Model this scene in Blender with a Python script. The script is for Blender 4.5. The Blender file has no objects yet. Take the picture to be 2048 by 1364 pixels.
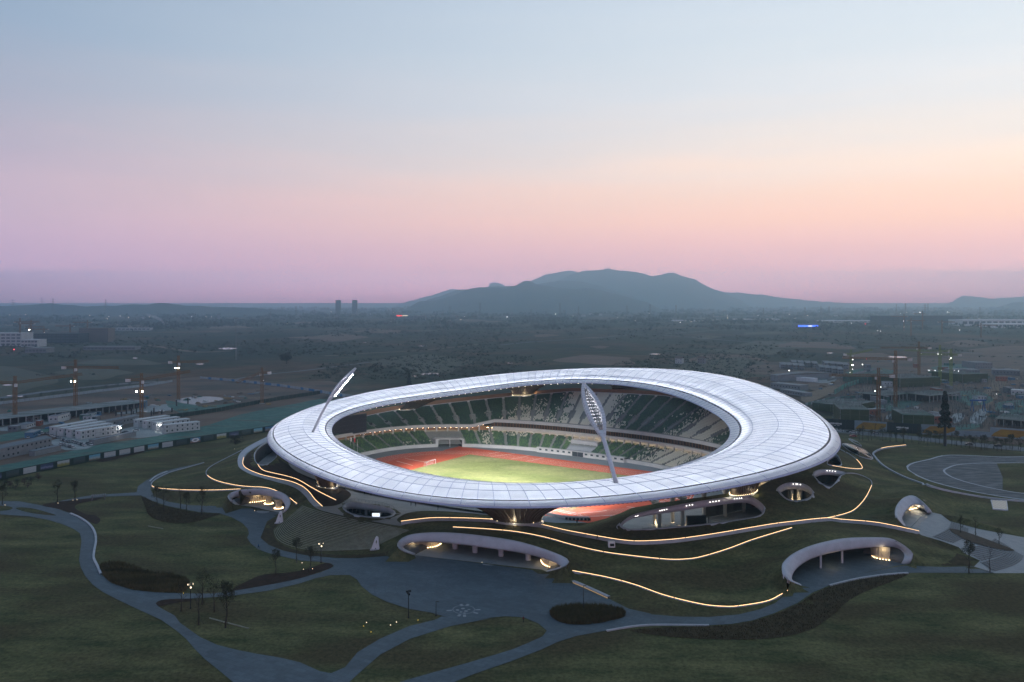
import bpy, bmesh, math, random
import numpy as np
from mathutils import Vector, Matrix, noise as mnoise
from mathutils.geometry import delaunay_2d_cdt
random.seed(7); rng = np.random.default_rng(7)
scene = bpy.context.scene
COL = scene.collection
R = math.radians; PI = math.pi

# ------------------------------------------------------------------ camera
FPX, CAMH, HORIZON = 1600.0, 86.0, 603.0      # focal length in photo pixels, drone height, eye level row
cam_d = bpy.data.cameras.new('camera'); cam = bpy.data.objects.new('camera', cam_d); COL.objects.link(cam)
cam.location = (0, 0, CAMH); cam.rotation_euler = (PI/2, 0, 0)
cam_d.sensor_width = 36; cam_d.sensor_fit = 'HORIZONTAL'; cam_d.lens = FPX/2048*36
cam_d.shift_y = -(682-HORIZON)/2048; cam_d.clip_start = 1; cam_d.clip_end = 90000
scene.camera = cam

# ------------------------------------------------------------------ view, sky, sun
vs = scene.view_settings
vs.view_transform = 'Standard'; vs.look = 'None'; vs.gamma = 1; vs.exposure = 0.0; vs.use_curve_mapping = False
scene.cycles.use_denoising = True
try: scene.cycles.denoiser = 'OPENIMAGEDENOISE'
except Exception: pass
scene.cycles.max_bounces = 5; scene.cycles.diffuse_bounces = 2; scene.cycles.glossy_bounces = 2
scene.cycles.transmission_bounces = 4; scene.cycles.volume_bounces = 2; scene.cycles.transparent_max_bounces = 6
scene.cycles.sample_clamp_indirect = 4; scene.cycles.caustics_reflective = False; scene.cycles.caustics_refractive = False

def lin(c):
    return tuple(((v/255)/12.92 if v <= 10.3 else ((v/255+.055)/1.055)**2.4) for v in c)
world = bpy.data.worlds.new('World'); scene.world = world; world.use_nodes = True
def build_sky():
    nt = world.node_tree; N = nt.nodes; L = nt.links; N.clear()
    out = N.new('ShaderNodeOutputWorld'); bg = N.new('ShaderNodeBackground'); L.new(bg.outputs[0], out.inputs[0])
    tc = N.new('ShaderNodeTexCoord'); sep = N.new('ShaderNodeSeparateXYZ'); L.new(tc.outputs['Generated'], sep.inputs[0])
    def ramp(stops):
        r = N.new('ShaderNodeValToRGB'); r.color_ramp.interpolation = 'B_SPLINE' if False else 'EASE'
        r.color_ramp.interpolation = 'LINEAR'
        els = r.color_ramp.elements
        while len(els) > 1: els.remove(els[-1])
        for i, (p, c) in enumerate(stops):
            e = els[0] if i == 0 else els.new(p)
            e.position = p; e.color = (*c, 1)
        return r
    # elevation: 0.5 = horizon, sine of elevation scaled so that 30 degrees = 1
    mp = N.new('ShaderNodeMapRange'); mp.inputs[1].default_value = -0.1; mp.inputs[2].default_value = 0.9
    L.new(sep.outputs[2], mp.inputs[0])
    def el(deg): return (math.sin(R(deg))+.1)/1.0
    # colours as they should read behind the hazy air of the plain (air thins the low sky, so it starts brighter)
    def thr(stops, J):
        out = []; dd = [s[0] for s in stops]; cc = np.array([s[1] for s in stops], float)
        stops = [(d, tuple(np.interp(d, dd, cc[:, k]) for k in range(3))) for d in (0, .4, .8, 1.2, 1.6, 2.0, 2.3, 2.7, 3.2, 3.8, 4.6, 5.5, 6.4, 7.4, 9, 10.7, 12.3, 14, 17, 20.5, 32, 62)]
        for deg, c in stops:
            T = np.array(lin(c)); L_ = min(524/max(1e-3, math.sin(R(max(deg, .01)))), 15400); t = math.exp(-1.7e-4*L_)
            need = np.minimum((T-np.array(J)*(1-t))/t, T*8.5) if deg < 25 else T
            out.append((el(deg), tuple(np.clip(np.maximum(need, .02)/SKY, 0, 1))))
        return [(0, out[0][1])]+out
    east = ramp(thr([(0, (152,151,178)), (.7, (168,158,186)), (1.6, (174,163,190)), (3.7, (184,169,192)), (5.5, (189,174,193)), (7.2, (188,175,192)), (9, (180,172,190)), (10.7, (172,172,189)), (14, (160,171,190)), (17, (148,169,192)), (20.5, (142,165,190)), (32, (140,163,189)), (62, (144,168,196))], (.15, .25, .36)))
    west = ramp(thr([(0, (170,166,190)), (.7, (196,180,200)), (1.6, (204,184,202)), (3.7, (229,195,198)), (5.5, (248,209,195)), (7.2, (252,219,201)), (9, (251,231,217)), (10.7, (241,232,225)), (14, (230,233,236)), (17, (223,231,237)), (20.5, (217,228,238)), (32, (192,211,227)), (62, (146,170,197))], (.20, .34, .46)))
    # azimuth towards the set sun (to the right of the view), one soft step across the sky
    nv = N.new('ShaderNodeVectorMath'); nv.operation = 'MULTIPLY'; nv.inputs[1].default_value = (1, 1, 0); L.new(tc.outputs['Generated'], nv.inputs[0])
    nn = N.new('ShaderNodeVectorMath'); nn.operation = 'NORMALIZE'; L.new(nv.outputs[0], nn.inputs[0])
    dt = N.new('ShaderNodeVectorMath'); dt.operation = 'DOT_PRODUCT'; az = R(48)
    dt.inputs[1].default_value = (math.sin(az), math.cos(az), 0); L.new(nn.outputs[0], dt.inputs[0])
    s0 = N.new('ShaderNodeMapRange'); s0.inputs[1].default_value = .12; s0.inputs[2].default_value = 1.0; L.new(dt.outputs['Value'], s0.inputs[0])
    sm = N.new('ShaderNodeMath'); sm.operation = 'POWER'; sm.inputs[1].default_value = 1.05; L.new(s0.outputs[0], sm.inputs[0])
    # faint uneven streaks of thin cloud
    mpg = N.new('ShaderNodeMapping'); mpg.inputs['Scale'].default_value = (1.6, 1.6, 16); L.new(tc.outputs['Generated'], mpg.inputs[0])
    nz = N.new('ShaderNodeTexNoise'); nz.inputs['Scale'].default_value = 2.2; nz.inputs['Detail'].default_value = 4; L.new(mpg.outputs[0], nz.inputs[0])
    ad = N.new('ShaderNodeMath'); ad.operation = 'MULTIPLY_ADD'; ad.inputs[1].default_value = .05; ad.inputs[2].default_value = -.025
    L.new(nz.outputs[0], ad.inputs[0])
    fd = N.new('ShaderNodeMapRange'); fd.inputs[1].default_value = .05; fd.inputs[2].default_value = .16; L.new(sep.outputs[2], fd.inputs[0])
    mu = N.new('ShaderNodeMath'); mu.operation = 'MULTIPLY'; L.new(ad.outputs[0], mu.inputs[0]); L.new(fd.outputs[0], mu.inputs[1])
    a2 = N.new('ShaderNodeMath'); a2.operation = 'ADD'; L.new(mp.outputs[0], a2.inputs[0]); L.new(mu.outputs[0], a2.inputs[1])
    L.new(a2.outputs[0], west.inputs[0]); L.new(a2.outputs[0], east.inputs[0])
    mx = N.new('ShaderNodeMix'); mx.data_type = 'RGBA'
    L.new(sm.outputs[0], mx.inputs[0]); L.new(east.outputs[0], mx.inputs[6]); L.new(west.outputs[0], mx.inputs[7])
    L.new(mx.outputs[2], bg.inputs[0]); bg.inputs[1].default_value = SKY
SKY = 6.0
build_sky()
sun_d = bpy.data.lights.new('sun', 'SUN'); sun = bpy.data.objects.new('sun', sun_d); COL.objects.link(sun)
sun_d.energy = 0.06; sun_d.angle = R(25); sun_d.color = (1, .8, .68)
sun.rotation_euler = Vector((-math.sin(R(48)), -math.cos(R(48)), -.12)).to_track_quat('-Z', 'Y').to_euler()

# ------------------------------------------------------------------ helpers
def at(px, py, z=0.0):
    d = FPX*(CAMH-z)/(py-HORIZON)
    return Vector(((px-1024)/FPX*d, d, z))
def tag(o, label=None, cat=None, group=None, kind=None):
    if label: o['label'] = label
    if cat: o['category'] = cat
    if group: o['group'] = group
    if kind: o['kind'] = kind
    return o
def empty(name, loc=(0, 0, 0), rz=0, label=None, cat=None, group=None):
    o = bpy.data.objects.new(name, None); COL.objects.link(o); o.location = loc; o.rotation_euler.z = rz
    o.empty_display_size = .5
    return tag(o, label, cat, group)
def link(name, me, parent=None):
    o = bpy.data.objects.new(name, me); COL.objects.link(o)
    if parent: o.parent = parent
    return o
def mesh(name, verts, faces, m, parent=None, smooth=False):
    me = bpy.data.meshes.new(name)
    me.from_pydata([tuple(v) for v in verts], [], [tuple(f) for f in faces])
    if m: me.materials.append(m)
    if smooth: me.polygons.foreach_set('use_smooth', [True]*len(me.polygons))
    me.update()
    return link(name, me, parent)
def npmesh(name, V, Fq, m, parent=None, smooth=False):
    """numpy vertices (n,3) and equal-sided faces (k,3|4)"""
    V = np.asarray(V, dtype=np.float32); Fq = np.asarray(Fq, dtype=np.int32); k = Fq.shape[1]
    me = bpy.data.meshes.new(name)
    me.vertices.add(len(V)); me.vertices.foreach_set('co', V.ravel())
    me.loops.add(Fq.size); me.loops.foreach_set('vertex_index', Fq.ravel())
    me.polygons.add(len(Fq)); me.polygons.foreach_set('loop_start', np.arange(0, Fq.size, k, dtype=np.int32))
    me.polygons.foreach_set('loop_total', np.full(len(Fq), k, dtype=np.int32))
    if smooth: me.polygons.foreach_set('use_smooth', np.ones(len(Fq), dtype=bool))
    if m: me.materials.append(m)
    me.update(calc_edges=True); me.validate()
    return link(name, me, parent)
class MB:
    """collects boxes, bars, tubes and lofts into one mesh"""
    def __init__(s): s.v = []; s.f = []
    def add(s, vs, fs):
        n = len(s.v); s.v += [tuple(v) for v in vs]; s.f += [tuple(i+n for i in f) for f in fs]; return s
    def box(s, c, size, rz=0.0):
        x, y, z = size[0]/2, size[1]/2, size[2]/2; ca, sa = math.cos(rz), math.sin(rz)
        vs = [(c[0]+dx*ca-dy*sa, c[1]+dx*sa+dy*ca, c[2]+dz) for dz in (-z, z) for dx, dy in ((-x, -y), (x, -y), (x, y), (-x, y))]
        return s.add(vs, [(3,2,1,0), (4,5,6,7), (0,1,5,4), (1,2,6,5), (2,3,7,6), (3,0,4,7)])
    def tube(s, pts, rad, n=6, cap=True):
        pts = [Vector(p) for p in pts]; rad = rad if isinstance(rad, (list, tuple)) else [rad]*len(pts)
        base = len(s.v); prev = None
        for i, p in enumerate(pts):
            d = (pts[min(i+1, len(pts)-1)]-pts[max(i-1, 0)])
            d = d.normalized() if d.length > 1e-9 else Vector((0, 0, 1))
            a = d.cross(Vector((0, 0, 1)) if abs(d.z) < .95 else Vector((1, 0, 0))).normalized()
            if prev is not None:
                a = prev-d*prev.dot(d)
                a = a.normalized() if a.length > 1e-6 else d.orthogonal().normalized()
            prev = a; b = d.cross(a)
            for k in range(n):
                t = 2*PI*k/n; s.v.append(tuple(p+(a*math.cos(t)+b*math.sin(t))*rad[i]))
        for i in range(len(pts)-1):
            for k in range(n):
                q = base+i*n; s.f.append((q+k, q+(k+1) % n, q+n+(k+1) % n, q+n+k))
        if cap and n > 2:
            s.f.append(tuple(base+k for k in reversed(range(n)))); e = base+(len(pts)-1)*n; s.f.append(tuple(e+k for k in range(n)))
        return s
    def loft(s, rings, closed=False, cap=False):
        n = len(rings[0]); b = len(s.v)
        for r in rings: s.v += [tuple(p) for p in r]
        for i in range(len(rings)-1):
            for k in range(n if closed else n-1):
                q = b+i*n; k2 = (k+1) % n; s.f.append((q+k, q+k2, q+n+k2, q+n+k))
        if cap:
            s.f.append(tuple(b+k for k in reversed(range(n)))); e = b+(len(rings)-1)*n; s.f.append(tuple(e+k for k in range(n)))
        return s
    def build(s, name, m, parent=None, smooth=False): return mesh(name, s.v, s.f, m, parent, smooth)
def copy_tree(o, parent=None):
    c = o.copy(); COL.objects.link(c); c.parent = parent
    for ch in [k for k in KIDS.get(o.name, o.children)]: copy_tree(ch, c)
    return c
KIDS = {}
def smooth_px(pts, n=6, closed=False):
    """Catmull-Rom through tuples of any length"""
    P = [np.array(p, float) for p in pts]; out = []; m = len(P)
    for i in range(m if closed else m-1):
        if closed: a, b, c, d = P[i-1], P[i], P[(i+1) % m], P[(i+2) % m]
        else: a, b, c, d = P[max(i-1, 0)], P[i], P[i+1], P[min(i+2, m-1)]
        for k in range(n):
            t = k/n
            out.append(.5*((2*b)+(c-a)*t+(2*a-5*b+4*c-d)*t*t+(3*b-a-3*c+d)*t**3))
    if not closed: out.append(P[-1])
    return out
def resample(pts, step):
    P = np.array([tuple(p) for p in pts], float); s = np.r_[0, np.cumsum(np.linalg.norm(np.diff(P, axis=0), axis=1))]
    n = max(2, int(s[-1]/step)+1); q = np.linspace(0, s[-1], n)
    return np.stack([np.interp(q, s, P[:, k]) for k in range(P.shape[1])], 1)
def inside(xy, poly):
    xy = np.asarray(xy); poly = np.asarray(poly); x, y = xy[:, 0], xy[:, 1]; r = np.zeros(len(xy), bool)
    j = len(poly)-1
    for i in range(len(poly)):
        xi, yi = poly[i][:2]; xj, yj = poly[j][:2]
        if yi != yj:
            c = ((yi > y) != (yj > y)) & (x < (xj-xi)*(y-yi)/(yj-yi)+xi); r ^= c
        j = i
    return r

# ------------------------------------------------------------------ materials
MATS = {}
def mat(name, col, rough=.8, col2=None, scale=.3, stretch=(1, 1, 1), amount=1.0, detail=5, bump=0, bscale=None, metal=0, spec=.3, emit=None, estr=0, rot=0,
        col3=None, scale3=.02, alpha=1, thresh=(.35, .65), trans=0, grain=0, gscale=2.0):
    """procedural principled material: colour broken up by noise in world metres"""
    if name in MATS: return MATS[name]
    m = bpy.data.materials.new(name); m.use_nodes = True; nt = m.node_tree; N = nt.nodes; L = nt.links
    b = N['Principled BSDF']; b.inputs['Roughness'].default_value = rough; b.inputs['Metallic'].default_value = metal
    b.inputs['Specular IOR Level'].default_value = spec; b.inputs['Base Color'].default_value = (*col, 1)
    b.inputs['Alpha'].default_value = alpha; b.inputs['Transmission Weight'].default_value = trans
    if emit: b.inputs['Emission Color'].default_value = (*emit, 1); b.inputs['Emission Strength'].default_value = estr
    if col2 or bump:
        g = N.new('ShaderNodeNewGeometry'); mp = N.new('ShaderNodeMapping'); mp.inputs['Scale'].default_value = stretch; mp.inputs['Rotation'].default_value = (0, 0, rot)
        L.new(g.outputs['Position'], mp.inputs[0])
        nz = N.new('ShaderNodeTexNoise'); nz.inputs['Scale'].default_value = scale; nz.inputs['Detail'].default_value = detail; nz.inputs['Roughness'].default_value = .62
        L.new(mp.outputs[0], nz.inputs[0])
        if col2:
            mr = N.new('ShaderNodeMapRange'); mr.inputs[1].default_value = thresh[0]; mr.inputs[2].default_value = thresh[1]; mr.inputs[4].default_value = amount
            L.new(nz.outputs[0], mr.inputs[0])
            mx = N.new('ShaderNodeMix'); mx.data_type = 'RGBA'; mx.inputs[6].default_value = (*col, 1); mx.inputs[7].default_value = (*col2, 1)
            L.new(mr.outputs[0], mx.inputs[0]); res = mx.outputs[2]
            if col3:
                n3 = N.new('ShaderNodeTexNoise'); n3.inputs['Scale'].default_value = scale3; n3.inputs['Detail'].default_value = 6; L.new(mp.outputs[0], n3.inputs[0])
                m3 = N.new('ShaderNodeMapRange'); m3.inputs[1].default_value = .45; m3.inputs[2].default_value = .62; L.new(n3.outputs[0], m3.inputs[0])
                x3 = N.new('ShaderNodeMix'); x3.data_type = 'RGBA'; x3.inputs[7].default_value = (*col3, 1); L.new(m3.outputs[0], x3.inputs[0]); L.new(res, x3.inputs[6]); res = x3.outputs[2]
            if grain:
                ng = N.new('ShaderNodeTexNoise'); ng.inputs['Scale'].default_value = gscale; ng.inputs['Detail'].default_value = 5; ng.inputs['Roughness'].default_value = .7; L.new(g.outputs['Position'], ng.inputs[0])
                mg = N.new('ShaderNodeMapRange'); mg.inputs[1].default_value = .3; mg.inputs[2].default_value = .7; mg.inputs[3].default_value = 1-grain; mg.inputs[4].default_value = 1+grain; L.new(ng.outputs[0], mg.inputs[0])
                hv = N.new('ShaderNodeHueSaturation'); L.new(mg.outputs[0], hv.inputs['Value']); L.new(res, hv.inputs['Color']); res = hv.outputs[0]
            L.new(res, b.inputs['Base Color'])
        if bump:
            bp = N.new('ShaderNodeBump'); bp.inputs['Strength'].default_value = bump; bp.inputs['Distance'].default_value = .3
            if bscale:
                n2 = N.new('ShaderNodeTexNoise'); n2.inputs['Scale'].default_value = bscale; n2.inputs['Detail'].default_value = 4; L.new(mp.outputs[0], n2.inputs[0]); L.new(n2.outputs[0], bp.inputs['Height'])
            else: L.new(nz.outputs[0], bp.inputs['Height'])
            L.new(bp.outputs[0], b.inputs['Normal'])
    MATS[name] = m
    return m
def glow(name, col, strength):
    if name in MATS: return MATS[name]
    m = bpy.data.materials.new(name); m.use_nodes = True; N = m.node_tree.nodes; N.clear()
    e = N.new('ShaderNodeEmission'); e.inputs[0].default_value = (*col, 1); e.inputs[1].default_value = strength
    o = N.new('ShaderNodeOutputMaterial'); m.node_tree.links.new(e.outputs[0], o.inputs[0]); MATS[name] = m
    return m
M_LAWN = mat('lawn_turf', (.044, .054, .024), .95, (.132, .124, .058), .05, (1, 2.6, 1), .95, 12, .6, 1.1, spec=.1, rot=.5, col3=(.062, .052, .027), scale3=.022, grain=.5, gscale=.9, thresh=(.36, .66))
M_MOUND = mat('mound_turf', (.050, .046, .020), .95, (.030, .030, .012), .10, (1, 1.6, 1), .9, 8, .5, 1.3, spec=.1, col3=(.058, .044, .022), scale3=.03)
M_DARKTURF = mat('dark_groundcover', (.040, .032, .019), .95, (.074, .058, .034), .5, (1, 1, 1), .9, 7, .9, 1.8, spec=.1)  # dark brown is the planting's own colour
M_REED = mat('reed_bed', (.135, .112, .058), .95, (.050, .045, .026), .22, (.35, 1.6, 1), 1, 6, 1, 1.2, spec=.1, rot=.3)
M_PAVE = mat('blue_grey_paving', (.082, .110, .132), .75, (.058, .079, .097), .05, (1, 2, 1), .9, 8, .15, 2, spec=.35, col3=(.070, .094, .112), scale3=.12, grain=.16, gscale=.7)
def slab_tone(m, sx, sy, amt, rot=.5):
    nt = m.node_tree; N = nt.nodes; L = nt.links; b = N['Principled BSDF']; src = b.inputs['Base Color'].links[0].from_socket
    g = N.new('ShaderNodeNewGeometry'); mp = N.new('ShaderNodeMapping'); mp.inputs['Rotation'].default_value = (0, 0, rot); L.new(g.outputs['Position'], mp.inputs[0])
    br = N.new('ShaderNodeTexBrick'); br.inputs['Scale'].default_value = 1.0; br.inputs['Brick Width'].default_value = sx; br.inputs['Row Height'].default_value = sy; br.inputs['Mortar Size'].default_value = .06; br.inputs['Bias'].default_value = 0
    br.inputs['Color1'].default_value = (1-amt,)*3+(1,); br.inputs['Color2'].default_value = (1+amt*.6,)*3+(1,); br.inputs['Mortar'].default_value = (.72, .72, .72, 1); L.new(mp.outputs[0], br.inputs[0])
    mx = N.new('ShaderNodeMix'); mx.data_type = 'RGBA'; mx.blend_type = 'MULTIPLY'; mx.inputs[0].default_value = 1; L.new(src, mx.inputs[6]); L.new(br.outputs[0], mx.inputs[7]); L.new(mx.outputs[2], b.inputs['Base Color'])
slab_tone(M_PAVE, 3.2, 1.6, .14)
M_CONC = mat('pale_concrete', (.40, .42, .46), .75, (.30, .32, .36), .25, (1, 1, 1), .8, 6, .12, 1.5)
M_CONCW = mat('concourse_paving', (.27, .265, .255), .6, (.19, .19, .185), .09, (1, 2, 1), .9, 7, .1, 2)
M_WHITE = mat('white_coated_metal', (.62, .64, .68), .45, (.52, .54, .58), .8, amount=.7)
M_GREY = mat('grey_steel', (.16, .17, .18), .5, (.11, .12, .13), .9, metal=.3)
M_DARK = mat('dark_steel', (.02, .022, .026), .5, (.035, .036, .04), 1.2)
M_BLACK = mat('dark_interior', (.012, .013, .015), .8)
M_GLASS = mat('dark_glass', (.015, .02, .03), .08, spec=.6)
M_WARM = glow('warm_led', (1, .62, .30), 2.9)
M_WARMDOT = glow('warm_spot_led', (1, .66, .34), 11.0)
M_WHITELED = glow('white_led', (1, .93, .85), 9.0)
M_COOL = glow('site_floodlight', (1, .97, .95), 700.0)
# ------------------------------------------------------------------ stadium frame of reference (pitch axes)
C0 = np.array([1.1, 390.6]); PHI = R(-34)
UX = np.array([math.cos(PHI), math.sin(PHI)]); VX = np.array([math.sin(PHI), -math.cos(PHI)])
def uv(u, v, z=0.0):
    p = C0+u*UX+v*VX; return Vector((p[0], p[1], z))
def to_uv(x, y):
    d = np.array([x, y])-C0; return float(d@UX), float(d@VX)
def bowl_r(al, o):
    return (abs(math.cos(al)/(100+o))**2.4+abs(math.sin(al)/(65+o))**2.4)**(-1/2.4)
def bowl(al, o, z=0.0):
    r = bowl_r(al, o); return uv(r*math.cos(al), r*math.sin(al), z)
def interp_deg(deg, table):
    d = deg % 360; return float(np.interp(d, [t[0] for t in table], [t[1] for t in table]))
ZTOP = [(0, 13), (12, 12), (40, 7), (58, 7), (150, 8), (178, 12), (193, 15.5), (215, 20), (239, 26), (255, 29.5), (287, 31), (315, 28), (340, 19), (360, 13)]
OTOP = [(0, 22), (40, 17), (58, 17), (165, 18), (193, 31), (215, 35), (239, 38), (255, 42), (287, 42), (320, 40), (345, 28), (360, 22)]

# ------------------------------------------------------------------ traced outlines (photo pixels), later laid on the ground
PATHS = {
 'winding': [(-60,1000),(0,1002),(40,1003),(82,1011),(117,1018.5),(141,1027),(161,1036),(179,1049),(189,1064),(192,1081.5),(188,1102),(187,1117),(193.5,1131),(202,1149),(223,1167),(264,1180),(308,1185),(360,1187),(425,1187.5),
   (469,1182),(498,1177),(542,1168),(600,1157),(640.6,1145),(668,1134),(690,1140),(699,1150),(661,1150.8),(632,1156.6),(596.6,1168),(538,1181.6),(469,1191),(425,1195),(381,1197.5),(337,1199),(316,1203),(311,1207),(316,1213),(328,1220),(349,1231.5),(360,1246),(378,1259),(401,1275),
   (434,1290),(469,1299),(513,1308),(557,1315),(600,1325),(640,1343),(662,1347),(690,1335),(715,1305),(760,1278),(820,1252),(870,1240),(884,1233),(920,1240),(980,1237),(900,1253),(820,1278),(760,1310),(720,1345),(690,1372),(475,1372),
   (440,1343),(410,1319),(390,1299),(372,1278),(352,1261),(322,1240),(278,1220),(234,1199),(205,1184),(185,1169.5),(170,1152),(161,1134),(158,1120),(161,1099),(163,1081.5),(160,1067),(147,1058),(126,1049),(97,1040),(59,1033),(0,1029),(-60,1028)],
 'court': [(82,1011),(110,1004),(147,997),(182,991),(240,987),(273,985),(276,973),(293,961),(323,944),(360,935),(410,924.5),(384,933),(340,946),(308,962),(301,972),(301,980),(309,993.5),(337,1004),(381,1011),(440,1012.5),(476,1013),(566,1026),(562,1029),(548,1034.6),(534,1043),(528,1058),(521,1076),
   (537,1090),(567,1102),(611,1111),(670,1116.5),(714,1117),(772.6,1112.6),(700,1142),(664,1136),(668.5,1132),(661,1127),(640.6,1124),(602.5,1121.5),(572,1115),(537,1106.5),(516,1099),(501.5,1087),(494,1075.7),(498,1068),(496,1058),(484,1046),(463,1034.6),(440,1027),(396,1024),(337,1012.6),(305,1002),(281.5,991),(211,993.5),(147,1000),(120,1004)],
 'plaza': [(772.6,1112.6),(829,1110),(1092,1144),(1112,1150),(1136,1161),(1219.6,1199),(1257.6,1218),(1301.6,1228),(1316,1250),(1266.5,1253),(1211,1262),(1155,1272),(1114,1285),(1082,1300),(1020,1324),(950,1348),(890,1372),(775,1372),(850,1350),(940,1325),(1023,1300),(1052.6,1288),(1085,1273.6),(1093.6,1262),(1076,1247),
   (1046.7,1235.4),(1010,1233),(980,1236),(920,1243),(884,1232),(860.6,1225.6),(816.6,1218),(772.6,1203.6),(743,1189),(723,1172.8),(714,1159.6),(699,1150),(672,1145),(672,1132),(700,1122)],
 'lane': [(1298,1229),(1360,1234),(1419,1234.5),(1477,1229.6),(1521,1219),(1550,1207),(1575,1187),(1589,1174),(1603,1170),(1808,1130),(1844,1133),(1888,1134.8),(1946.6,1133),(1990,1120),(2110,1090),(2110,1147),(2048,1146.5),(1917,1146.5),(1829,1146),(1770.6,1149.4),(1712,1158),(1659,1171.4),(1624,1186),(1594.6,1206.6),(1550.6,1226),(1507,1241),(1463,1248.7),(1419,1251),(1312,1250)],
}
ISLE = {'plaza': [[(1100,1230),(1108,1220),(1130,1215),(1160,1213),(1200,1214),(1235,1219),(1250,1227),(1247,1235),(1225,1241),(1190,1248),(1150,1250),(1118,1244)]],
        'winding': [[(31,1017),(45,1015),(70,1018),(95,1025),(113,1031),(90,1030),(55,1025)], [(-20,1013),(10,1012),(26,1016),(14,1021),(-20,1022)]]}
# entrance canopies: outer edge (meets the turf) and inner edge (lip), floor height, top heights
CANOPY = {
 'front': dict(zf=0.0, zo=8.0, zi=4.7, depth=17,
   outer=[(829,1110.5),(808,1104),(796,1096),(794,1090),(798.6,1081.7),(809.7,1074),(828,1068.8),(863.5,1066),(910,1067),(965.5,1072.8),(1021,1081),(1058,1090),(1095.4,1102),(1123,1113),(1136,1121.6),(1135,1129),(1123,1136.5),(1092,1144)],
   inner=[(829,1109),(815,1104),(806,1099),(804,1095.7),(808,1092),(822.7,1086),(854,1084),(891,1086),(938,1091),(984,1097.5),(1030.5,1104),(1077,1114),(1104.7,1123.5),(1123,1132.8),(1116,1137),(1092,1143)]),
 'left': dict(zf=0.0, zo=7.5, zi=4.6, depth=15,
   outer=[(476.4,1012.5),(461.7,1003.7),(455,995),(458.8,988),(472,982.4),(494,978.8),(523.3,978),(552.6,982.4),(570,989.8),(578.3,999.3),(579.8,1008),(576,1018.4),(568.8,1027)],
   inner=[(476.4,1011.5),(466,1003),(466,997.8),(475,993.4),(494,990.5),(523.3,990.5),(543.8,994),(561.4,1000.8),(569.5,1009.6),(568.8,1019.8),(565.8,1026)]),
 'right': dict(zf=0.0, zo=8.6, zi=5.2, depth=16,
   outer=[(1602,1171.4),(1574,1159.7),(1566.8,1139),(1571,1124.5),(1591.7,1107),(1629.8,1090.8),(1682.6,1079),(1729.6,1076),(1776.5,1077),(1800,1086.4),(1820.5,1101),(1827,1112.8),(1822,1127.4)],
   inner=[(1603,1169),(1583,1159.7),(1585.9,1148),(1594.7,1136),(1618,1120),(1653,1108),(1697,1099.6),(1741,1095),(1779.4,1093.7),(1800,1098),(1813,1109.8),(1811.7,1121.6),(1807,1129)]),
 'tunnel': dict(zf=3.0, zo=9.5, zi=6.8, depth=16, nb=(.06, .998, 0),
   outer=[(1816,1061.4),(1795.6,1039.4),(1791,1027.7),(1794,1013),(1805.8,998.4),(1820.5,992),(1832,994),(1847,1005.7),(1858.6,1017.4),(1864.5,1026)],
   inner=[(1816,1059),(1805,1039.4),(1807,1030.6),(1814.6,1019),(1826,1010.7),(1838,1009.5),(1848,1014.5),(1854,1025.4),(1860,1027)]),
}
# round openings cut in the turf: (x, y, height)
OPEN = {
 'oval': [(686.9,1014,6.6),(692.7,1007.4,6.6),(708,1005.4,6.6),(737.7,1009,6.6),(767,1014,6.6),(784.5,1020,6.6),(788.4,1026,6.6),(782.6,1031.8,6.6),(767,1034.7,6.6),(737.7,1033.8,6.6),(708,1028.9,6.6),(692.7,1021,6.6)],
 'long': [(1241.7,1050,8),(1248.8,1040.9,8.8),(1267.5,1030,9.6),(1302.7,1021,10.3),(1337.8,1014,10.8),(1384.7,1005.7,11.5),(1431.6,998.7,12.2),(1478.5,992.8,12.7),(1502,995,12.6),(1518,1004.5,11.8),(1526.5,1016,10.8),(1524,1028,9.8),(1506.6,1035,9.2),(1455,1043,8.6),(1384.7,1051,7.9),(1314,1057,7.5),(1267.5,1059.6,7.3),(1248.8,1056,7.6)],
 'small': [(1556.5,978,12.8),(1571,967.6,13.5),(1594.6,966,13.6),(1615,972,13),(1625.5,983.7,12),(1618,995.5,11),(1594.6,1002,10.6),(1574,998,11),(1562,986.6,12)],
 'eye': [(1628,948.5,13.2),(1638.6,941,13.6),(1659,939.7,13.4),(1679.7,942.7,12.4),(1691.5,947,11.6),(1679.7,953,11.4),(1671,964.6,10.8),(1659,975,10.4),(1641.6,966,11.6),(1633,957.3,12.6)],
 'slot': [(1655,928,13),(1659,915,13),(1671,908,12.4),(1679.7,917,11.6),(1682,929.5,11),(1671,932,11.6)],
 'well': [(510,908.4,8.6),(514.5,898,8.8),(526,888,9),(541,880.5,9),(556,884,9.5),(556,900,9.5),(552,914,9.2),(541,924.5,8.8),(529,929.6,8.6),(517.5,929,8.5),(511,921.6,8.5)],
}
CREST = [(1438.6,989,13.4),(1420,992,13.1),(1373,998.2,12.2),(1314,1006.5,10.7),(1263,1016,9),(1244,1025,7.3),(1211,1037,4.6),(1178,1045.5,2.2),(1110,1046,.8)]
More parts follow.
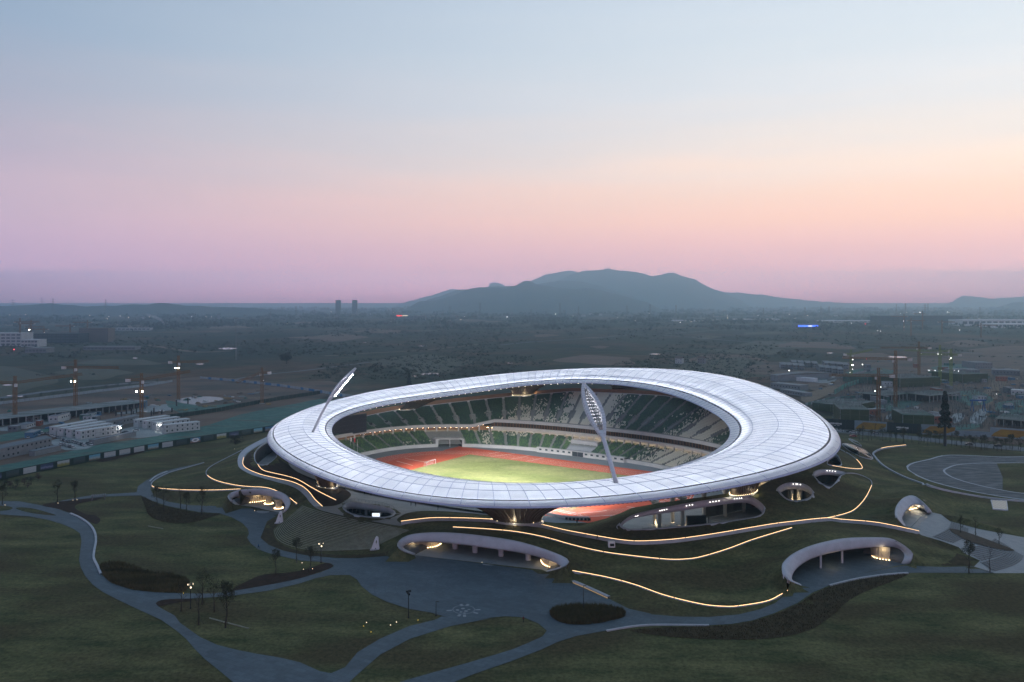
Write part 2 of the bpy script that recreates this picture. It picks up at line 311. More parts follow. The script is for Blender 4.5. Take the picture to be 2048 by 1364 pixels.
# spot heights over the mound
SPOT = [(720,1000,6.6),(800,1012,6.6),(900,1028,6.6),(980,1036,7.2),(700,1045,4.7),(790,1052,6.3),(640,1016,6.5),(660,1000,7),(620,970,8.2),(650,972,8.3),(575,940,8.8),(560,962,8.2),(600,990,7.6),(500,945,7.6),(470,935,6),(440,950,4.6),
  (415,945,3.4),(380,960,2.2),(340,970,1.4),(305,968,.6),(340,982,1.6),(420,982,3),(480,979,5.2),(450,965,4.8),(400,936,1.2),(455,916,2.6),(485,901,4.2),(500,885,5.6),(538,872,7),(430,1000,1.2),(380,1000,.8),
  (596,1000,7.4),(600,1040,5),(650,1060,3.4),(700,1075,2.5),(760,1070,3.6),(820,1056,6.2),(590,1078,1.6),(640,1096,.8),(700,1100,.7),(548,1062,.8),(780,1092,1.2),(575,1040,3),(588,1020,6),
  (1033,1046,8.2),(1033,1036,8),(900,1045,7),(850,1046,6.8),(960,1052,7.2),(1000,1060,7.2),(1090,1062,6.2),(1100,1050,3),(1140,1075,6),(1180,1066,5.2),(1230,1070,6.6),(1200,1095,5),(1280,1088,5.8),(1280,1110,4.3),(1340,1070,6.8),(1340,1118,4),(1420,1100,4.6),(1420,1068,6.9),
  (1500,1055,7.8),(1500,1080,6.4),(1550,1045,8.4),(1560,1065,7.4),(1600,1085,7),(1560,1110,4.2),(1500,1140,2.6),(1400,1150,2.6),(1300,1150,2.8),(1220,1145,2.6),(1160,1130,2.8),(1160,1105,4.6),(1300,1200,.9),(1400,1214,.7),(1500,1208,.7),(1540,1170,1.6),
  (1540,985,13.6),(1590,1025,9.6),(1550,1010,11.6),(1650,1000,9.6),(1650,1030,8),(1700,1000,7.6),(1700,1045,6.8),(1740,975,6.6),(1730,1030,6.6),(1750,1060,6.4),(1800,1072,5),(1790,1000,6),(1770,1030,5.8),(1840,1068,3.6),(1860,1100,2.4),(1900,1120,1),(1840,1110,2.2),
  (1700,930,8.6),(1720,940,7.4),(1700,905,7.4),(1740,915,5),(1760,950,4.6),(1800,970,4),(1815,985,8.8),(1835,985,8.2),(1852,994,7.2),(1800,990,8.2),(1830,977,6.8),(1860,985,5.4),(1880,1015,3),(1900,1000,2.2),(1950,1010,1.4),(2000,1010,.8),(1990,1050,1),(1950,1040,1.4),(1690,885,6),(1720,890,4.2),(1760,900,2.6),(1800,895,1.2),(1760,885,1.2),(1840,1040,3),(1880,1055,2.2),(1960,1090,.6),(1830,960,1),(1900,980,.8),(1860,905,.3)]
def canopy_z(c, pts, top):
    P = np.array(pts, float); s = np.r_[0, np.cumsum(np.linalg.norm(np.diff(P, axis=0), axis=1))]; f = s/s[-1]
    return c['zf']+(top-c['zf'])*np.sin(PI*f)**.55
# ------------------------------------------------------------------ height of the ground: radial basis fit to the spot heights
ctrl = []
for px, py, z in SPOT+CREST: ctrl.append(tuple(at(px, py, z)))
for k in OPEN:
    for px, py, z in OPEN[k]: ctrl.append(tuple(at(px, py, z)))
for c in CANOPY.values():
    zz = canopy_z(c, c['outer'], c['zo'])
    for (px, py), z in zip(c['outer'], zz): ctrl.append(tuple(at(px, py, z)))
for k, pl in PATHS.items():
    for px, py in pl[::2]:
        if k in ('court', 'plaza', 'lane') or py < 1150: ctrl.append((*at(px, py, 0)[:2], 0.0))
for x in range(-340, 400, 40):
    for y in range(120, 660, 40):
        q = to_uv(x, y)
        if y < 205 or y > 545 or math.hypot(q[0]-10, q[1]+5) > 205: ctrl.append((x, y, 0.0))
for d in range(150, 360, 7):
    al = R(d); ctrl.append(tuple(bowl(al, interp_deg(d, OTOP)+3, interp_deg(d, ZTOP)-1)))
for d in range(58, 150, 8): ctrl.append(tuple(bowl(R(d), 19, 6.6)))
for d in range(175, 365, 15): ctrl.append((*bowl(R(d), 115)[:2], 0.0)); ctrl.append((*bowl(R(d), 85)[:2], 3.0 if d < 340 else 7.0))
K = np.array(ctrl); keep = []
for i in range(len(K)):                                   # drop near-duplicates
    if all(np.hypot(*(K[i, :2]-K[j, :2])) > 1.5 for j in keep): keep.append(i)
K = K[keep]
def phi(d2):
    r = np.sqrt(d2)*(1.732/42); return (1+r)*np.exp(-r)
_A = phi(((K[:, None, :2]-K[None, :, :2])**2).sum(-1))+np.eye(len(K))*.006
_W = np.linalg.solve(_A, K[:, 2])
PT_O = [(1899.7,910.4),(1858.6,919),(1826.3,926.5),(1814.6,933.9),(1817.5,941),(1838,953),(1873,966),(1946.6,983.7),(2060,1001),(2200,1010),(2300,940),(2100,916),(2000,914)]
TERR = [(1816,1061.4,3.05),(1864.5,1026,3.05),(1882,1028,3.0),(1900,1042,2.6),(1961,1058.5,1.6),(2060,1077,.6),(2060,1146,.15),(1990,1146,.15),(1948,1134,.15),(1960,1122,.5),(1929,1107,1.0),(1917,1095,1.3),(1880,1080,2.2),(1844,1069,2.9)]
_tw = np.array([tuple(at(*p)) for p in TERR]); _tc = _tw[:, :2].mean(0)
def _tq(xy): d = (np.asarray(xy, float)[:, :2]-_tc)/40; return np.c_[np.ones(len(d)), d, d[:, 0]**2, d[:, 0]*d[:, 1], d[:, 1]**2]
_tk = np.linalg.lstsq(_tq(_tw), _tw[:, 2], rcond=None)[0]
def terrace_z(xy): return np.maximum(_tq(xy)@_tk, .12)
FLAT = [np.array([tuple(at(x, y, 0))[:2] for x, y in pl]) for pl in list(PATHS.values())+[[tuple(p) for p in smooth_px(PT_O, 3, True)]]]
_FS = np.concatenate([resample(np.vstack([q, q[:1]]), 1.5) for q in FLAT])
def flatten(xy):
    m = np.ones(len(xy))
    near = (xy[:, 1] < 420)
    for i in range(0, len(xy), 2000):
        q = xy[i:i+2000]; d = np.sqrt(((q[:, None, :]-_FS[None])**2).sum(-1).min(1)); t = np.clip(d/3.0, 0, 1); m[i:i+2000] = t*t*(3-2*t)
    for q in FLAT: m[inside(xy, q)] = 0
    return m
def gz_exact(xy):
    xy = np.atleast_2d(np.asarray(xy, float))[:, :2]; out = np.empty(len(xy))
    for i in range(0, len(xy), 4000):
        out[i:i+4000] = phi(((xy[i:i+4000, None, :]-K[None, :, :2])**2).sum(-1))@_W
    t = out-.35; z = .5*(t+np.sqrt(t*t+.12))-.075
    # gentle swells of the park lawns
    return np.maximum(z, 0)*flatten(xy)
_GX, _GY, _GS = -336.0, 124.0, 2.0; _NX, _NY = 370, 242
_gx, _gy = np.meshgrid(_GX+_GS*np.arange(_NX), _GY+_GS*np.arange(_NY)); _GZ = gz_exact(np.stack([_gx.ravel(), _gy.ravel()], 1)).reshape(_NY, _NX)
def gz(xy):
    xy = np.array([tuple(p)[:2] for p in xy], float) if not isinstance(xy, np.ndarray) else np.atleast_2d(xy)[:, :2]
    fx = np.clip((xy[:, 0]-_GX)/_GS, 0, _NX-1.001); fy = np.clip((xy[:, 1]-_GY)/_GS, 0, _NY-1.001); i = fx.astype(int); j = fy.astype(int); a = fx-i; b = fy-j
    return _GZ[j, i]*(1-a)*(1-b)+_GZ[j, i+1]*a*(1-b)+_GZ[j+1, i]*(1-a)*b+_GZ[j+1, i+1]*a*b
def ground(px, py, off=0.0, zmax=16.0):
    """where the line of sight through a photo point meets the ground"""
    zs = np.linspace(zmax, 0, 90); d = FPX*(CAMH-zs)/(py-HORIZON); x = (px-1024)/FPX*d
    g = gz(np.stack([x, d], 1)); hit = np.nonzero(g >= zs-1e-6)[0]
    i = hit[0] if len(hit) else len(zs)-1
    if i > 0:
        a, b = zs[i-1]-g[i-1], zs[i]-g[i]; f = a/(a-b) if a != b else 1; z = zs[i-1]+(zs[i]-zs[i-1])*f
    else: z = zs[0]
    p = at(px, py, z); p.z = float(gz([(p.x, p.y)])[0])+off
    return p
def gpoint(x, y, off=0.0): return Vector((x, y, float(gz([(x, y)])[0])+off))

def cdt(loops, step, holes=(), extra=()):
    """triangulated sheet inside loops (even-odd), with inner grid points; returns xy, tris"""
    V = []; E = []
    for lp in list(loops)+list(holes):
        n = len(V); k = len(lp); V += [tuple(p[:2]) for p in lp]; E += [(n+i, n+(i+1) % k) for i in range(k)]
    A = np.array(V)
    for lp in extra:
        n = len(V); k = len(lp); V += [tuple(p[:2]) for p in lp]; E += [(n+i, n+(i+1) % k) for i in range(k)]
    lo, hi = A.min(0), A.max(0)
    gx, gy = np.meshgrid(np.arange(lo[0]+step/2, hi[0], step), np.arange(lo[1]+step/2, hi[1], step))
    gx = gx+(np.arange(gx.shape[0]) % 2)[:, None]*step*.5
    G = np.stack([gx.ravel(), gy.ravel()], 1)
    ins = np.zeros(len(G), bool)
    for lp in list(loops)+list(holes): ins ^= inside(G, np.array([p[:2] for p in lp]))
    G = G[ins]
    pts = [Vector(p) for p in V]+[Vector(p) for p in G]
    r = delaunay_2d_cdt(pts, E, [], 0, 1e-4)
    xy = np.array([tuple(p) for p in r[0]]); T = np.array([f for f in r[2] if len(f) == 3])
    cen = xy[T].mean(1); ins = np.zeros(len(T), bool)
    for lp in list(loops)+list(holes): ins ^= inside(cen, np.array([p[:2] for p in lp]))
    T = T[ins]
    a = xy[T[:, 1]]-xy[T[:, 0]]; b = xy[T[:, 2]]-xy[T[:, 0]]; fl = (a[:, 0]*b[:, 1]-a[:, 1]*b[:, 0]) < 0
    T[fl] = T[fl][:, ::-1]
    return xy, T
def drape(name, loops, m, off, step=4.0, holes=(), parent=None, kind=None, flat=None, pin=(), extra=()):
    xy, T = cdt(loops, step, holes, extra)
    z = gz(xy)+off if flat is None else np.full(len(xy), flat)
    for p in pin:
        d = (xy[:, 0]-p[0])**2+(xy[:, 1]-p[1])**2; i = d.argmin()
        if d[i] < .01: z[i] = p[2]
    o = npmesh(name, np.c_[xy, z], T, m, parent, True)
    if kind: o['kind'] = kind
    return o
def soft_loop(pts, n=3):
    return [at(p[0], p[1], 0) for p in smooth_px(pts, n, True)]
def px_loop(pts, n=4, z=None):
    return [(at(p[0], p[1], z) if z is not None else ground(p[0], p[1])) for p in smooth_px(pts, n, True)]

# ------------------------------------------------------------------ the ground
bowl_hole = [bowl(R(d), interp_deg(d, OTOP)+1.0 if d > 150 else 17.0) for d in range(60, 371, 5)]
bowl_hole += [at(*p) for p in CREST]
HOLES = [bowl_hole]
for k in OPEN: HOLES.append([at(*p) for p in smooth_px(OPEN[k], 4, True)])
canopy_line = {}; PIN = [q for h in HOLES[1:] for q in h]+[at(*p) for p in CREST]
for k, c in CANOPY.items():
    zo = canopy_z(c, c['outer'], c['zo']); zi = canopy_z(c, c['inner'], c['zi'])
    O = [at(*p) for p in smooth_px([(x, y, z) for (x, y), z in zip(c['outer'], zo)], 4)]
    I = [at(*p) for p in smooth_px([(x, y, z) for (x, y), z in zip(c['inner'], zi)], 4)]
    canopy_line[k] = (O, I); HOLES.append(O); PIN += O
_tl = np.array([tuple(at(*p))[:2] for p in TERR]); TERR_LOOP = [Vector((*q, float(z))) for q, z in zip(_tl, terrace_z(_tl))]
HOLES.append(TERR_LOOP); PIN += TERR_LOOP
border = [(-330, 130), (330, 130), (400, 330), (400, 600), (-330, 600)]
g = drape('ground', [border], M_LAWN, 0.0, 4.0, holes=HOLES, kind='structure', pin=PIN, extra=[resample(np.vstack([q, q[:1]]), 5.0)[:-1] for q in FLAT])
plain_m = mat('open_plain', (.046, .054, .036), .95, (.112, .070, .048), .005, (1, .7, 1), .95, 12, 0, spec=.05, col3=(.022, .036, .027), scale3=.0026, thresh=(.46, .60), grain=.4, gscale=.03)
n = 24
xs = [-40000, -12000, -6000, -3000, -1500, -700, -330, 0, 400, 800, 1500, 3000, 6000, 12000, 40000]; ys = [-3000, -500, 60, 130, 600, 900, 1500, 2500, 4000, 7000, 12000, 45000]
V = [(x, y, -.6) for y in ys for x in xs]; nx = len(xs)
Fq = [(j*nx+i, j*nx+i+1, (j+1)*nx+i+1, (j+1)*nx+i) for j in range(len(ys)-1) for i in range(nx-1)]
tag(mesh('plain', V, Fq, plain_m), kind='structure')

# paved ground
for i, (k, nm) in enumerate((('winding', 'park_path'), ('court', 'entrance_path'), ('plaza', 'plaza'), ('lane', 'park_lane'))):
    lp = [at(x, y, 0) for x, y in PATHS[k]]
    hl = [px_loop(q, 3, 0.0) for q in ISLE.get(k, [])]
    drape(nm, [lp], M_PAVE, 0, 4.0, hl, kind='structure', flat=.07+.012*i)
# ------------------------------------------------------------------ far land: hills and the hazy air
M_HILL = mat('wooded_hill', (.06, .085, .085), .95, (.09, .105, .085), .004, amount=1, detail=8, spec=.05)
def hill(name, prof, dist, label=None, base=0, thick=500, seed=0):
    """ridge traced from the skyline, built as a full mound with spurs on both flanks"""
    P = resample([(x, y) for x, y in prof], 6); V = []; Fq = []; n = len(P); rows = [(-1.0, 0), (-.72, .16), (-.48, .42), (-.25, .74), (-.1, .93), (0, 1), (.12, .9), (.4, .55), (1, 0)]
    for j, (t, h) in enumerate(rows):
        for i, (px, py) in enumerate(P):
            d0 = dist; py = py-1.5*mnoise.fractal(Vector((px/26, seed*3.7, 1)), .8, 2.0, 5); H = max(0.0, CAMH+(HORIZON-py)/FPX*d0)*min(1, i/6, (n-1-i)/6)
            x = (px-1024)/FPX*d0; y = d0+t*thick*(.35+.65*min(1, H/300))
            nz = mnoise.fractal(Vector((x/900, y/500, seed)), 1.0, 2.0, 5)
            hh = H*h*(1+.35*nz*(1-h)*2) if h < 1 else H*(1+.012*mnoise.noise(Vector((x/60, 0, seed))))
            V.append((x+nz*120*(1-h), y+nz*220*(1-h), max(-.8, hh-.7)))
    for j in range(len(rows)-1):
        for i in range(n-1): Fq.append((j*n+i, j*n+i+1, (j+1)*n+i+1, (j+1)*n+i))
    return tag(npmesh(name, V, Fq, M_HILL, None, True), kind='structure')
hill('hill', [(800,607),(870,600),(900,593),(925,583),(945,576),(960,574),(985,575),(1010,577),(1030,571),(1048,562),(1056,561.5),(1075,568),(1100,573),(1130,576),(1160,577),(1190,577),(1220,585),(1250,593),(1290,603),(1330,608)], 7000, seed=1, thick=1500)
hill('hill', [(820,608),(880,592),(910,581),(950,577),(1000,572),(1040,572),(1080,566),(1120,561),(1160,563),(1200,572),(1260,590),(1320,608)], 8400, seed=2, thick=1200)
hill('mountain', [(1010,609),(1060,585),(1100,566),(1130,556),(1150,546),(1170,541),(1200,540),(1218,536.5),(1240,541),(1270,543),(1290,548),(1303,553),(1320,549),(1338,545),(1352,546),(1366,552),(1384,557),(1400,567),(1420,575),(1450,588),(1480,600),(1510,608)], 10300, seed=3, thick=1500)
hill('mountain', [(1030,609),(1060,562),(1090,549),(1120,544),(1145,541),(1160,546),(1200,570),(1260,608)], 12600, seed=4, thick=900)
hill('mountain', [(1380,608),(1400,582),(1416,573),(1430,580),(1450,585),(1480,586),(1520,589),(1560,595),(1600,599),(1640,603),(1690,606),(1740,609)], 12300, seed=5, thick=900)
hill('mountain', [(780,609),(830,600),(870,588),(905,577),(930,584),(960,592),(1000,602),(1040,609)], 12900, seed=6, thick=900)
hill('mountain', [(960,606),(980,566),(992,563.5),(1006,569),(1030,590),(1050,608)], 13000, seed=8, thick=800)
hill('mountain', [(1890,606),(1910,594),(1930,591),(1950,593),(1980,597),(2030,594),(2080,590),(2150,600),(2200,608)], 12000, seed=7, thick=900)
hill('hill', [(-160,618),(-60,613),(20,611),(70,610),(100,606),(125,609),(170,612),(230,611),(300,608),(325,604.5),(350,609),(420,613),(500,616),(600,622)], 5200, seed=9, thick=800)
hill('hill', [(1990,609),(2020,605),(2060,603),(2100,606),(2150,609)], 8200, seed=11, thick=900)
def build_haze():
    m = bpy.data.materials.new('hazy_air'); m.use_nodes = True; N = m.node_tree.nodes; N.clear()
    v = N.new('ShaderNodeVolumePrincipled'); o = N.new('ShaderNodeOutputMaterial'); m.node_tree.links.new(v.outputs[0], o.inputs['Volume'])
    v.inputs['Color'].default_value = HAZE_COL; v.inputs['Density'].default_value = HAZE_DENS; v.inputs['Anisotropy'].default_value = .8
    x0, x1, y0, y1, z0, z1 = -17000, 17000, -1500, 14300, -2.0, 610
    mb = MB().box(((x0+x1)/2, (y0+y1)/2, (z0+z1)/2), (x1-x0, y1-y0, z1-z0))
    o = mb.build('haze', m); o['kind'] = 'stuff'; o.display_type = 'WIRE'
HAZE_DENS = 1.7e-4; HAZE_COL = (.54, .82, 1.0, 1)
build_haze()
# ------------------------------------------------------------------ field level
M_APRON = mat('grey_apron', (.17, .19, .21), .7, (.13, .15, .165), .06, amount=.9, detail=6)
M_TRACK = mat('red_track', (.52, .092, .044), .85, (.44, .078, .040), .08, amount=.8, detail=6)
M_PITCH = mat('pitch_turf', (.190, .215, .085), .95, (.125, .150, .055), .07, (1, 2.2, 1), .9, 7, .3, 2, spec=.1, rot=PHI, col3=(.235, .245, .115), scale3=.028, grain=.25, gscale=.5)
M_LINE = mat('white_line_paint', (.75, .75, .72), .8)
tag(mesh('stadium_apron', [bowl(R(d), 21, .02) for d in range(0, 360, 3)], [tuple(range(120))], M_APRON), kind='structure')
def oval(r, z, half=42.2, n=40):
    a = [uv(half+r*math.cos(t), r*math.sin(t), z) for t in np.linspace(-PI/2, PI/2, n)]
    return a+[uv(-half-r*math.cos(t), -r*math.sin(t), z) for t in np.linspace(-PI/2, PI/2, n)]
trk = oval(46.4, .06)
tag(mesh('running_track', trk, [tuple(range(len(trk)))], M_TRACK), kind='structure')
tag(mesh('sprint_straight', [uv(-74, -51.5, .05), uv(-50, -51.5, .05), uv(70, -50, .05), uv(74, -36, .05), uv(-74, -36, .05)], [(0, 4, 3, 2, 1)], M_TRACK), kind='structure')
tag(mesh('sprint_straight', [uv(-60, 36, .05), uv(70, 36, .05), uv(82, 50.5, .05), uv(-60, 50.5, .05)], [(0, 1, 2, 3)], M_TRACK), kind='structure')
xs = np.linspace(-53.5, 53.5, 40); ys = np.linspace(-35, 35, 26)
V = [uv(x, y, .10) for y in ys for x in xs]
tag(mesh('football_pitch', V, [(j*40+i, j*40+i+1, (j+1)*40+i+1, (j+1)*40+i) for j in range(25) for i in range(39)], M_PITCH), kind='structure')
def ribbon(mb, pts, w, z=None):
    P = [Vector(p) for p in pts]; a = []; b = []
    for i, p in enumerate(P):
        d = (P[min(i+1, len(P)-1)]-P[max(i-1, 0)]); nrm = Vector((-d.y, d.x, 0)).normalized()*w/2; a.append(p+nrm); b.append(p-nrm)
    mb.loft([a, b]); return mb
mb = MB()
for k in range(9):
    o_ = oval(36.6+k*1.22, .085); ribbon(mb, o_+o_[:1], .11)
lines = mb.build('lane_lines', M_LINE); tag(lines, kind='structure')
mb = MB()
for u0, v0, u1, v1 in ((-34, -51, -40, -37), (-44, -51, -46, -43), (-24, -50.5, -27, -37), (-14, -50, -17, -36.5), (58, 40, 66, 30), (60, 46, 72, 34), (20, 38, 60, 41), (22, 40, 62, 43), (70, 20, 84, 16), (78, 0, 88, -2), (78, 4, 88, 3), (78, 8, 87, 8), (77, -4, 87, -7), (77, -8, 86, -12), (-60, 6, -75, 2), (-58, -4, -76, -6)):
    ribbon(mb, [uv(u0, v0, .097), uv((u0+u1)/2+.6, (v0+v1)/2, .097), uv(u1, v1, .097)], .35)
tag(mb.build('track_markings', M_LINE), kind='structure')
# football goal
gl = empty('football_goal', uv(-52.5, 0, .1), PHI, 'white football goal with net on the end line of the pitch', 'goal')
for y in (-3.66, 3.66): MB().tube([(0, y, 0), (0, y, 2.44)], .09, 8).build('post', M_WHITE, gl)
MB().tube([(0, -3.66, 2.44), (0, 3.66, 2.44)], .09, 8).build('crossbar', M_WHITE, gl)
mb = MB()
for y in (-3.66, 3.66): mb.tube([(0, y, 2.44), (-1.1, y, 2.3), (-2.1, y, 0), (0, y, 0)], .05, 5)
mb.tube([(-2.1, -3.66, 0), (-2.1, 3.66, 0)], .05, 5); mb.build('back_frame', M_WHITE, gl)
mb = MB()
for i in range(13): y = -3.6+i*.6; mb.tube([(0, y, 2.42), (-1.1, y, 2.28), (-2.1, y, .02)], .012, 3, False)
for j in range(6): z = .1+j*.4; x = -2.1+j*.17; mb.tube([(x, -3.66, z), (x, 3.66, z)], .012, 3, False)
mb.build('net', M_WHITE, gl)

# ------------------------------------------------------------------ seating bowl
M_TERR = mat('terrace_concrete', (.155, .165, .17), .8, (.12, .13, .135), .2, amount=.8)
M_FASC = mat('fascia_concrete', (.34, .35, .37), .7, (.27, .28, .30), .2, amount=.7)
M_TIMBER = mat('timber_band', (.20, .105, .058), .7, (.13, .07, .04), .5, (1, 1, 6), .8)
M_SEAT = [mat('seat_dark_green', (.030, .060, .050), .6), mat('seat_green', (.042, .088, .056), .6), mat('seat_lime', (.080, .145, .062), .6), mat('seat_cream', (.44, .43, .37), .55)]
stand = empty('grandstand', uv(0, 0, 0), 0, 'two-tier stadium grandstand with green and cream seats around the pitch', 'grandstand')
stand_inv = Matrix.Translation(-uv(0, 0, 0))
def S(m):   # world-built part under the grandstand
    m.parent = stand; m.matrix_parent_inverse = stand_inv; return m
def ZUF(d): return float(np.interp(d % 360, [0, 170, 221, 229, 360], [13.5, 9.9, 9.9, 13.6, 13.6]))
def tier(name, d0, d1, rows, fo, fz, step=1.5, m=M_TERR):
    ds = np.arange(d0, d1+step*.5, step); rings = []
    for k in range(rows+1):
        rings.append([bowl(R(d), fo(d, k/rows), fz(d, (k)/rows)) for d in ds])
        if k < rows: rings.append([bowl(R(d), fo(d, k/rows), fz(d, (k+1)/rows)) for d in ds])
    return S(MB().loft(rings).build(name, m))
LO = lambda d, f: 1+f*14; LZ = lambda d, f: 1.5+f*5.5
UO = lambda d, f: 15+f*(interp_deg(d, OTOP)-15); UZ = lambda d, f: ZUF(d)+.9+f*(interp_deg(d, ZTOP)-ZUF(d)-.9)
tier('lower_terrace', 60, 363, 14, LO, LZ); tier('upper_terrace', 174, 350, 26, UO, UZ)
def band(name, d0, d1, prof, m, step=1.5, smooth=False):
    """strip of constant section following the bowl; prof(d) -> list of (offset, z)"""
    ds = np.arange(d0, d1+step*.5, step); pr = [prof(d) for d in ds]
    rings = [[bowl(R(d), p[j][0], p[j][1]) for d, p in zip(ds, pr)] for j in range(len(pr[0]))]
    return S(MB().loft(rings).build(name, m, None, smooth))
band('front_wall', 60, 207, lambda d: [(1.3, 0), (1.0, 1.5), (.4, 1.9), (.1, 1.9), (0, 0)], M_FASC)
band('front_wall', 216, 363, lambda d: [(1.3, 0), (1.0, 1.5), (.4, 1.9), (.1, 1.9), (0, 0)], M_FASC)
band('concourse_floor', 60, 366, lambda d: [(15, 7.0), (interp_deg(d, OTOP)+1.5, 7.02)], M_CONCW, 3)
band('upper_fascia', 172, 352, lambda d: [(15.6, ZUF(d)-.9), (14.6, ZUF(d)-.7), (14.4, ZUF(d)+1.1), (14.9, ZUF(d)+1.1), (15.1, ZUF(d)+.2)], M_FASC, .75)
band('balcony_fascia', 228, 352, lambda d: [(15.5, 9.3), (12.6, 9.4), (12.4, 10.7), (12.8, 10.7), (13.0, 10.0), (18, 10.0)], M_FASC, 1.5)
M_BOX = mat('box_fronts', (.030, .026, .024), .25, (.075, .045, .034), .45, (1, 1, .2), .9, spec=.5)
band('box_glazing', 228, 352, lambda d: [(17.2, 10.0), (17.0, 13.4)], M_BOX)
band('back_wall', 172, 228, lambda d: [(20, 7), (20, 9.6)], M_TIMBER)
band('back_wall', 228, 352, lambda d: [(19, 7), (19, 9.4)], M_FASC)
band('rear_parapet', 172, 352, lambda d: [(interp_deg(d, OTOP)+.1, interp_deg(d, ZTOP)-.6), (interp_deg(d, OTOP)+.2, interp_deg(d, ZTOP)+1.1), (interp_deg(d, OTOP)+.5, interp_deg(d, ZTOP)+1.1), (interp_deg(d, OTOP)+.7, interp_deg(d, ZTOP)-.6)], M_FASC)
band('timber_parapet', 172, 352, lambda d: [(interp_deg(d, OTOP)+4, interp_deg(d, ZTOP)), (interp_deg(d, OTOP)+5, interp_deg(d, ZTOP)+2.6), (interp_deg(d, OTOP)+5.6, interp_deg(d, ZTOP)+2.6), (interp_deg(d, OTOP)+5.8, interp_deg(d, ZTOP)-1)], M_TIMBER)
band('rear_walkway', 172, 352, lambda d: [(interp_deg(d, OTOP)+.6, interp_deg(d, ZTOP)+.05), (interp_deg(d, OTOP)+4.2, interp_deg(d, ZTOP)+.05)], M_CONCW)
# columns under the upper tier, warm lights on the concourse ceiling, balcony mullions
dcol = list(np.arange(176, 352, 3.4))
cm = MB().box((0, 0, 1.35), (.75, .75, 2.7)).build('column', M_FASC); cm.parent = stand
for i, d in enumerate(dcol):
    c = cm if i == 0 else link('column', cm.data, stand)
    c.location = bowl(R(d), 14.2, 6.95)-uv(0, 0, 0); c.rotation_euler.z = PHI+R(d)*-1
    c.scale.z = (ZUF(d)-7.6)/2.7 if d < 225 else .88
M_CONCLIGHT = glow('concourse_downlight', (1, .70, .38), 26)
mb = MB()
for d in np.arange(174, 352, 1.7): mb.box(bowl(R(d), 16.5, (ZUF(d)-1.0) if d < 226 else 9.22), (.8, .8, .06), PHI)
S(mb.build('concourse_downlights', M_CONCLIGHT))['kind'] = 'stuff'
mb = MB()
for d in np.arange(229, 351, 1.13): mb.box(bowl(R(d), 16.6, 11.7), (.14, .3, 3.3), PHI)
S(mb.build('box_mullions', M_TIMBER))['kind'] = 'stuff'
# gate tunnel between the lower blocks
gt = S(MB().box((0, 0, 0), (.1, .1, .1)).build('gate_tunnel', M_FASC)); bpy.data.meshes.remove(gt.data)
mb = MB(); pr = [(1.0, 0), (1.0, 3.2), (1.05, 4.4)]
A = [bowl(R(206.6), .2, z) for z in (0, 3.2, 4.6)]+[bowl(R(207.4), .2, 5.1), bowl(R(215.6), .2, 5.1)]+[bowl(R(216.4), .2, z) for z in (4.6, 3.2, 0)]
B = [bowl(R(207.4), .2, z) for z in (0, 3.2, 4.0)]+[bowl(R(208.2), .2, 4.4), bowl(R(214.8), .2, 4.4)]+[bowl(R(215.6), .2, z) for z in (4.0, 3.2, 0)]
C = [(p+(Vector((p.x, p.y, 0))-Vector((*C0, 0))).normalized()*11) for p in B]; D = [(p+(Vector((p.x, p.y, 0))-Vector((*C0, 0))).normalized()*5) for p in A]
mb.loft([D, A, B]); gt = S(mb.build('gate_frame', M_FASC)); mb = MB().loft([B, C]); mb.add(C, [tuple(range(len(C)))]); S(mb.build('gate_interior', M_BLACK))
S(MB().box((bowl(R(211.5), .9, 2.2)), (.5, .5, 4.4), PHI).build('gate_pier', M_FASC))
# main stand plinth with windows (front of the centre block)
S(band('plinth_wall', 247, 295, lambda d: [(-1.6, 0), (-1.6, 2.9), (-.9, 2.9), (1.2, 2.7)], M_FASC, 1.0))
M_WINF = mat('window_frame_grey', (.10, .11, .12), .5)
for d in np.arange(249, 294, 3.2):
    if 268 < d < 274:
        p = bowl(R(d), -1.66, 1.35); q = bowl(R(d+1.2), -1.66, 1.35); S(MB().box(p, (3.4, .12, 2.5), PHI).build('doorway', M_GLASS)); continue
    p = bowl(R(d), -1.66, 1.8); w = S(MB().box(p, (1.6, .1, 1.0), PHI).build('window', M_WINF))
    g_ = MB().box(bowl(R(d), -1.74, 1.8), (1.4, .06, .8), PHI).build('pane', M_GLASS); g_.parent = w; 
    w.matrix_parent_inverse = stand_inv
# presidential block: grey steps set in the lower tier
band('presidential_steps', 262, 275, lambda d: [(2.0, 2.75), (9, 4.6), (9, 6.9), (14.5, 7.05)], M_FASC, 1.0)
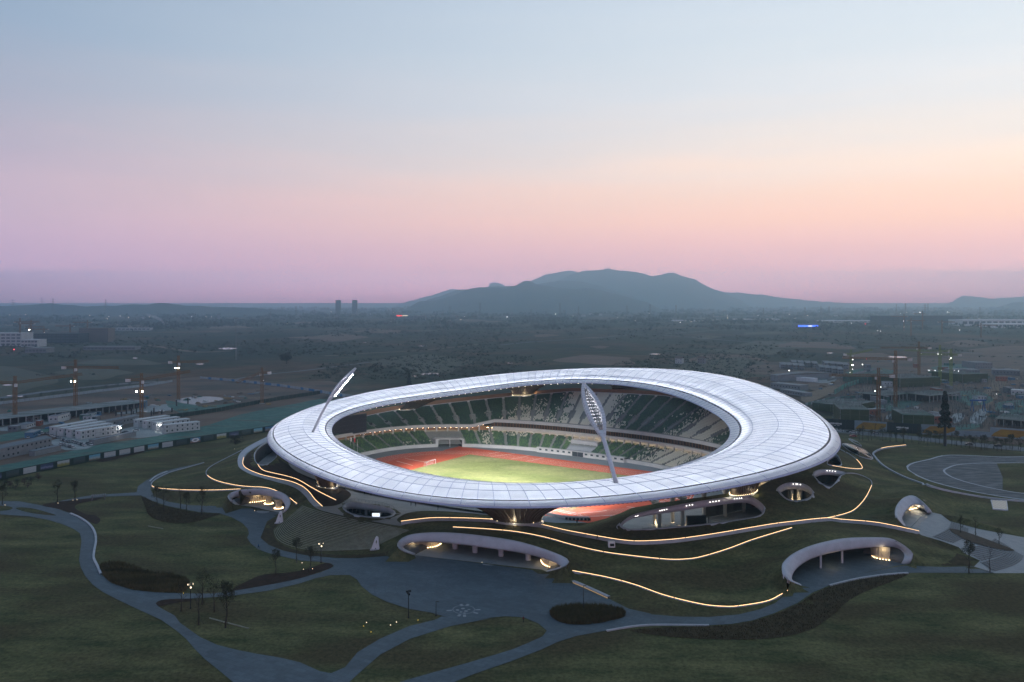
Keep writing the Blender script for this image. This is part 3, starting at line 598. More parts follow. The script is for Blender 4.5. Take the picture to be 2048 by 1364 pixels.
# seats
aisle_lo = np.arange(61, 364, 5.2); aisle_up = np.arange(175.5, 351, 5.2)
voms = [d for i, d in enumerate(aisle_up) if 178 < d < 348]
pxa = np.arange(170, 356, 2.0); pxx = []
for d in pxa:
    p = bowl(R(d), 28, 20); pxx.append(1024+FPX*p.x/p.y)
def seat_rows(d0, d1, rows, fo, fz, aisles, upper):
    out = [[], [], [], []]
    for k in range(rows):
        f = (k+.5)/rows; dd = np.arange(d0, d1, .05)
        P = np.array([tuple(bowl(R(d), fo(d, f), fz(d, (k+1)/rows)))[:2] for d in dd[::10]])
        dl = np.arange(d0, d1, .05)[::10]; s = np.r_[0, np.cumsum(np.linalg.norm(np.diff(P, axis=0), axis=1))]
        q = np.arange(.3, s[-1], .56); ds = np.interp(q, s, dl)
        for d in ds:
            rr = bowl_r(R(d), fo(d, f)); gap = .85/rr*57.3
            if np.min(np.abs(aisles-d)) < gap: continue
            if upper and k in range(4, 10) and min(abs(d-v) for v in voms) < 1.9/rr*57.3: continue
            if not upper and 206 < d < 217: continue
            if not upper and 261.5 < d < 275.5: continue
            p = bowl(R(d), fo(d, f), fz(d, (k+1)/rows)); px = float(np.interp(d, pxa, pxx)) if d > 170 else 0
            nz = mnoise.noise(Vector((p.x*.13, p.y*.13, p.z*.45)))*.6+random.random()*1.0-.5
            if upper:
                w = 1.25*math.exp(-((px-1178)/46)**2)+1.2*math.exp(-((px-1432)/42)**2)+.8*math.exp(-((px-1060)/62)**2)*(1-f)**.8+.55*math.exp(-((px-1245)/30)**2)*(1-f)+.22*math.exp(-((px-1350)/40)**2)
                if w > .05 and nz*.55+w > .52: c = 3
                else: c = 0 if random.random() < .55+.3*nz else 1
            else:
                w = 1.0*math.exp(-((px-1420)/70)**2)+.42*math.exp(-((px-960)/14)**2)+(.46 if 1000 < px < 1062 and f > .72 else 0)+(.42*math.exp(-((px-1172)/14)**2) if f > .6 else 0)+(.36 if 760 < px < 870 and f < .25 else 0)
                if w > .05 and nz*.7+w > .50: c = 3
                else: c = 2 if nz > .12 else (1 if nz > -.22 else 0)
            out[c].append((*p, PHI-0+R(d)))
    return out
def seats_mesh(name, data, m):
    if not data: return
    D = np.array(data); n = len(D)
    # seat pan and backrest as one little chair block, back towards the rear
    prof = np.array([(-.22, 0), (.2, 0), (.26, .82), (.16, .82), (.12, .42), (-.22, .42)])      # (radial, z)
    w = .23; th = D[:, 3]-0
    # radial direction from the bowl centre
    dx = D[:, 0]-C0[0]; dy = D[:, 1]-C0[1]; r = np.hypot(dx, dy); rx, ry = dx/r, dy/r; tx, ty = -ry, rx
    V = np.zeros((n, 12, 3))
    for s_, sg in ((0, -w), (6, w)):
        for j, (a, z) in enumerate(prof):
            V[:, s_+j, 0] = D[:, 0]+rx*a+tx*sg; V[:, s_+j, 1] = D[:, 1]+ry*a+ty*sg; V[:, s_+j, 2] = D[:, 2]+z+.02
    q = np.array([(5, 4, 10, 11), (4, 3, 9, 10), (3, 2, 8, 9), (2, 1, 7, 8), (0, 5, 11, 6), (0, 1, 4, 5), (1, 2, 3, 4), (6, 11, 10, 7), (7, 10, 9, 8)])
    Fq = (q[None]+(np.arange(n)*12)[:, None, None]).reshape(-1, 4)
    o = S(npmesh(name, V.reshape(-1, 3), Fq, m)); o['kind'] = 'stuff'
a = seat_rows(176, 349, 25, UO, UZ, aisle_up, True); b = seat_rows(62, 362, 13, LO, LZ, aisle_lo, False)
for c, nm in enumerate(('dark_green_seats', 'green_seats', 'lime_seats', 'cream_seats')): seats_mesh(nm, a[c]+b[c], M_SEAT[c])
# vomitories in the upper tier
for d in voms:
    if interp_deg(d, ZTOP)-ZUF(d) < 4: continue
    n26 = 26; f0, f1 = 4/n26, 10/n26; o0, o1 = UO(d, f0), UO(d, f1); z0, z1 = UZ(d, f0), UZ(d, f1)
    p0 = bowl(R(d), o0, 0); p1 = bowl(R(d), o1, 0); dr = (p1-p0); L_ = dr.length; dr.normalize(); tn = Vector((-dr.y, dr.x, 0))
    mb = MB()
    for sg in (-1, 1):
        w0 = tn*sg*1.35; w1 = tn*sg*1.7
        top = z1+.9
        mb.loft([[p0+w0+Vector((0, 0, z0-.4)), p0+w1+Vector((0, 0, z0-.4))], [p0+w0+Vector((0, 0, z0+1.0)), p0+w1+Vector((0, 0, z0+1.0))], [p1+w0+Vector((0, 0, top)), p1+w1+Vector((0, 0, top))], [p1+w0+Vector((0, 0, z0-.4)), p1+w1+Vector((0, 0, z0-.4))]])
        mb.add([p0+w1+Vector((0, 0, z0-.4)), p0+w1+Vector((0, 0, z0+1.0)), p1+w1+Vector((0, 0, top)), p1+w1+Vector((0, 0, z0))], [(0, 1, 2, 3)])
        mb.add([p0+w0+Vector((0, 0, z0-.4)), p0+w0+Vector((0, 0, z0+1.0)), p1+w0+Vector((0, 0, top)), p1+w0+Vector((0, 0, z0))], [(0, 1, 2, 3)])
    mb.add([p1-tn*1.7+Vector((0, 0, top)), p1+tn*1.7+Vector((0, 0, top)), p1+tn*1.7+Vector((0, 0, z0+2.3)), p1-tn*1.7+Vector((0, 0, z0+2.3))], [(0, 1, 2, 3)])
    v = S(mb.build('vomitory', M_TERR))
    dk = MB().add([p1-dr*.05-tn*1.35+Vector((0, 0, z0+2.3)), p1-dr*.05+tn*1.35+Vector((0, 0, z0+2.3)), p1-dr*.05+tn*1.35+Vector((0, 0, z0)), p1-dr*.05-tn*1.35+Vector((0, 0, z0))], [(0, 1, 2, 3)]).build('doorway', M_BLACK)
    dk.parent = v; v.matrix_parent_inverse = stand_inv
# scoreboard and flagpoles
sb = empty('scoreboard', uv(-115, -3, 10.2), 0, 'large dark stadium scoreboard screen at the end of the upper tier', 'scoreboard')
A_, B_ = uv(-114, -14.5, 0), uv(-116, 9, 0); dv = (B_-A_).normalized(); nr = Vector((dv.y, -dv.x, 0)); nr = nr if nr.dot(Vector((*C0, 0))-A_) > 0 else -nr
ctr = (A_+B_)/2; wS = (B_-A_).length; rzS = math.atan2(dv.y, dv.x); Tm = Matrix.Translation(-sb.location)
def W(o, root): o.parent = root; o.matrix_parent_inverse = Matrix.Translation(-Vector(root.location)) if root.rotation_euler.z == 0 else root.matrix_basis.inverted(); return o
W(MB().box((ctr.x, ctr.y, 15.5), (wS+.8, .8, 10.8), rzS).build('screen_housing', M_DARK), sb)
M_SCREEN = mat('unlit_screen', (.018, .022, .032), .35, (.012, .015, .024), .8, spec=.4)
for i in range(8):
    for j in range(4):
        c_ = A_+dv*(wS/8*(i+.5))+nr*.44; W(MB().box((c_.x, c_.y, 10.5+10/4*(j+.5)), (wS/8-.04, .1, 2.46), rzS).build('screen_panel', M_SCREEN), sb)
for f in (.12, .88): c_ = A_+dv*wS*f-nr*.8; W(MB().box((c_.x, c_.y, 10.5), (.5, .5, 9), rzS).build('support_post', M_GREY), sb)
M_RED = mat('red_flag_cloth', (.55, .02, .02), .8); M_FLAGW = mat('white_flag_cloth', (.6, .6, .62), .8)
for i, (px, py, fm, lb) in enumerate(((701, 906, M_FLAGW, 'white pole with a limp white flag beside the lower stand'), (708, 908, M_RED, 'white pole with a limp red flag beside the lower stand'), (715, 911, None, 'bare white flagpole beside the lower stand'))):
    p = at(px, py, 1.0); fp = empty('flagpole', p, 0, lb, 'flagpole', 'flagpoles at the end of the pitch')
    MB().tube([(0, 0, -1), (0, 0, 9)], [.1, .05], 6).build('pole', M_WHITE, fp)
    if fm:
        fl = []
        for z in (8.8, 8.2, 7.4, 6.6): fl.append([(.06+x, .12*math.sin(x*7+z*2), z-.25*x) for x in np.linspace(0, .75, 7)])
        MB().loft(fl).build('flag', fm, fp, True)
# ------------------------------------------------------------------ the halo roof
RP = np.array([15.19,-12.13,13.64,-.68,131.53,134.14,89.35,97.3,29.14,-1.17,-10.23,-1.09,.13,-.2,1.08,-.17,.79,29.05,-2.72,-7.19,.21,-.44,.72,.13,.17,-.34,4.98,-.76,4.99,.85,-1.46,.69,5.32,1.2,-1.37])
def _har(c, t): return c[0]+c[1]*np.cos(t)+c[2]*np.sin(t)+c[3]*np.cos(2*t)+c[4]*np.sin(2*t)+c[5]*np.cos(3*t)+c[6]*np.sin(3*t)+c[7]*np.cos(4*t)+c[8]*np.sin(4*t)
def _r4(c, t): return c[0]*np.cos(3*t)+c[1]*np.sin(3*t)+c[2]*np.cos(4*t)+c[3]*np.sin(4*t)
def roof(t, s, top=True, dz=0.0):
    """point on the roof: t angle round the ring, s 0 at the outer hem .. 1 at the inner lip"""
    t = np.asarray(t, float); s = np.asarray(s, float); p = RP
    dr = _r4(p[27:31], t)*(1-s)+_r4(p[31:35], t)*s
    A = p[4]+(p[6]-p[4])*s+dr; B = p[5]+(p[7]-p[5])*s+dr
    uu = p[0]+(p[2]-p[0])*s+A*np.cos(t); vv = p[1]+(p[3]-p[1])*s+B*np.sin(t)
    z = _har(p[8:17], t)*(1-s)+_har(p[17:26], t)*s
    sn = np.sin(PI*np.clip(s, 0, 1))
    z = z+(p[26]*(1-.5*np.clip(np.sin(t), 0, 1))*np.where(s < .5, sn**.6, sn**1.2) if top else -.5-1.3*sn)+dz     # flatter towards the pitch and on the near side
    return np.stack([C0[0]+uu*UX[0]+vv*VX[0], C0[1]+uu*UX[1]+vv*VX[1], z+0*uu], -1)
def roof_hit(px, py):
    tt, ss = np.meshgrid(np.linspace(0, 2*PI, 1441), np.linspace(.02, .98, 97)); q = roof(tt.ravel(), ss.ravel()); e = np.hypot(1024+FPX*q[:, 0]/q[:, 1]-px, HORIZON+FPX*(CAMH-q[:, 2])/q[:, 1]-py)
    return Vector(q[e.argmin()])
def build_membrane():
    m = bpy.data.materials.new('roof_membrane'); m.use_nodes = True; nt = m.node_tree; N = nt.nodes; L = nt.links
    b = N['Principled BSDF']; b.inputs['Roughness'].default_value = .38; b.inputs['Specular IOR Level'].default_value = .35
    out = [x for x in N if x.type == 'OUTPUT_MATERIAL'][0]
    tr = N.new('ShaderNodeBsdfTranslucent'); mx = N.new('ShaderNodeMixShader'); mx.inputs[0].default_value = .40
    g_ = N.new('ShaderNodeNewGeometry'); nz = N.new('ShaderNodeTexNoise'); nz.inputs['Scale'].default_value = .12; nz.inputs['Detail'].default_value = 5; L.new(g_.outputs['Position'], nz.inputs[0])
    c = N.new('ShaderNodeMix'); c.data_type = 'RGBA'; c.inputs[6].default_value = (.78, .80, .87, 1); c.inputs[7].default_value = (.88, .89, .94, 1)
    mr = N.new('ShaderNodeMapRange'); mr.inputs[1].default_value = .35; mr.inputs[2].default_value = .65; L.new(nz.outputs[0], mr.inputs[0]); L.new(mr.outputs[0], c.inputs[0])
    oi = N.new('ShaderNodeObjectInfo'); h = N.new('ShaderNodeHueSaturation'); m2 = N.new('ShaderNodeMapRange'); m2.inputs[3].default_value = .92; m2.inputs[4].default_value = 1.05
    L.new(oi.outputs['Random'], m2.inputs[0]); L.new(m2.outputs[0], h.inputs['Value']); L.new(c.outputs[2], h.inputs['Color'])
    L.new(h.outputs[0], b.inputs['Base Color']); L.new(h.outputs[0], tr.inputs[0])
    L.new(b.outputs[0], mx.inputs[1]); L.new(tr.outputs[0], mx.inputs[2]); L.new(mx.outputs[0], out.inputs[0])
    return m
M_MEM = build_membrane()
M_RIB = mat('roof_rib', (.40, .44, .62), .5, (.34, .38, .56), .5)
M_GUT = mat('roof_gutter', (.045, .045, .06), .5)
M_BRONZE = mat('bronze_soffit', (.115, .085, .060), .5, (.07, .052, .04), .6, metal=.4)
halo = empty('stadium_roof', uv(0, 0, 0), 0, 'white ring-shaped membrane roof floating above the stadium seating', 'roof')
HINV = Matrix.Translation(-uv(0, 0, 0))
def Hh(o, parent=None): o.parent = parent or halo; o.matrix_parent_inverse = HINV; return o
NR = 140; DT = 2*PI/NR
BANDS = [(.004, .085, 2), (.101, .33, 1), (.33, .555, 1), (.555, .79, 1), (.79, .894, 1), (.911, .997, 1)]
cells = []
for (s0, s1, mul) in BANDS:
    for i in range(0, NR, mul):
        t0, t1 = i*DT, (i+mul)*DT
        q = roof([t0, t1, t1, t0], [s0, s0, s1, s1]); x = 1024+FPX*q[:, 0]/q[:, 1]; y = HORIZON+FPX*(CAMH-q[:, 2])/q[:, 1]
        ar = .5*(np.dot(x, np.roll(y, 1))-np.dot(y, np.roll(x, 1))); cells.append((abs(ar), t0, t1, s0, s1))
cells.sort(key=lambda c: -c[0])
def panel(t0, t1, s0, s1, n=4, k=3):
    q = roof((t0+t1)/2, s0); g1 = .0*1/max(1, np.linalg.norm(roof(t1, s0)-roof(t0, s0))); g2 = .0*1/max(1, np.linalg.norm(roof(t0, s1)-roof(t0, s0)))
    T = t0+(t1-t0)*np.linspace(g1, 1-g1, n); Sx = s0+(s1-s0)*np.linspace(g2, 1-g2, k)
    tt, ss = np.meshgrid(T, Sx); bl = np.sin(PI*(tt-t0)/(t1-t0))*np.sin(PI*(ss-s0)/(s1-s0))
    P = roof(tt.ravel(), ss.ravel(), True, .07*bl.ravel())
    Fq = [(j*n+i, j*n+i+1, (j+1)*n+i+1, (j+1)*n+i) for j in range(k-1) for i in range(n-1)]
    return P, np.array(Fq)
BIG = 290
for c in cells[:BIG]:
    P, Fq = panel(*c[1:], 4, 5); Hh(npmesh('membrane_panel', P, Fq, M_MEM, None, True))
Vs, Fs, off = [], [], 0
for c in cells[BIG:]:
    P, Fq = panel(*c[1:], 3, 5); Vs.append(P); Fs.append(Fq+off); off += len(P)
Hh(npmesh('membrane_field', np.concatenate(Vs), np.concatenate(Fs), M_MEM, None, True))['kind'] = 'stuff'
for i in range(NR):                                               # radial ribs
    t = i*DT; ss = np.r_[.003, np.linspace(.03, .97, 14), .997]; w = .085
    dirv = roof(t+.002, .5)-roof(t-.002, .5); dirv /= np.linalg.norm(dirv)
    if i % 2: ss = ss[ss > .09]
    P = roof(np.full(len(ss), t), ss, True, .07); P2 = roof(np.full(len(ss), t), ss, True, -.15)
    Hh(MB().loft([P2-dirv*w, P-dirv*w, P+dirv*w, P2+dirv*w]).build('roof_rib', M_RIB))
TT = np.linspace(0, 2*PI, 281)
def ring(s0, s1, dz0, dz1, name, m, top=True):
    a = roof(TT, np.full(281, s0), top, dz0); b = roof(TT, np.full(281, (s0+s1)/2), top, dz1); c = roof(TT, np.full(281, s1), top, dz0)
    return Hh(MB().loft([a, b, c]).build(name, m))
for s in (.33, .555, .79): ring(s-.004, s+.004, -.1, .09, 'ring_rib', M_RIB)
ring(.083, .103, .02, -.25, 'gutter', M_GUT); ring(.892, .913, .02, -.25, 'gutter', M_GUT)
Hh(MB().loft([roof(TT, np.full(281, .004), True, -.05), roof(TT, np.full(281, -.003), True, -.4), roof(TT, np.full(281, .0), False, 0)]).build('outer_hem', M_RIB))
Hh(MB().loft([roof(TT, np.full(281, .997), True, -.05), roof(TT, np.full(281, 1.003), True, -.4), roof(TT, np.full(281, 1.0), False, 0)]).build('inner_lip', M_RIB))
Hh(MB().loft([roof(TT, np.full(281, s), False) for s in np.linspace(0, 1, 9)]).build('soffit', M_BRONZE, None, True))
mb = MB()
for i in range(0, 560):
    t = i*2*PI/560; ss = np.linspace(.01, .99, 7); P = roof(np.full(7, t), ss, False, -.06); dv_ = roof(t+.002, .5)-roof(t-.002, .5); dv_ /= np.linalg.norm(dv_); P2 = P.copy(); P2[:, 2] -= .22
    mb.loft([P, P2])
Hh(mb.build('soffit_slats', M_BRONZE))['kind'] = 'stuff'
mb = MB()
for i in range(150):
    q = roof(i*2*PI/150, .93, False, -.35); mb.box(q, (.3, .3, .12), i*.1)
Hh(mb.build('soffit_downlights', glow('soffit_downlight', (1, .90, .74), 9)))['kind'] = 'stuff'
# light lines inside the roof, behind the membrane
M_CAV = glow('roof_cavity_light', (.88, .92, 1.0), 22.0)
for s, w in ((.12, .9), (.26, .9), (.40, .9), (.54, .9), (.70, .9), (.85, .9)):
    P, Q = (roof(TT, np.full(281, q), True)*.30+roof(TT, np.full(281, q), False)*.70 for q in (s, s+.012)); Hh(MB().loft([P, Q]).build('cavity_light', M_CAV))
# funnel supports, clad in slats, lit at the foot
M_FUN = mat('funnel_cladding', (.24, .21, .17), .45, (.16, .14, .11), .7, (1, 1, .2), .9, metal=.35)
M_POD = glow('support_foot_light', (1, .76, .44), 3.5)
def pod(base, rx, ry, t, s, label_bits=None, flare=(2.7, 1.7), ringed=False):
    """funnel from an oval foot up into the roof soffit at (t, s)"""
    base = Vector(base); top = Vector(roof(t, s, False)); tg = roof(t+.01, s)-roof(t-.01, s); ang = math.atan2(tg[1], tg[0])
    n = 48; rings = []
    for h in np.linspace(0, 1, 9):
        f = h**1.8; c = base.lerp(top, h); a = rx*(1+(flare[0]-1)*f); b = ry*(1+(flare[1]-1)*f)
        rg = []
        for k in range(n):
            th = 2*PI*k/n; q = c+Vector((a*math.cos(th)*math.cos(ang)-b*math.sin(th)*math.sin(ang), a*math.cos(th)*math.sin(ang)+b*math.sin(th)*math.cos(ang), 0))
            rg.append(q)
        rings.append(rg)
    sup = Hh(MB().loft(rings, True).build('funnel_support', M_FUN, None, True))
    mb = MB()
    for k in range(0, n):
        pts = [rg[k]+(rg[k]-base.lerp(top, i/8)).normalized()*.12 for i, rg in enumerate(rings)]; mb.tube(pts, .16, 4, False)
    o = mb.build('slats', M_BRONZE); o.parent = sup; o['kind'] = 'stuff'
    lo = []
    for k in range(n): q = rings[0][k]; lo.append(q+(q-base).normalized()*.5+Vector((0, 0, .15)))
    mb = MB()
    for k in range(0, n, 1 if ringed else 6): mb.box(lo[k], (.3, .3, .22) if ringed else (.22, .22, .2))
    o = mb.build('foot_lights', M_POD); o.parent = sup; o['kind'] = 'stuff'
    mb = MB().loft([[q+(q-base).normalized()*.25+Vector((0, 0, -.6)) for q in rings[0]], [q+(q-base).normalized()*.25+Vector((0, 0, .12)) for q in rings[0]], [q+(q-base).normalized()*1.0+Vector((0, 0, .1)) for q in rings[0]], [q+(q-base).normalized()*1.0+Vector((0, 0, -.6)) for q in rings[0]]], True)
    o = mb.build('foot_kerb', M_CONC); o.parent = sup
    for k in (0, 12, 24, 36):
        q = rings[0][k]+(rings[0][k]-base).normalized()*1.6+Vector((0, 0, .8)); ld = bpy.data.lights.new('slat_uplight', 'POINT'); ld.energy = 220; ld.color = (1, .84, .58); ld.shadow_soft_size = .3; lo = bpy.data.objects.new('slat_uplight', ld); COL.objects.link(lo); lo.location = q; lo.parent = sup
    return sup
def theta_of(p):
    q = roof(np.linspace(0, 2*PI, 721), .5); return float(np.linspace(0, 2*PI, 721)[((q[:, 0]-p[0])**2+(q[:, 1]-p[1])**2).argmin()])
for px, py, z, rx, ry in ((1034, 1040, 8.0, 8.6, 4.2), (655, 971, 8.2, 5.2, 3.2), (1487, 984, 13.2, 7.6, 3.4), (817, 818, 18.3, 6.0, 2.6), (1046, 790, 27.2, 6.4, 2.6), (1244, 784, 31.0, 6.4, 2.6)):
    b_ = at(px, py, z); pod(b_, rx, ry, theta_of(b_), .55 if z < 15 else .45, ringed=(px == 1487 or z > 15))
for dg in (332,):
    q = roof(R(dg), .45, False); pod((q[0], q[1], interp_deg(dg, ZTOP)-1), 6, 3, R(dg), .45)

# ------------------------------------------------------------------ floodlight masts: leaf-shaped frames leaning over the pitch
M_MAST = mat('mast_white_panels', (.56, .58, .63), .45, (.46, .48, .53), .35, (1, 1, 3), .8)
M_LAMP = glow('floodlamp', (1.0, .97, .98), 110.0)
M_LAMPG = mat('floodlamp_housing', (.32, .33, .36), .35, metal=.5)
def mast(base, tip, label, neck=.42, hw=3.3, fwd=0.0, lens=None):
    base = Vector(base); tip = Vector(tip); ax = tip-base; Lm = ax.length
    mid = Vector((*C0, 0)); face = (mid-tip); face.z = -30; face.normalize(); face = (face-ax.normalized()*face.dot(ax.normalized())).normalized(); side = ax.normalized().cross(face)
    root = empty('floodlight_mast', base, 0, label, 'floodlight', 'floodlight masts on the roof'); inv = Matrix.Translation(-base)
    def Q(o, p=None): o.parent = p or root; o.matrix_parent_inverse = inv if p is None else Matrix(); return o
    bend = lambda h: -face*1.9*math.sin(PI*h)
    P = lambda h: base+ax*h+bend(h)
    ws = lambda h: hw*max(0, math.sin(PI*min(1, max(0, (h-neck+.06)/(1.06-neck)))))**.8
    # stem
    st = []
    for h in np.linspace(-.02, neck+.04, 8):
        r = .75-.05*h/neck; st.append([P(h)+side*r*math.cos(t)*1.1+face*r*.75*math.sin(t) for t in np.linspace(0, 2*PI, 12, endpoint=False)])
    Q(MB().loft(st, True, True).build('stem', M_MAST, None, True))
    hs = list(np.linspace(neck-.02, 1.0, 22))
    for sg in (-1, 1):
        rg = []
        for h in hs:
            w = ws(h); k = (h-neck)/(1-neck); th = .95+.35*math.sin(PI*min(1, max(0, k))); c = P(h)+side*sg*w
            dep = .9+.7*math.sin(PI*min(1, max(0, k)))
            inn = side*-sg*min(th, w+.25)
            rg.append([c-face*dep*.6, c+face*dep*.4, c+face*dep*.35+inn, c-face*dep*.45+inn])
        fr = Q(MB().loft(rg, True, True).build('leaf_frame', M_MAST))
        for i in range(1, len(hs)-1):                             # cladding joints
            a_ = rg[i]; mb = MB(); mb.tube([a_[3]-face*.02, a_[0]-face*.02+side*sg*.02, a_[1]+side*sg*.02], .035, 4, False); Q(mb.build('panel_joint', M_GREY), fr)
    lad = MB()
    for h in np.linspace(neck+.06, .95, 15): w = max(.1, ws(h)-.7); lad.tube([P(h)-side*w-face*.2, P(h)+side*w-face*.2], .07, 5)
    lad.tube([P(h)-face*.3+side*.3 for h in hs[1:-2]], .13, 5); lad.tube([P(h)-face*.3-side*.3 for h in hs[1:-2]], .13, 5)
    Q(lad.build('service_truss', M_GREY))
    mb = MB()
    for h in np.linspace(0, neck, 16): mb.tube([P(h)+side*.9-face*.2, P(h)+side*1.25-face*.2], .03, 4)
    mb.tube([P(h)+side*1.25-face*.2 for h in np.linspace(0, neck, 6)], .03, 4); Q(mb.build('ladder', M_GREY))
    aim = (mid+Vector((0, 0, 0))-P(.7)).normalized(); e1 = aim.orthogonal().normalized(); e2 = aim.cross(e1)
    for h in np.linspace(neck+.12, .90, 11):
        w = ws(h)-1.25
        if w < .3: ks = [0.0]
        else: ks = np.linspace(-w, w, max(1, int(w/.45)+1))
        for k in ks:
            c = P(h)+side*k+face*fwd; n = 10
            cup = [[c-aim*d+(e1*math.cos(t)+e2*math.sin(t))*r for t in np.linspace(0, 2*PI, n, endpoint=False)] for d, r in ((.36, .02), (.35, .12), (.3, .3), (0, .44))]
            lp = Q(MB().loft(cup, True, False).build('lamp', M_LAMPG, None, True))
            d_ = [[c+aim*dd+(e1*math.cos(t)+e2*math.sin(t))*r for t in np.linspace(0, 2*PI, n, endpoint=False)] for dd, r in ((-.04, .36), (.2, .3), (.34, .12), (.36, .02))]
            o = MB().loft(d_, True).build('lamp_lens', lens or M_LAMP); o.parent = lp
    for tu, tv in ((-30, 4), (26, 12)):
        ld = bpy.data.lights.new('floodlight_beam', 'SPOT'); ld.energy = FLOOD/2; ld.spot_size = R(58); ld.spot_blend = 1.0; ld.shadow_soft_size = 2.5; ld.color = (1, .96, .88)
        lo = bpy.data.objects.new('floodlight_beam', ld); COL.objects.link(lo); lo.location = P(.72)+face*2.0
        lo.rotation_euler = (uv(tu, tv, 0)-lo.location).to_track_quat('-Z', 'Y').to_euler(); lo.parent = root; lo.matrix_parent_inverse = inv
    return root
FLOOD = 2.1e6
mast(roof_hit(1232, 966), at(1165, 765, 55.6), 'leaf-shaped floodlight mast seen from behind, leaning inwards from the roof across the stands', fwd=.8, lens=glow('floodlamp_far_side', (1, .97, .98), 22.0))
b_ = roof_hit(626, 864); mast(b_, Vector(((712-1024)/FPX*365, 365, CAMH-(736-HORIZON)*365/FPX)), 'slender floodlight mast with glowing lamps, leaning in from the roof beside the scoreboard', hw=2.9, fwd=.8)
# ------------------------------------------------------------------ entrance canopies in the turf
M_SHELL = mat('canopy_concrete', (.43, .45, .50), .7, (.34, .36, .40), .35, (1, 1, 1), .8, 6, .1, 1.2)
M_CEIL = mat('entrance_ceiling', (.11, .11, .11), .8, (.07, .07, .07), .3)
M_FLOORP = mat('pale_entrance_paving', (.27, .28, .29), .65, (.21, .22, .23), .4, amount=.8)
M_LITWALL = mat('fluted_wall', (.50, .45, .35), .7, (.38, .34, .26), .5, (1, 1, .15), .8)
def plight(name, loc, watts, col=(1, .76, .46), size=.4, parent=None):
    ld = bpy.data.lights.new(name, 'POINT'); ld.energy = watts; ld.color = col; ld.shadow_soft_size = size
    o = bpy.data.objects.new(name, ld); COL.objects.link(o); o.location = loc
    if parent: o.parent = parent; o.matrix_parent_inverse = Matrix.Translation(-Vector(parent.location))
    return o
def sheet(name, pts, m, parent):
    return W(mesh(name, [tuple(p) for p in pts], [tuple(range(len(pts)))], m), parent)
def canopy(key, label, cols=(), lits=(), floor_m=None):
    c = CANOPY[key]; O, I = canopy_line[key]; N_ = 44; zf = c['zf']
    O = resample([tuple(p) for p in O], np.linalg.norm(np.diff(np.array([tuple(p) for p in O]), axis=0), axis=1).sum()/(N_-1)); I = resample([tuple(p) for p in I], np.linalg.norm(np.diff(np.array([tuple(p) for p in I]), axis=0), axis=1).sum()/(N_-1))
    n = min(len(O), len(I)); q = np.linspace(0, 1, N_)
    O = np.stack([np.interp(q, np.linspace(0, 1, len(O)), O[:, k]) for k in range(3)], 1); I = np.stack([np.interp(q, np.linspace(0, 1, len(I)), I[:, k]) for k in range(3)], 1)
    ch = O[-1]-O[0]; nb = np.array([-ch[1], ch[0], 0]); nb /= np.linalg.norm(nb)
    if nb[1] < 0: nb = -nb
    nb = np.array(c.get('nb', nb), float)
    loc = Vector((*((O[0]+O[-1])/2)[:2], zf)); root = empty('entrance_canopy', loc, 0, label, 'canopy', 'concrete entrance canopies in the lawn mound')
    up = np.array([0, 0, 1.0]); bul = O*.5+I*.5-nb*.35                       # swollen fascia
    bul1 = O*.8+I*.2-nb*.28; bul2 = O*.2+I*.8-nb*.22
    edge = O+nb*.7+up*.05
    W(MB().loft([edge-up*.8, edge, O+up*.22, bul1, bul, bul2, I, I+nb*.9+up*.12]).build('concrete_shell', M_SHELL, None, True), root)
    # ceiling, back wall and floor of the entrance behind the lip
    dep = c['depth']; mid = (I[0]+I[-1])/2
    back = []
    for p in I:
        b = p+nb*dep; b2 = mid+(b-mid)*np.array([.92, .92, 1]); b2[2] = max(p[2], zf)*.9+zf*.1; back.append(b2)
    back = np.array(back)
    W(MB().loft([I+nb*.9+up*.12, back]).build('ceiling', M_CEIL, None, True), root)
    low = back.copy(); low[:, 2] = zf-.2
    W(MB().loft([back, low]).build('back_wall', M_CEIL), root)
    fl = [np.array([*O[0][:2], zf])]+[np.array([*p[:2], zf]) for p in low]+[np.array([*O[-1][:2], zf])]
    W(mesh('entrance_floor', [(p[0], p[1], zf+.12) for p in fl], [tuple(range(len(fl)))], floor_m or M_FLOORP), root)
    for px, py in cols:
        b = at(px, py, zf); zt = c['zi']+.2; rg = []
        for h, r in ((0, .75), (.35, .8), (.6, 1.0), (.8, 1.6), (.95, 2.6), (1.0, 3.2)):
            rg.append([(b.x+r*math.cos(t)*1.15, b.y+r*math.sin(t)*.9, zf+(zt-zf)*h) for t in np.linspace(0, 2*PI, 16, endpoint=False)])
        W(MB().loft(rg, True).build('column', M_SHELL, None, True), root)
    for pts, h, wts in lits:                               # softly lit curved wall with a row of foot lamps
        P = [at(x, y, zf+.1) for x, y in smooth_px(pts, 6)]; Q_ = resample([tuple(p) for p in P], .45)
        rg = [[(p[0], p[1], zf+.1) for p in Q_], [(p[0], p[1], zf+.1+h) for p in Q_]]
        W(MB().loft(rg).build('lit_wall', M_LITWALL), root)
        fl_ = MB()
        for i in range(0, len(Q_), 2): fl_.box((Q_[i][0], Q_[i][1]-.09, zf+.1+h/2), (.16, .18, h))
        o = W(fl_.build('wall_flutes', M_LITWALL), root); o['kind'] = 'stuff'
        d_ = MB(); step = max(1, int(1.1/.45))
        for i in range(0, len(Q_), step): d_.box((Q_[i][0], Q_[i][1]-.6, zf+.22), (.26, .26, .16))
        o = W(d_.build('foot_lamps', M_WARMDOT), root); o['kind'] = 'stuff'
        for f in (.25, .75): p = Q_[int(len(Q_)*f)]; plight('wall_washer', (p[0], p[1]-1.3, zf+h*.8), wts, parent=root)
    return root
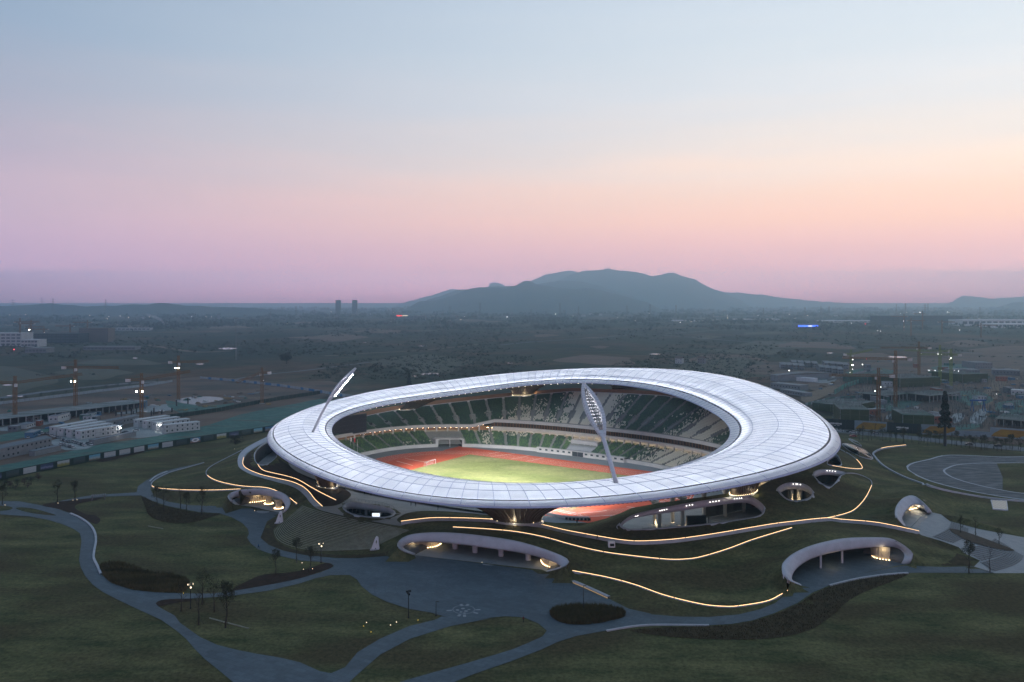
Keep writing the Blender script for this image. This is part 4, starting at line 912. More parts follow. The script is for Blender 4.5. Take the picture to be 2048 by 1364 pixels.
canopy('front', 'long low concrete canopy with flared columns over the plaza entrance', [(910,1098),(950,1105.5),(1002,1113),(1056,1121)],
       [([(808,1103),(830,1099),(855,1095),(872,1092),(882,1087)], 3.6, 150), ([(1082,1120),(1086,1127),(1098,1133),(1116,1137)], 3.4, 150)])
canopy('left', 'small curved concrete canopy with warm lit walls and round fluted drums inside', [],
       [([(467,1005),(490,1005),(515,1003.5),(531,1001)], 3.8, 110)])
for px, py in ((537.5, 1007.5), (557.5, 1016.5)):                             # lit drums
    b = at(px, py, 0); r0 = empty('lit_drum', b, 0, 'round fluted column glowing warmly under the small curved canopy, '+('standing next to its lit wall' if px < 550 else 'standing next to its open end'), 'column', 'glowing drum columns'); rg = []
    for h, r in ((0, 1.35), (2.4, 1.4), (3.4, 1.9), (4.3, 3.0)): rg.append([(r*math.cos(t), r*math.sin(t), h) for t in np.linspace(0, 2*PI, 20, endpoint=False)])
    MB().loft(rg, True).build('drum', M_LITWALL, r0, True); mb = MB()
    for k in range(20): mb.box((1.75*math.cos(k*PI/10), 1.75*math.sin(k*PI/10), .2), (.24, .24, .16))
    mb.build('foot_lamps', M_WARMDOT, r0)['kind'] = 'stuff'; plight('drum_washer', b+Vector((-1.6, -2.4, 1.2)), 16, parent=r0)
canopy('right', 'wide concrete arch canopy over the lane entrance with one lit curved wall', [],
       [([(1741,1106),(1745,1113),(1757,1117),(1780,1120)], 4.2, 130)], M_PAVE)
plight('entrance_ceiling_lamp', at(1664, 1117, 3.0), 170)
W(MB().box(at(1641, 1122, 2.4), (.6, .6, 5.2)).build('entrance_pier', M_SHELL), bpy.data.objects['entrance_canopy.002'])
W(MB().box(at(1684, 1112, 2.4), (.6, .6, 5.2)).build('entrance_pier', M_SHELL), bpy.data.objects['entrance_canopy.002'])
canopy('tunnel', 'pointed concrete hood over the brightly lit tunnel by the steps', [], [([(1818,1019),(1834,1015.5),(1852,1017)], 3.4, 420)])
plight('tunnel_lamp', ((1836-1024)/FPX*316, 316, 5.2), 900, (1, .86, .66), .8)

# ------------------------------------------------------------------ openings in the mound
def opening(key, label, fascia, floor_z, lip=.55, extra=None, floor=True, rimw=.9, back=False):
    pts = OPEN[key]; L0 = np.array([tuple(at(*p)) for p in smooth_px(pts, 4, True)]); c = L0.mean(0); n = len(L0)
    root = empty('mound_opening', (c[0], c[1], floor_z), 0, label, 'opening', 'rounded openings in the lawn mound')
    out = L0+(L0-c)/np.linalg.norm((L0-c)[:, :2], axis=1)[:, None]*np.array([rimw, rimw, 0]); out[:, 2] = gz(out)+.12
    rim_top = L0.copy(); rim_top[:, 2] += .25
    yy = L0[:, 1]; f = (yy-yy.min())/(np.ptp(yy)+1e-9); drop = lip+(fascia-lip)*np.clip((f-.25)/.5, 0, 1)
    low = L0.copy(); low[:, 2] -= drop; inn = low+(c-low)*np.array([.02, .02, 0]); inn[:, 2] = low[:, 2]
    ob = low+(low-c)*np.array([.06, .06, 0]); ob[:, 2] = low[:, 2]
    outl = out.copy(); outl[:, 2] -= .7
    W(MB().loft([outl, out, rim_top, inn, ob], True).build('concrete_rim', M_SHELL, None, True), root)
    if floor:
        fl = np.where((L0[:, 1] > c[1])[:, None], c+(L0-c)*np.array([1.12, 1.8, 0]), c+(L0-c)*np.array([1.03, 1.03, 0])); W(mesh('floor', [(p[0], p[1], floor_z) for p in fl], [tuple(range(n))], M_FLOORP), root)
    if back:
        k_ = (L0[:, 1] > c[1])[:, None]; wl = np.where(k_, c+(L0-c)*np.array([1.1, 1.75, 1]), c+(L0-c)*np.array([1.03, 1.03, 1]))
        W(MB().loft([[(p[0], p[1], p[2]-.9) for p in wl], [(p[0], p[1], floor_z) for p in wl]], True).build('inner_wall', back, None, True), root)
    return root, L0, c
ov, L0, c = opening('oval', 'oval light well in the concourse paving above the terraced lawn', 2.3, .3, back=M_GLASS)
gx0, gx1 = L0[:, 0].min(), L0[:, 0].max(); yb = L0[:, 1].max()
for i in range(14):
    x = gx0+(gx1-gx0)*(i+.5)/14; W(MB().box((x, yb+.6, 2.3), (.18, .2, 4.2)).build('mullion', M_GREY), ov)
W(MB().box((*at(732, 1026, 2.3)[:2], 2.3), (.9, .9, 4.3)).build('column', M_SHELL), ov)
M_SCR = glow('lit_information_screen', (.80, .88, 1.0), 1.4)
p = Vector(((752-1024)/FPX*(yb+.2), yb+.2, CAMH-(1030-HORIZON)*(yb+.2)/FPX)); ms = empty('information_screen', p, 0, 'bright white information screen glowing inside the oval light well', 'screen')
MB().box((0, 0, 0), (3.0, .2, 1.5)).build('screen_face', M_SCR, ms); MB().box((0, .15, 0), (3.2, .2, 1.7)).build('screen_frame', M_DARK, ms)
lo, L0, c = opening('long', 'long curved opening in the mound showing concourse columns beneath', 2.3, 1.0, floor=False)
fl = [at(x, y, .6) for x, y in ((1225,1075),(1500,1060),(1560,1030),(1540,1006),(1440,1002),(1330,1014),(1230,1030))]
sheet('concourse_slab', fl, M_CONCW, lo)
M_LITCOL = mat('concourse_column', (.42, .40, .36), .7)
for px, py in ((1309,1047),(1319,1056),(1345,1044),(1365,1052),(1408,1043),(1450,1032),(1488,1024)):
    b = at(px, py, .7); zt = float(gz([(b.x, b.y)])[0])-.6; rg = [[(b.x+r*math.cos(t), b.y+r*math.sin(t), .7+(zt-.7)*h) for t in np.linspace(0, 2*PI, 12, endpoint=False)] for h, r in ((0, .75), (.7, .8), (.9, 1.1), (1, 1.9))]
    W(MB().loft(rg, True).build('column', M_LITCOL, None, True), lo)
for px, py, w_ in ((1312,1044,220),(1365,1046,260),(1345,1040,200)): plight('column_uplight', at(px, py, 1.2)+Vector((0, -1.4, 0)), w_, parent=lo)
Pw = [at(1408, 1036, .7), at(1450, 1028, .7), at(1500, 1016, .7), at(1545, 1008, .7)]; W(MB().loft([Pw, [q+Vector((0, 0, 6.4)) for q in Pw]]).build('inner_wall', M_CEIL), lo)
W(MB().box(at(1392, 1040, 2.6), (7.5, 1.2, 3.6), .1).build('lift_cage', M_DARK), lo)
for k in range(6):
    b = at(1376+k*8, 1041, 2.4); W(MB().box((b.x, b.y-.75, 2.4), (.2, .2, 3.8)).build('cage_bar', M_DARK), lo)
M_BLUEP = mat('blue_panel', (.02, .10, .28), .5)
for px in (1387, 1404): b = at(px, 1042, 1.6); W(MB().box((b.x, b.y-.7, 1.7), (1.8, .1, .9)).build('blue_panel', M_BLUEP), lo)
mb = MB()
for px in np.linspace(1285, 1500, 20): b = at(px, 1057-(px-1285)/215*24, 1.3); mb.box((b.x, b.y, 1.2), (.06, .06, 1.1))
ra = [at(px, 1057-(px-1285)/215*24, 1.75) for px in np.linspace(1285, 1500, 20)]; mb.tube(ra, .05, 4); W(mb.build('railing', M_GREY), lo)
def fascia_dots(groups, root, key, dz=.6):
    P = np.array([tuple(at(*p)) for p in smooth_px(OPEN[key], 8, True)]); X = 1024+FPX*P[:, 0]/P[:, 1]; far = P[:, 1] > np.median(P[:, 1])
    for gx in groups:
        mb = MB()
        for k in range(4):
            i = np.where(far, np.abs(X-(gx+k*4.6)), 1e9).argmin(); mb.box((P[i][0], P[i][1]-.35, P[i][2]-dz), (.2, .2, .14))
        W(mb.build('spot_lamps', M_WHITELED), root)['kind'] = 'stuff'
fascia_dots((1262,1319,1372,1421,1470), lo, 'long')
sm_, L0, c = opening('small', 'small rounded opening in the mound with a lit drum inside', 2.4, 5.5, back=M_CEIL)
for px, w_ in ((1583, .7), (1599, 1.1)):
    yb_ = L0[:, 1].max()+1.2; b = Vector(((px-1024)/FPX*yb_, yb_, 0)); W(MB().loft([[(b.x+r*math.cos(t), b.y+r*math.sin(t), z) for t in np.linspace(0, 2*PI, 12, endpoint=False)] for r, z in ((w_, 5.5), (w_, 10.5))], True).build('column', M_LITCOL, None, True), sm_)
plight('column_uplight', Vector(((1592-1024)/FPX*(L0[:, 1].max()-1), L0[:, 1].max()-1, 7.0)), 260, parent=sm_); fascia_dots((1586,), sm_, 'small', .35)
ey, L0, c = opening('eye', 'tapered eye-shaped opening in the mound below the roof edge', 2.2, 6.5, back=M_BOX); fascia_dots((1655,), ey, 'eye', .3)
opening('slot', 'narrow opening in the mound tucked under the roof edge', 1.6, 7.0, back=M_BOX)
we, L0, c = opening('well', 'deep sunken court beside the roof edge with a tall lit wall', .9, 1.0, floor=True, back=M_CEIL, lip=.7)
plight('court_wall_light', (c[0]+3, c[1]+2.0, 3.0), 260, parent=we)
plight('eye_court_light', (*ey.location[:2], 8.0), 60, parent=ey)
# ------------------------------------------------------------------ glazed skylights flush with the turf
def skylight(pts, label, m, w=.35, sm=4):
    L0 = [ground(x, y, .1) for x, y in smooth_px(pts, sm, True)]; c = sum(L0, Vector())/len(L0); root = empty('skylight', c, 0, label, 'skylight')
    inn = [p+(c-p).normalized()*w for p in L0]; W(MB().loft([[p+Vector((0, 0, -.3)) for p in L0], [p+Vector((0, 0, .3)) for p in L0], [p+Vector((0, 0, .3)) for p in inn], [p+Vector((0, 0, -.1)) for p in inn]], True).build('kerb', M_SHELL), root)
    n = len(inn); vs_ = [tuple(p+Vector((0, 0, .25))) for p in inn]+[tuple(c+Vector((0, 0, .4)))]
    W(mesh('glazing', vs_, [(i, (i+1) % n, n) for i in range(n)], m), root)
    mb = MB(); xs_ = np.linspace(min(p.x for p in inn), max(p.x for p in inn), 9)[1:-1]
    for x in xs_:
        ys_ = []
        for i in range(n):
            a_, b_ = inn[i], inn[(i+1) % n]
            if (a_.x-x)*(b_.x-x) < 0: t = (x-a_.x)/(b_.x-a_.x); ys_.append(a_.lerp(b_, t)+Vector((0, 0, .42)))
        if len(ys_) == 2: mb.tube(ys_, .06, 4)
    W(mb.build('glazing_bars', M_GREY), root); return root
skylight([(1684,889.8),(1697,888.4),(1726.6,898.6),(1744,913),(1744,919),(1723.7,914.8),(1700,903)], 'leaf-shaped dark glass skylight in the grass slope beyond the roof', M_GLASS)
skylight([(1697,878),(1712,882.5),(1723.7,892.8),(1709,887)], 'thin sliver of pale skylight near the road behind the slope', M_CONC)
M_LBOX = glow('white_backlit_glazing', (.9, .95, 1.0), .30)
skylight([(1981,1001),(2014,1002.8),(2016.5,1021.8),(1985.5,1019.5)], 'glowing white rectangular skylight in the lawn beside the practice track', M_LBOX, .9, 1)

# ------------------------------------------------------------------ lit path edges: low wall with a light line on top
def light_edge(pts, label, h=.55, lit=(0, 1), w=.30, off=0.0, seg=19.0):
    P = [ground(x, y) for x, y in smooth_px(pts, 6)]; Q_ = resample([tuple(p) for p in P], 1.5); Q_[:, 2] = gz(Q_)
    root = empty('lit_path_edge', tuple(Q_[len(Q_)//2]), 0, label, 'light strip', 'lit path edges winding over the mound'); n = len(Q_)
    T_ = np.gradient(Q_, axis=0)[:, :2]; T_ /= np.linalg.norm(T_, axis=1)[:, None]+1e-9; Nn = np.c_[-T_[:, 1], T_[:, 0], np.zeros(n)]
    a, b = Q_-Nn*w/2, Q_+Nn*w/2; up = np.array([0, 0, 1.0])
    W(MB().loft([a-up*.4, a+up*h, b+up*h, b-up*.4]).build('edge_wall', M_CONC), root)
    i0, i1 = int(lit[0]*(n-1)), int(lit[1]*(n-1)); k = max(3, int(seg/1.5)); i = i0
    while i < i1:
        j = min(i+k, i1); s_ = slice(i, j+1); A_ = Q_[s_].copy()
        if len(A_) >= 2:
            A_[-1] = A_[-1]*.82+A_[-2]*.18 if j < i1 else A_[-1]
            nn = Nn[s_]; ww = .052
            lo_ = A_+up*(h+.02); W(MB().loft([lo_-nn*ww, lo_-nn*ww+up*.11, lo_+nn*ww+up*.11, lo_+nn*ww]).build('light_segment', M_WARM), root)
        i = j
    return root
light_edge([(514.5,929),(526,941.4),(549.7,948),(571.7,953),(596.6,961),(626,978),(648,989.8),(672,1001.5)], 'glowing path edge above the walkway, running from the sunken court down to the planted bed', .3)
light_edge([(541,879),(513,893.7),(492.5,908.4),(486,921.6),(486.7,931.8),(497,940.6),(523,951),(552.6,958),(582,964.8),(604,974),(618.6,986),(630,1000.8),(645,1014.7)], 'glowing inner edge of the pale elevated walkway curving to the concourse', .4, (.30, 1))
light_edge([(484,901),(454.6,916),(422,933.5),(412,946.6),(422,958),(446,967),(484,974),(528,977),(551,983),(575,995),(594,1009.7)], 'glowing edge sweeping round the slope above the small curved canopy', .45, (.42, 1))
light_edge([(408,926),(370,937),(337,946.6),(312,959),(304,966),(303,972),(311,977),(337,980),(381,982),(430,982),(481,980)], 'glowing edge hugging the foot of the slope by the entrance path', .45, (.50, 1))
light_edge([(802,1049),(821,1046.5),(834,1045),(865,1042),(910,1042),(947,1043),(1001,1046),(1056.5,1052),(1086,1056),(1132.5,1067),(1194.6,1078.7),(1243,1086.6),(1281,1089),(1339.7,1086),(1389.5,1080),(1448,1071),(1500,1062),(1550,1053.7),(1583,1049.7),(1653,1042.3),(1682.6,1045),(1741,1049.7),(1785,1057),(1838,1068.7)], 'longest glowing edge with pale parapet, crossing the whole front of the mound', 1.15)
light_edge([(906,1055.8),(980,1060),(1038,1066),(1093.6,1077),(1147,1092),(1205,1105),(1269,1113.8),(1337,1120.5),(1375,1119.7),(1404,1115),(1457,1099),(1506.6,1080.5),(1584,1057)], 'glowing edge dipping across the slope between the plaza canopy and the longest edge', .3)
light_edge([(1134.6,1141.6),(1208,1155),(1269,1171),(1331,1193),(1404,1210.5),(1448,1215),(1477,1214),(1533,1204.6),(1560,1192),(1591.6,1174)], 'lowest glowing edge along the foot of the slope beside the lane', .3)
light_edge([(1691.5,947),(1712,948),(1732.6,955.8),(1743.7,966),(1738.4,983.7),(1723.7,1007),(1700,1026),(1655,1038)], 'glowing edge looping down from the eye-shaped opening', .4, (.36, 1))
light_edge([(1665,933),(1697,938),(1721,939),(1724,934.4),(1715,922),(1700,910),(1679.7,898.6)], 'short hooked glowing edge beside the leaf-shaped skylight', .4, (0, .5))
light_edge([(1811.7,892),(1779.5,895.7),(1759,900),(1746.6,907.5),(1750,914.8),(1764.7,931),(1794,948.5),(1829,963),(1888,980.8),(1976,997),(2060,1005)], 'white parapet with a lit tip, curving round the practice track', .7, (0, .18), .8)
# ------------------------------------------------------------------ beds, walkway, concourse
M_MULCH = mat('brown_mulch', (.046, .029, .022), .95, (.026, .018, .014), .5, amount=.9, detail=7, bump=.7, bscale=1.6, spec=.1)
BEDS = [
 (M_DARKTURF, 'planting_bed', [(283,993),(290,1012),(297,1030),(320,1042),(360,1047),(395,1043),(420,1035),(440,1028),(396,1025.5),(337,1014),(305,1003.5)]),
 (M_MULCH, 'planting_bed', [(84,1011.5),(110,1004.5),(150,1000.5),(205,995),(190,1001),(158,1008),(150,1016),(170,1028),(190,1031),(201,1040),(194,1048),(184,1046),(163,1036),(143,1027),(119,1018.5)]),
 (M_REED, 'reed_bed', [(202,1131),(232,1125),(262,1132),(300,1146),(352,1152),(378,1163),(374,1180),(355,1186),(308,1184),(264,1179),(223,1166),(204,1148)]),
 (M_MULCH, 'planting_bed', [(465,1181),(500,1160),(530,1149),(580,1145),(615,1138),(650,1126.5),(666,1131),(660,1137),(640,1144),(596,1158),(538,1170)]),
 (M_MULCH, 'planting_bed', [(313,1206),(330,1199.5),(380,1198),(381,1203),(352,1206),(320,1213)]),
 (M_DARKTURF, 'planting_bed', [(1420,1252.5),(1463,1250.5),(1507,1243),(1550,1229),(1596,1209),(1626,1189),(1660,1174),(1713,1161),(1771,1152),(1816,1149),(1780,1165),(1740,1180),(1700,1200),(1660,1235),(1620,1260),(1560,1275),(1470,1280),(1350,1275),(1260,1262),(1320,1256)]),
 (M_DARKTURF, 'planting_bed', [(529,1058),(535,1045),(548,1038),(560,1041),(552,1052),(546,1065),(556,1084),(590,1100),(640,1107),(700,1110),(760,1107),(788,1099),(800,1107),(772,1111.5),(714,1116),(670,1115.5),(611,1110),(567,1101),(539,1089),(523,1076)]),
 (M_MULCH, 'mulch_bank', [(514,931),(499,938),(521,948.5),(552,955.5),(582,962.5),(604,971),(621,984),(634,1000),(648,1013),(672,1010.5),(690,1001),(701,990),(697,983),(680,975),(640,962),(600,944),(570,926),(556,918),(542,927),(529,932)]),
 (M_MULCH, 'mulch_bank', [(489,921),(488,931),(497,938),(513,931),(509,920),(508,906),(513,896),(496,909)]),
 (M_DARKTURF, 'planting_bed', [(1917,1095),(1929,1106),(1958,1122),(1952,1131),(1925,1131),(1880,1131),(1900,1122),(1912,1110)]),
]
for m, nm, pl in BEDS: drape(nm, [px_loop(pl, 4)], m, .09, 3.0, kind='structure')
walk_o = [(538,872),(505.7,888),(486.7,900),(476.4,914),(475.7,929),(481,937.7),(498.4,948),(520.4,955.5),(552.6,964.5),(579,972),(596.6,980.5),(610,992.5),(618.6,1004),(628,1013.5)]
walk_i = [(645,1013.5),(630,999.5),(619,985.5),(604,973.5),(582,964.3),(552.6,957.5),(523,950.5),(497.5,940),(488,931),(487.5,921.6),(494,908.4),(514,894),(541,880)]
drape('elevated_walkway', [[ground(x, y) for x, y in smooth_px(walk_o, 4)+smooth_px(walk_i, 4)]], M_CONC, .16, 2.0, kind='structure')
conc = [(628,1013),(646,1013.5),(672,1011.5),(690,1003),(702,992),(699,985),(690,978),(700,978.5),(740,987),(800,999),(860,1010),(920,1019),(984,1031),(950,1028),(894,1023.5),(845,1022.5),(816,1026.5),(800,1034),(794,1041),(802,1048.4),(801,1052.5),(757,1045.5),(698.6,1034.7),(659.5,1026),(640,1020.5)]
drape('concourse', [[ground(x, y) for x, y in smooth_px(conc, 3, True)]], M_CONCW, .14, 2.5, holes=[[tuple(at(*p)) for p in smooth_px(OPEN['oval'], 4, True)]], kind='structure')
M_HEDGE = mat('clipped_hedge', (.030, .050, .022), .95, (.06, .085, .035), 1.5, detail=6, bump=1)
e_ = resample([tuple(ground(x, y)) for x, y in smooth_px([(690,977),(740,986),(800,998),(860,1009),(920,1018),(984,1030)], 5)], .5)
hd = empty('hedge', tuple(e_[len(e_)//2]), 0, 'long low green hedge along the concourse edge under the roof', 'hedge'); Vv, Ff = [], []; cnt = 0
for p in e_:
    for _ in range(26):
        c = np.array([p[0]+random.gauss(0, .35), p[1]+random.gauss(0, .35), gz([p])[0]+.15+random.random()*.75]); a = rng.normal(size=3)*.16; b = rng.normal(size=3)*.16
        Vv += [c, c+a, c+b]; Ff.append((cnt, cnt+1, cnt+2)); cnt += 3
W(npmesh('foliage', Vv, Ff, M_HEDGE), hd)
# glass parapet rails round the oval well and along the track edge
def railing(pts, label, h=1.1, closed=False, gap=1.6, m=M_GREY, px=True):
    P = resample([tuple(ground(x, y, .15)) if px else (x, y) for x, y in pts], gap); root = empty('railing', tuple(P[len(P)//2]), 0, label, 'railing')
    for p in P: W(MB().box((p[0], p[1], p[2]+h/2), (.06, .06, h)).build('post', m), root) if len(P) < 60 else None
    mb = MB(); mb.tube([(p[0], p[1], p[2]+h) for p in P], .04, 4); mb.tube([(p[0], p[1], p[2]+h*.5) for p in P], .025, 3); W(mb.build('rail', m), root); return root
railing([(685,1016),(690,1006),(708,1003.6),(738,1007),(768,1012),(787,1019),(791,1026)], 'thin grey railing behind the oval light well')
railing([(1576,1046),(1620,1040.5),(1655,1037.5),(1700,1040),(1750,1046),(1790,1055),(1840,1064)], 'thin teal railing above the end of the longest lit edge', m=mat('teal_rail', (.08, .16, .15), .5))
# terraced lawn
tl = empty('terraced_lawn', tuple(ground(680, 1065)), 0, 'fan of curved grass terraces with pale stone edges below the concourse', 'terraces')
TA = np.array(smooth_px([(604,1012),(640,1024),(700,1038.5),(760,1050),(817,1061)], 8)); TB = np.array(smooth_px([(548,1060),(556,1079),(585,1093),(640,1101.5),(742,1098)], 8))
M_STEP = mat('terrace_edge_stone', (.24, .255, .20), .85, (.17, .18, .14), .8)
for k in range(25):
    f = k/24; c = TA*(1-f)+TB*f; P = resample([tuple(ground(x, y)) for x, y in c], 2.0); P[:, 2] = gz(P)+.06; mb = MB()
    T_ = np.gradient(P, axis=0)[:, :2]; T_ /= np.linalg.norm(T_, axis=1)[:, None]; Nn = np.c_[T_[:, 1], -T_[:, 0], np.zeros(len(P))]; up = np.array([0, 0, 1.])
    W(mb.loft([P-Nn*.08-up*.3, P-Nn*.08+up*.14, P+Nn*.08+up*.14, P+Nn*.08-up*.3]).build('terrace_step', M_STEP), tl)
# kerb walls and strips along the paths
def kerb(pts, label, w=.45, h=.4, m=M_CONC, name='kerb_wall', under=False):
    P = resample([tuple(ground(x, y)) for x, y in smooth_px(pts, 5)], 2.0); P[:, 2] = gz(P); T_ = np.gradient(P, axis=0)[:, :2]; T_ /= np.linalg.norm(T_, axis=1)[:, None]; Nn = np.c_[-T_[:, 1], T_[:, 0], np.zeros(len(P))]; up = np.array([0, 0, 1.])
    root = empty(name, tuple(P[len(P)//2]), 0, label, name.replace('_', ' ')); W(MB().loft([P-Nn*w/2-up*.3, P-Nn*w/2+up*h, P+Nn*w/2+up*h, P+Nn*w/2-up*.3]).build('stone_course', m), root)
    mb = MB()
    for i in range(0, len(P)-1, 2): mb.box((P[i][0], P[i][1], P[i][2]+h+.01), (.05, w, .02), math.atan2(T_[i][1], T_[i][0]))
    W(mb.build('joints', M_GREY), root)['kind'] = 'stuff'
    if under:
        Q_ = P-Nn*(w/2+.08) if (P-Nn)[:, 1].mean() < P[:, 1].mean() else P+Nn*(w/2+.08); W(MB().loft([Q_+up*.12, Q_+up*.28]).build('light_line', M_DIM), root)
    return root
M_DIM = glow('dim_amber_led', (1, .62, .22), .55)
kerb([(141,1027.5),(161,1036.5),(179,1049.5),(189,1064),(192,1081.5),(188.5,1102),(187.5,1117),(194,1131),(202,1149)], 'pale kerb wall on the inside of the winding path', .7)
kerb([(1213,1263),(1266,1254),(1316,1251),(1418,1252)], 'pale kerb wall between the lane and the dark planting bed')
kerb([(1659,1172),(1712,1159),(1770,1150.5),(1816,1147)], 'pale kerb wall opposite the wide arch canopy', .6)
kerb([(1131,1159),(1170,1175),(1218,1197)], 'low pale bench wall with amber light at the plaza edge', .9, .7, under=True, name='bench_wall')
kerb([(419,1237),(498,1258)], 'straight white strip set in the lawn behind two bare trees', .3, .25, M_STEP, 'lawn_strip')
kerb([(297,1053),(326,1058)], 'short white strip set in the open lawn near the dark bed', .3, .25, M_STEP, 'lawn_strip')
kerb([(299,964),(312,953),(334,943.5)], 'white kerb where the entrance path narrows to a tail', .7)
# plaza inlays
M_INLAY = mat('pale_inlay_stone', (.24, .26, .28), .7, (.19, .21, .23), 1.0); M_INLAYD = mat('plaza_joint', (.060, .080, .098), .8)
def flat_poly(mb, pts, z): n = len(mb.v); mb.add([at(x, y, z) for x, y in pts], [tuple(range(len(pts)))])
emb = empty('plaza_emblem', at(927, 1220, .1), 0, 'sun-shaped pale paving emblem with rays set in the plaza', 'emblem'); mb = MB()
for k in range(40):
    t0, t1 = 2*PI*k/40, 2*PI*(k+1)/40
    flat_poly(mb, [(927.5+23*math.cos(t0), 1219+9*math.sin(t0)), (927.5+23*math.cos(t1), 1219+9*math.sin(t1)), (927.5+20.5*math.cos(t1), 1219+8*math.sin(t1)), (927.5+20.5*math.cos(t0), 1219+8*math.sin(t0))], .122)
W(mb.build('ring', mat('faint_inlay', (.15, .175, .20), .7)), emb)
for a, b in (((893,1221),(904,1220.5)), ((951,1219.5),(961,1219)), ((921.5,1208),(924.5,1212)), ((936.5,1208),(933,1212)), ((947,1224.5),(956,1227)), ((916.5,1232.5),(920.5,1228.5)), ((929.5,1233.5),(928.5,1229))):
    A_, B_ = at(*a, .13), at(*b, .13); mb = MB(); ribbon(mb, [A_, B_], .85); W(mb.build('ray', M_INLAY), emb)
for cx, cy, rx, ry in ((926,1217,4,1.5),(915,1220,3.6,1.5),(932,1222,4,1.6),(922,1224,3,1.2),(929,1226,3,1.1),(938,1219,3.2,.9)):
    mb = MB(); flat_poly(mb, [(cx+rx*math.cos(t), cy+ry*math.sin(t)) for t in np.linspace(0, 2*PI, 14, endpoint=False)], .13); W(mb.build('petal', M_INLAY), emb)
for cx, cy, rx, ry, lb in ((978.5,1125.7,15.8,5.2,'pale round floor disc with dark marks before the plaza canopy'), (526,1022.8,13,3.4,'pale round floor disc before the small curved canopy')):
    ds_ = empty('floor_disc', at(cx, cy, .1), 0, lb, 'floor disc'); mb = MB(); flat_poly(mb, [(cx+rx*math.cos(t), cy+ry*math.sin(t)) for t in np.linspace(0, 2*PI, 32, endpoint=False)], .125); W(mb.build('disc', M_INLAY), ds_)
    if rx > 14:
        for k in range(7): mb = MB(); x = cx-9+k*2.6; flat_poly(mb, [(x, cy-.9), (x+1.2+(k % 2)*.6, cy-.9+(k % 3)*.3), (x+1.4, cy+.1), (x+.2, cy+.2)], .135); W(mb.build('mark', M_INLAYD), ds_)
mb = MB()
for r in np.arange(7, 60, 3.1):
    c0 = at(960, 1165, .118); pts = [(c0.x+r*math.cos(t)*1.0, c0.y+r*math.sin(t)*1.0, .118) for t in np.linspace(0, 2*PI, 120)]
    pl_ = FLAT[2]; ins = inside(np.array(pts)[:, :2], pl_)
    for i in range(119):
        if ins[i] and ins[i+1]: ribbon(mb, [pts[i], pts[i+1]], .16)
tag(mb.build('plaza_joints', M_INLAYD), kind='structure')
# ------------------------------------------------------------------ letter signs
def letter_a(px, py, h, label, lean=.14, rz=0.0):
    o = [(-.5, 0), (-.16, 0), (-.10, .10), (0, .17), (.10, .10), (.16, 0), (.46, 0), (.50, .06), (.22, .92), (.12, 1.0), (-.06, 1.0), (-.14, .93), (-.52, .08)]
    hole = [(.035+.12*math.cos(t)*.8, .60+.15*math.sin(t)) for t in np.linspace(0, 2*PI, 12, endpoint=False)]
    xy, T = cdt([[(x+lean*y, y) for x, y in o]], 10, [[(x+lean*y, y) for x, y in hole]]); th = .8/h
    V = [(x*h*.62, -th*h/2, y*h) for x, y in xy]+[(x*h*.62, th*h/2, y*h) for x, y in xy]; n = len(xy); Fq = [tuple(t) for t in T]+[tuple(i+n for i in t[::-1]) for t in T]
    ed = {}
    for t in T:
        for i in range(3): k = (int(t[i]), int(t[(i+1) % 3])); ed[k] = 1
    for (a, b) in ed:
        if (b, a) not in ed: Fq.append((b, a, a+n, b+n))
    r = empty('letter_sign', ground(px, py), rz, label, 'letter sign', 'white letter signs'); mesh('letter', V, Fq, M_WHITE, r); MB().box((0, 0, .05), (h*.8, 1.3, .35)).build('plinth', M_CONC, r); return r
letter_a(559, 1046, 4.4, 'white standing letter A beside the small curved canopy'); letter_a(751, 1099, 4.5, 'white standing letter A at the foot of the terraced lawn')

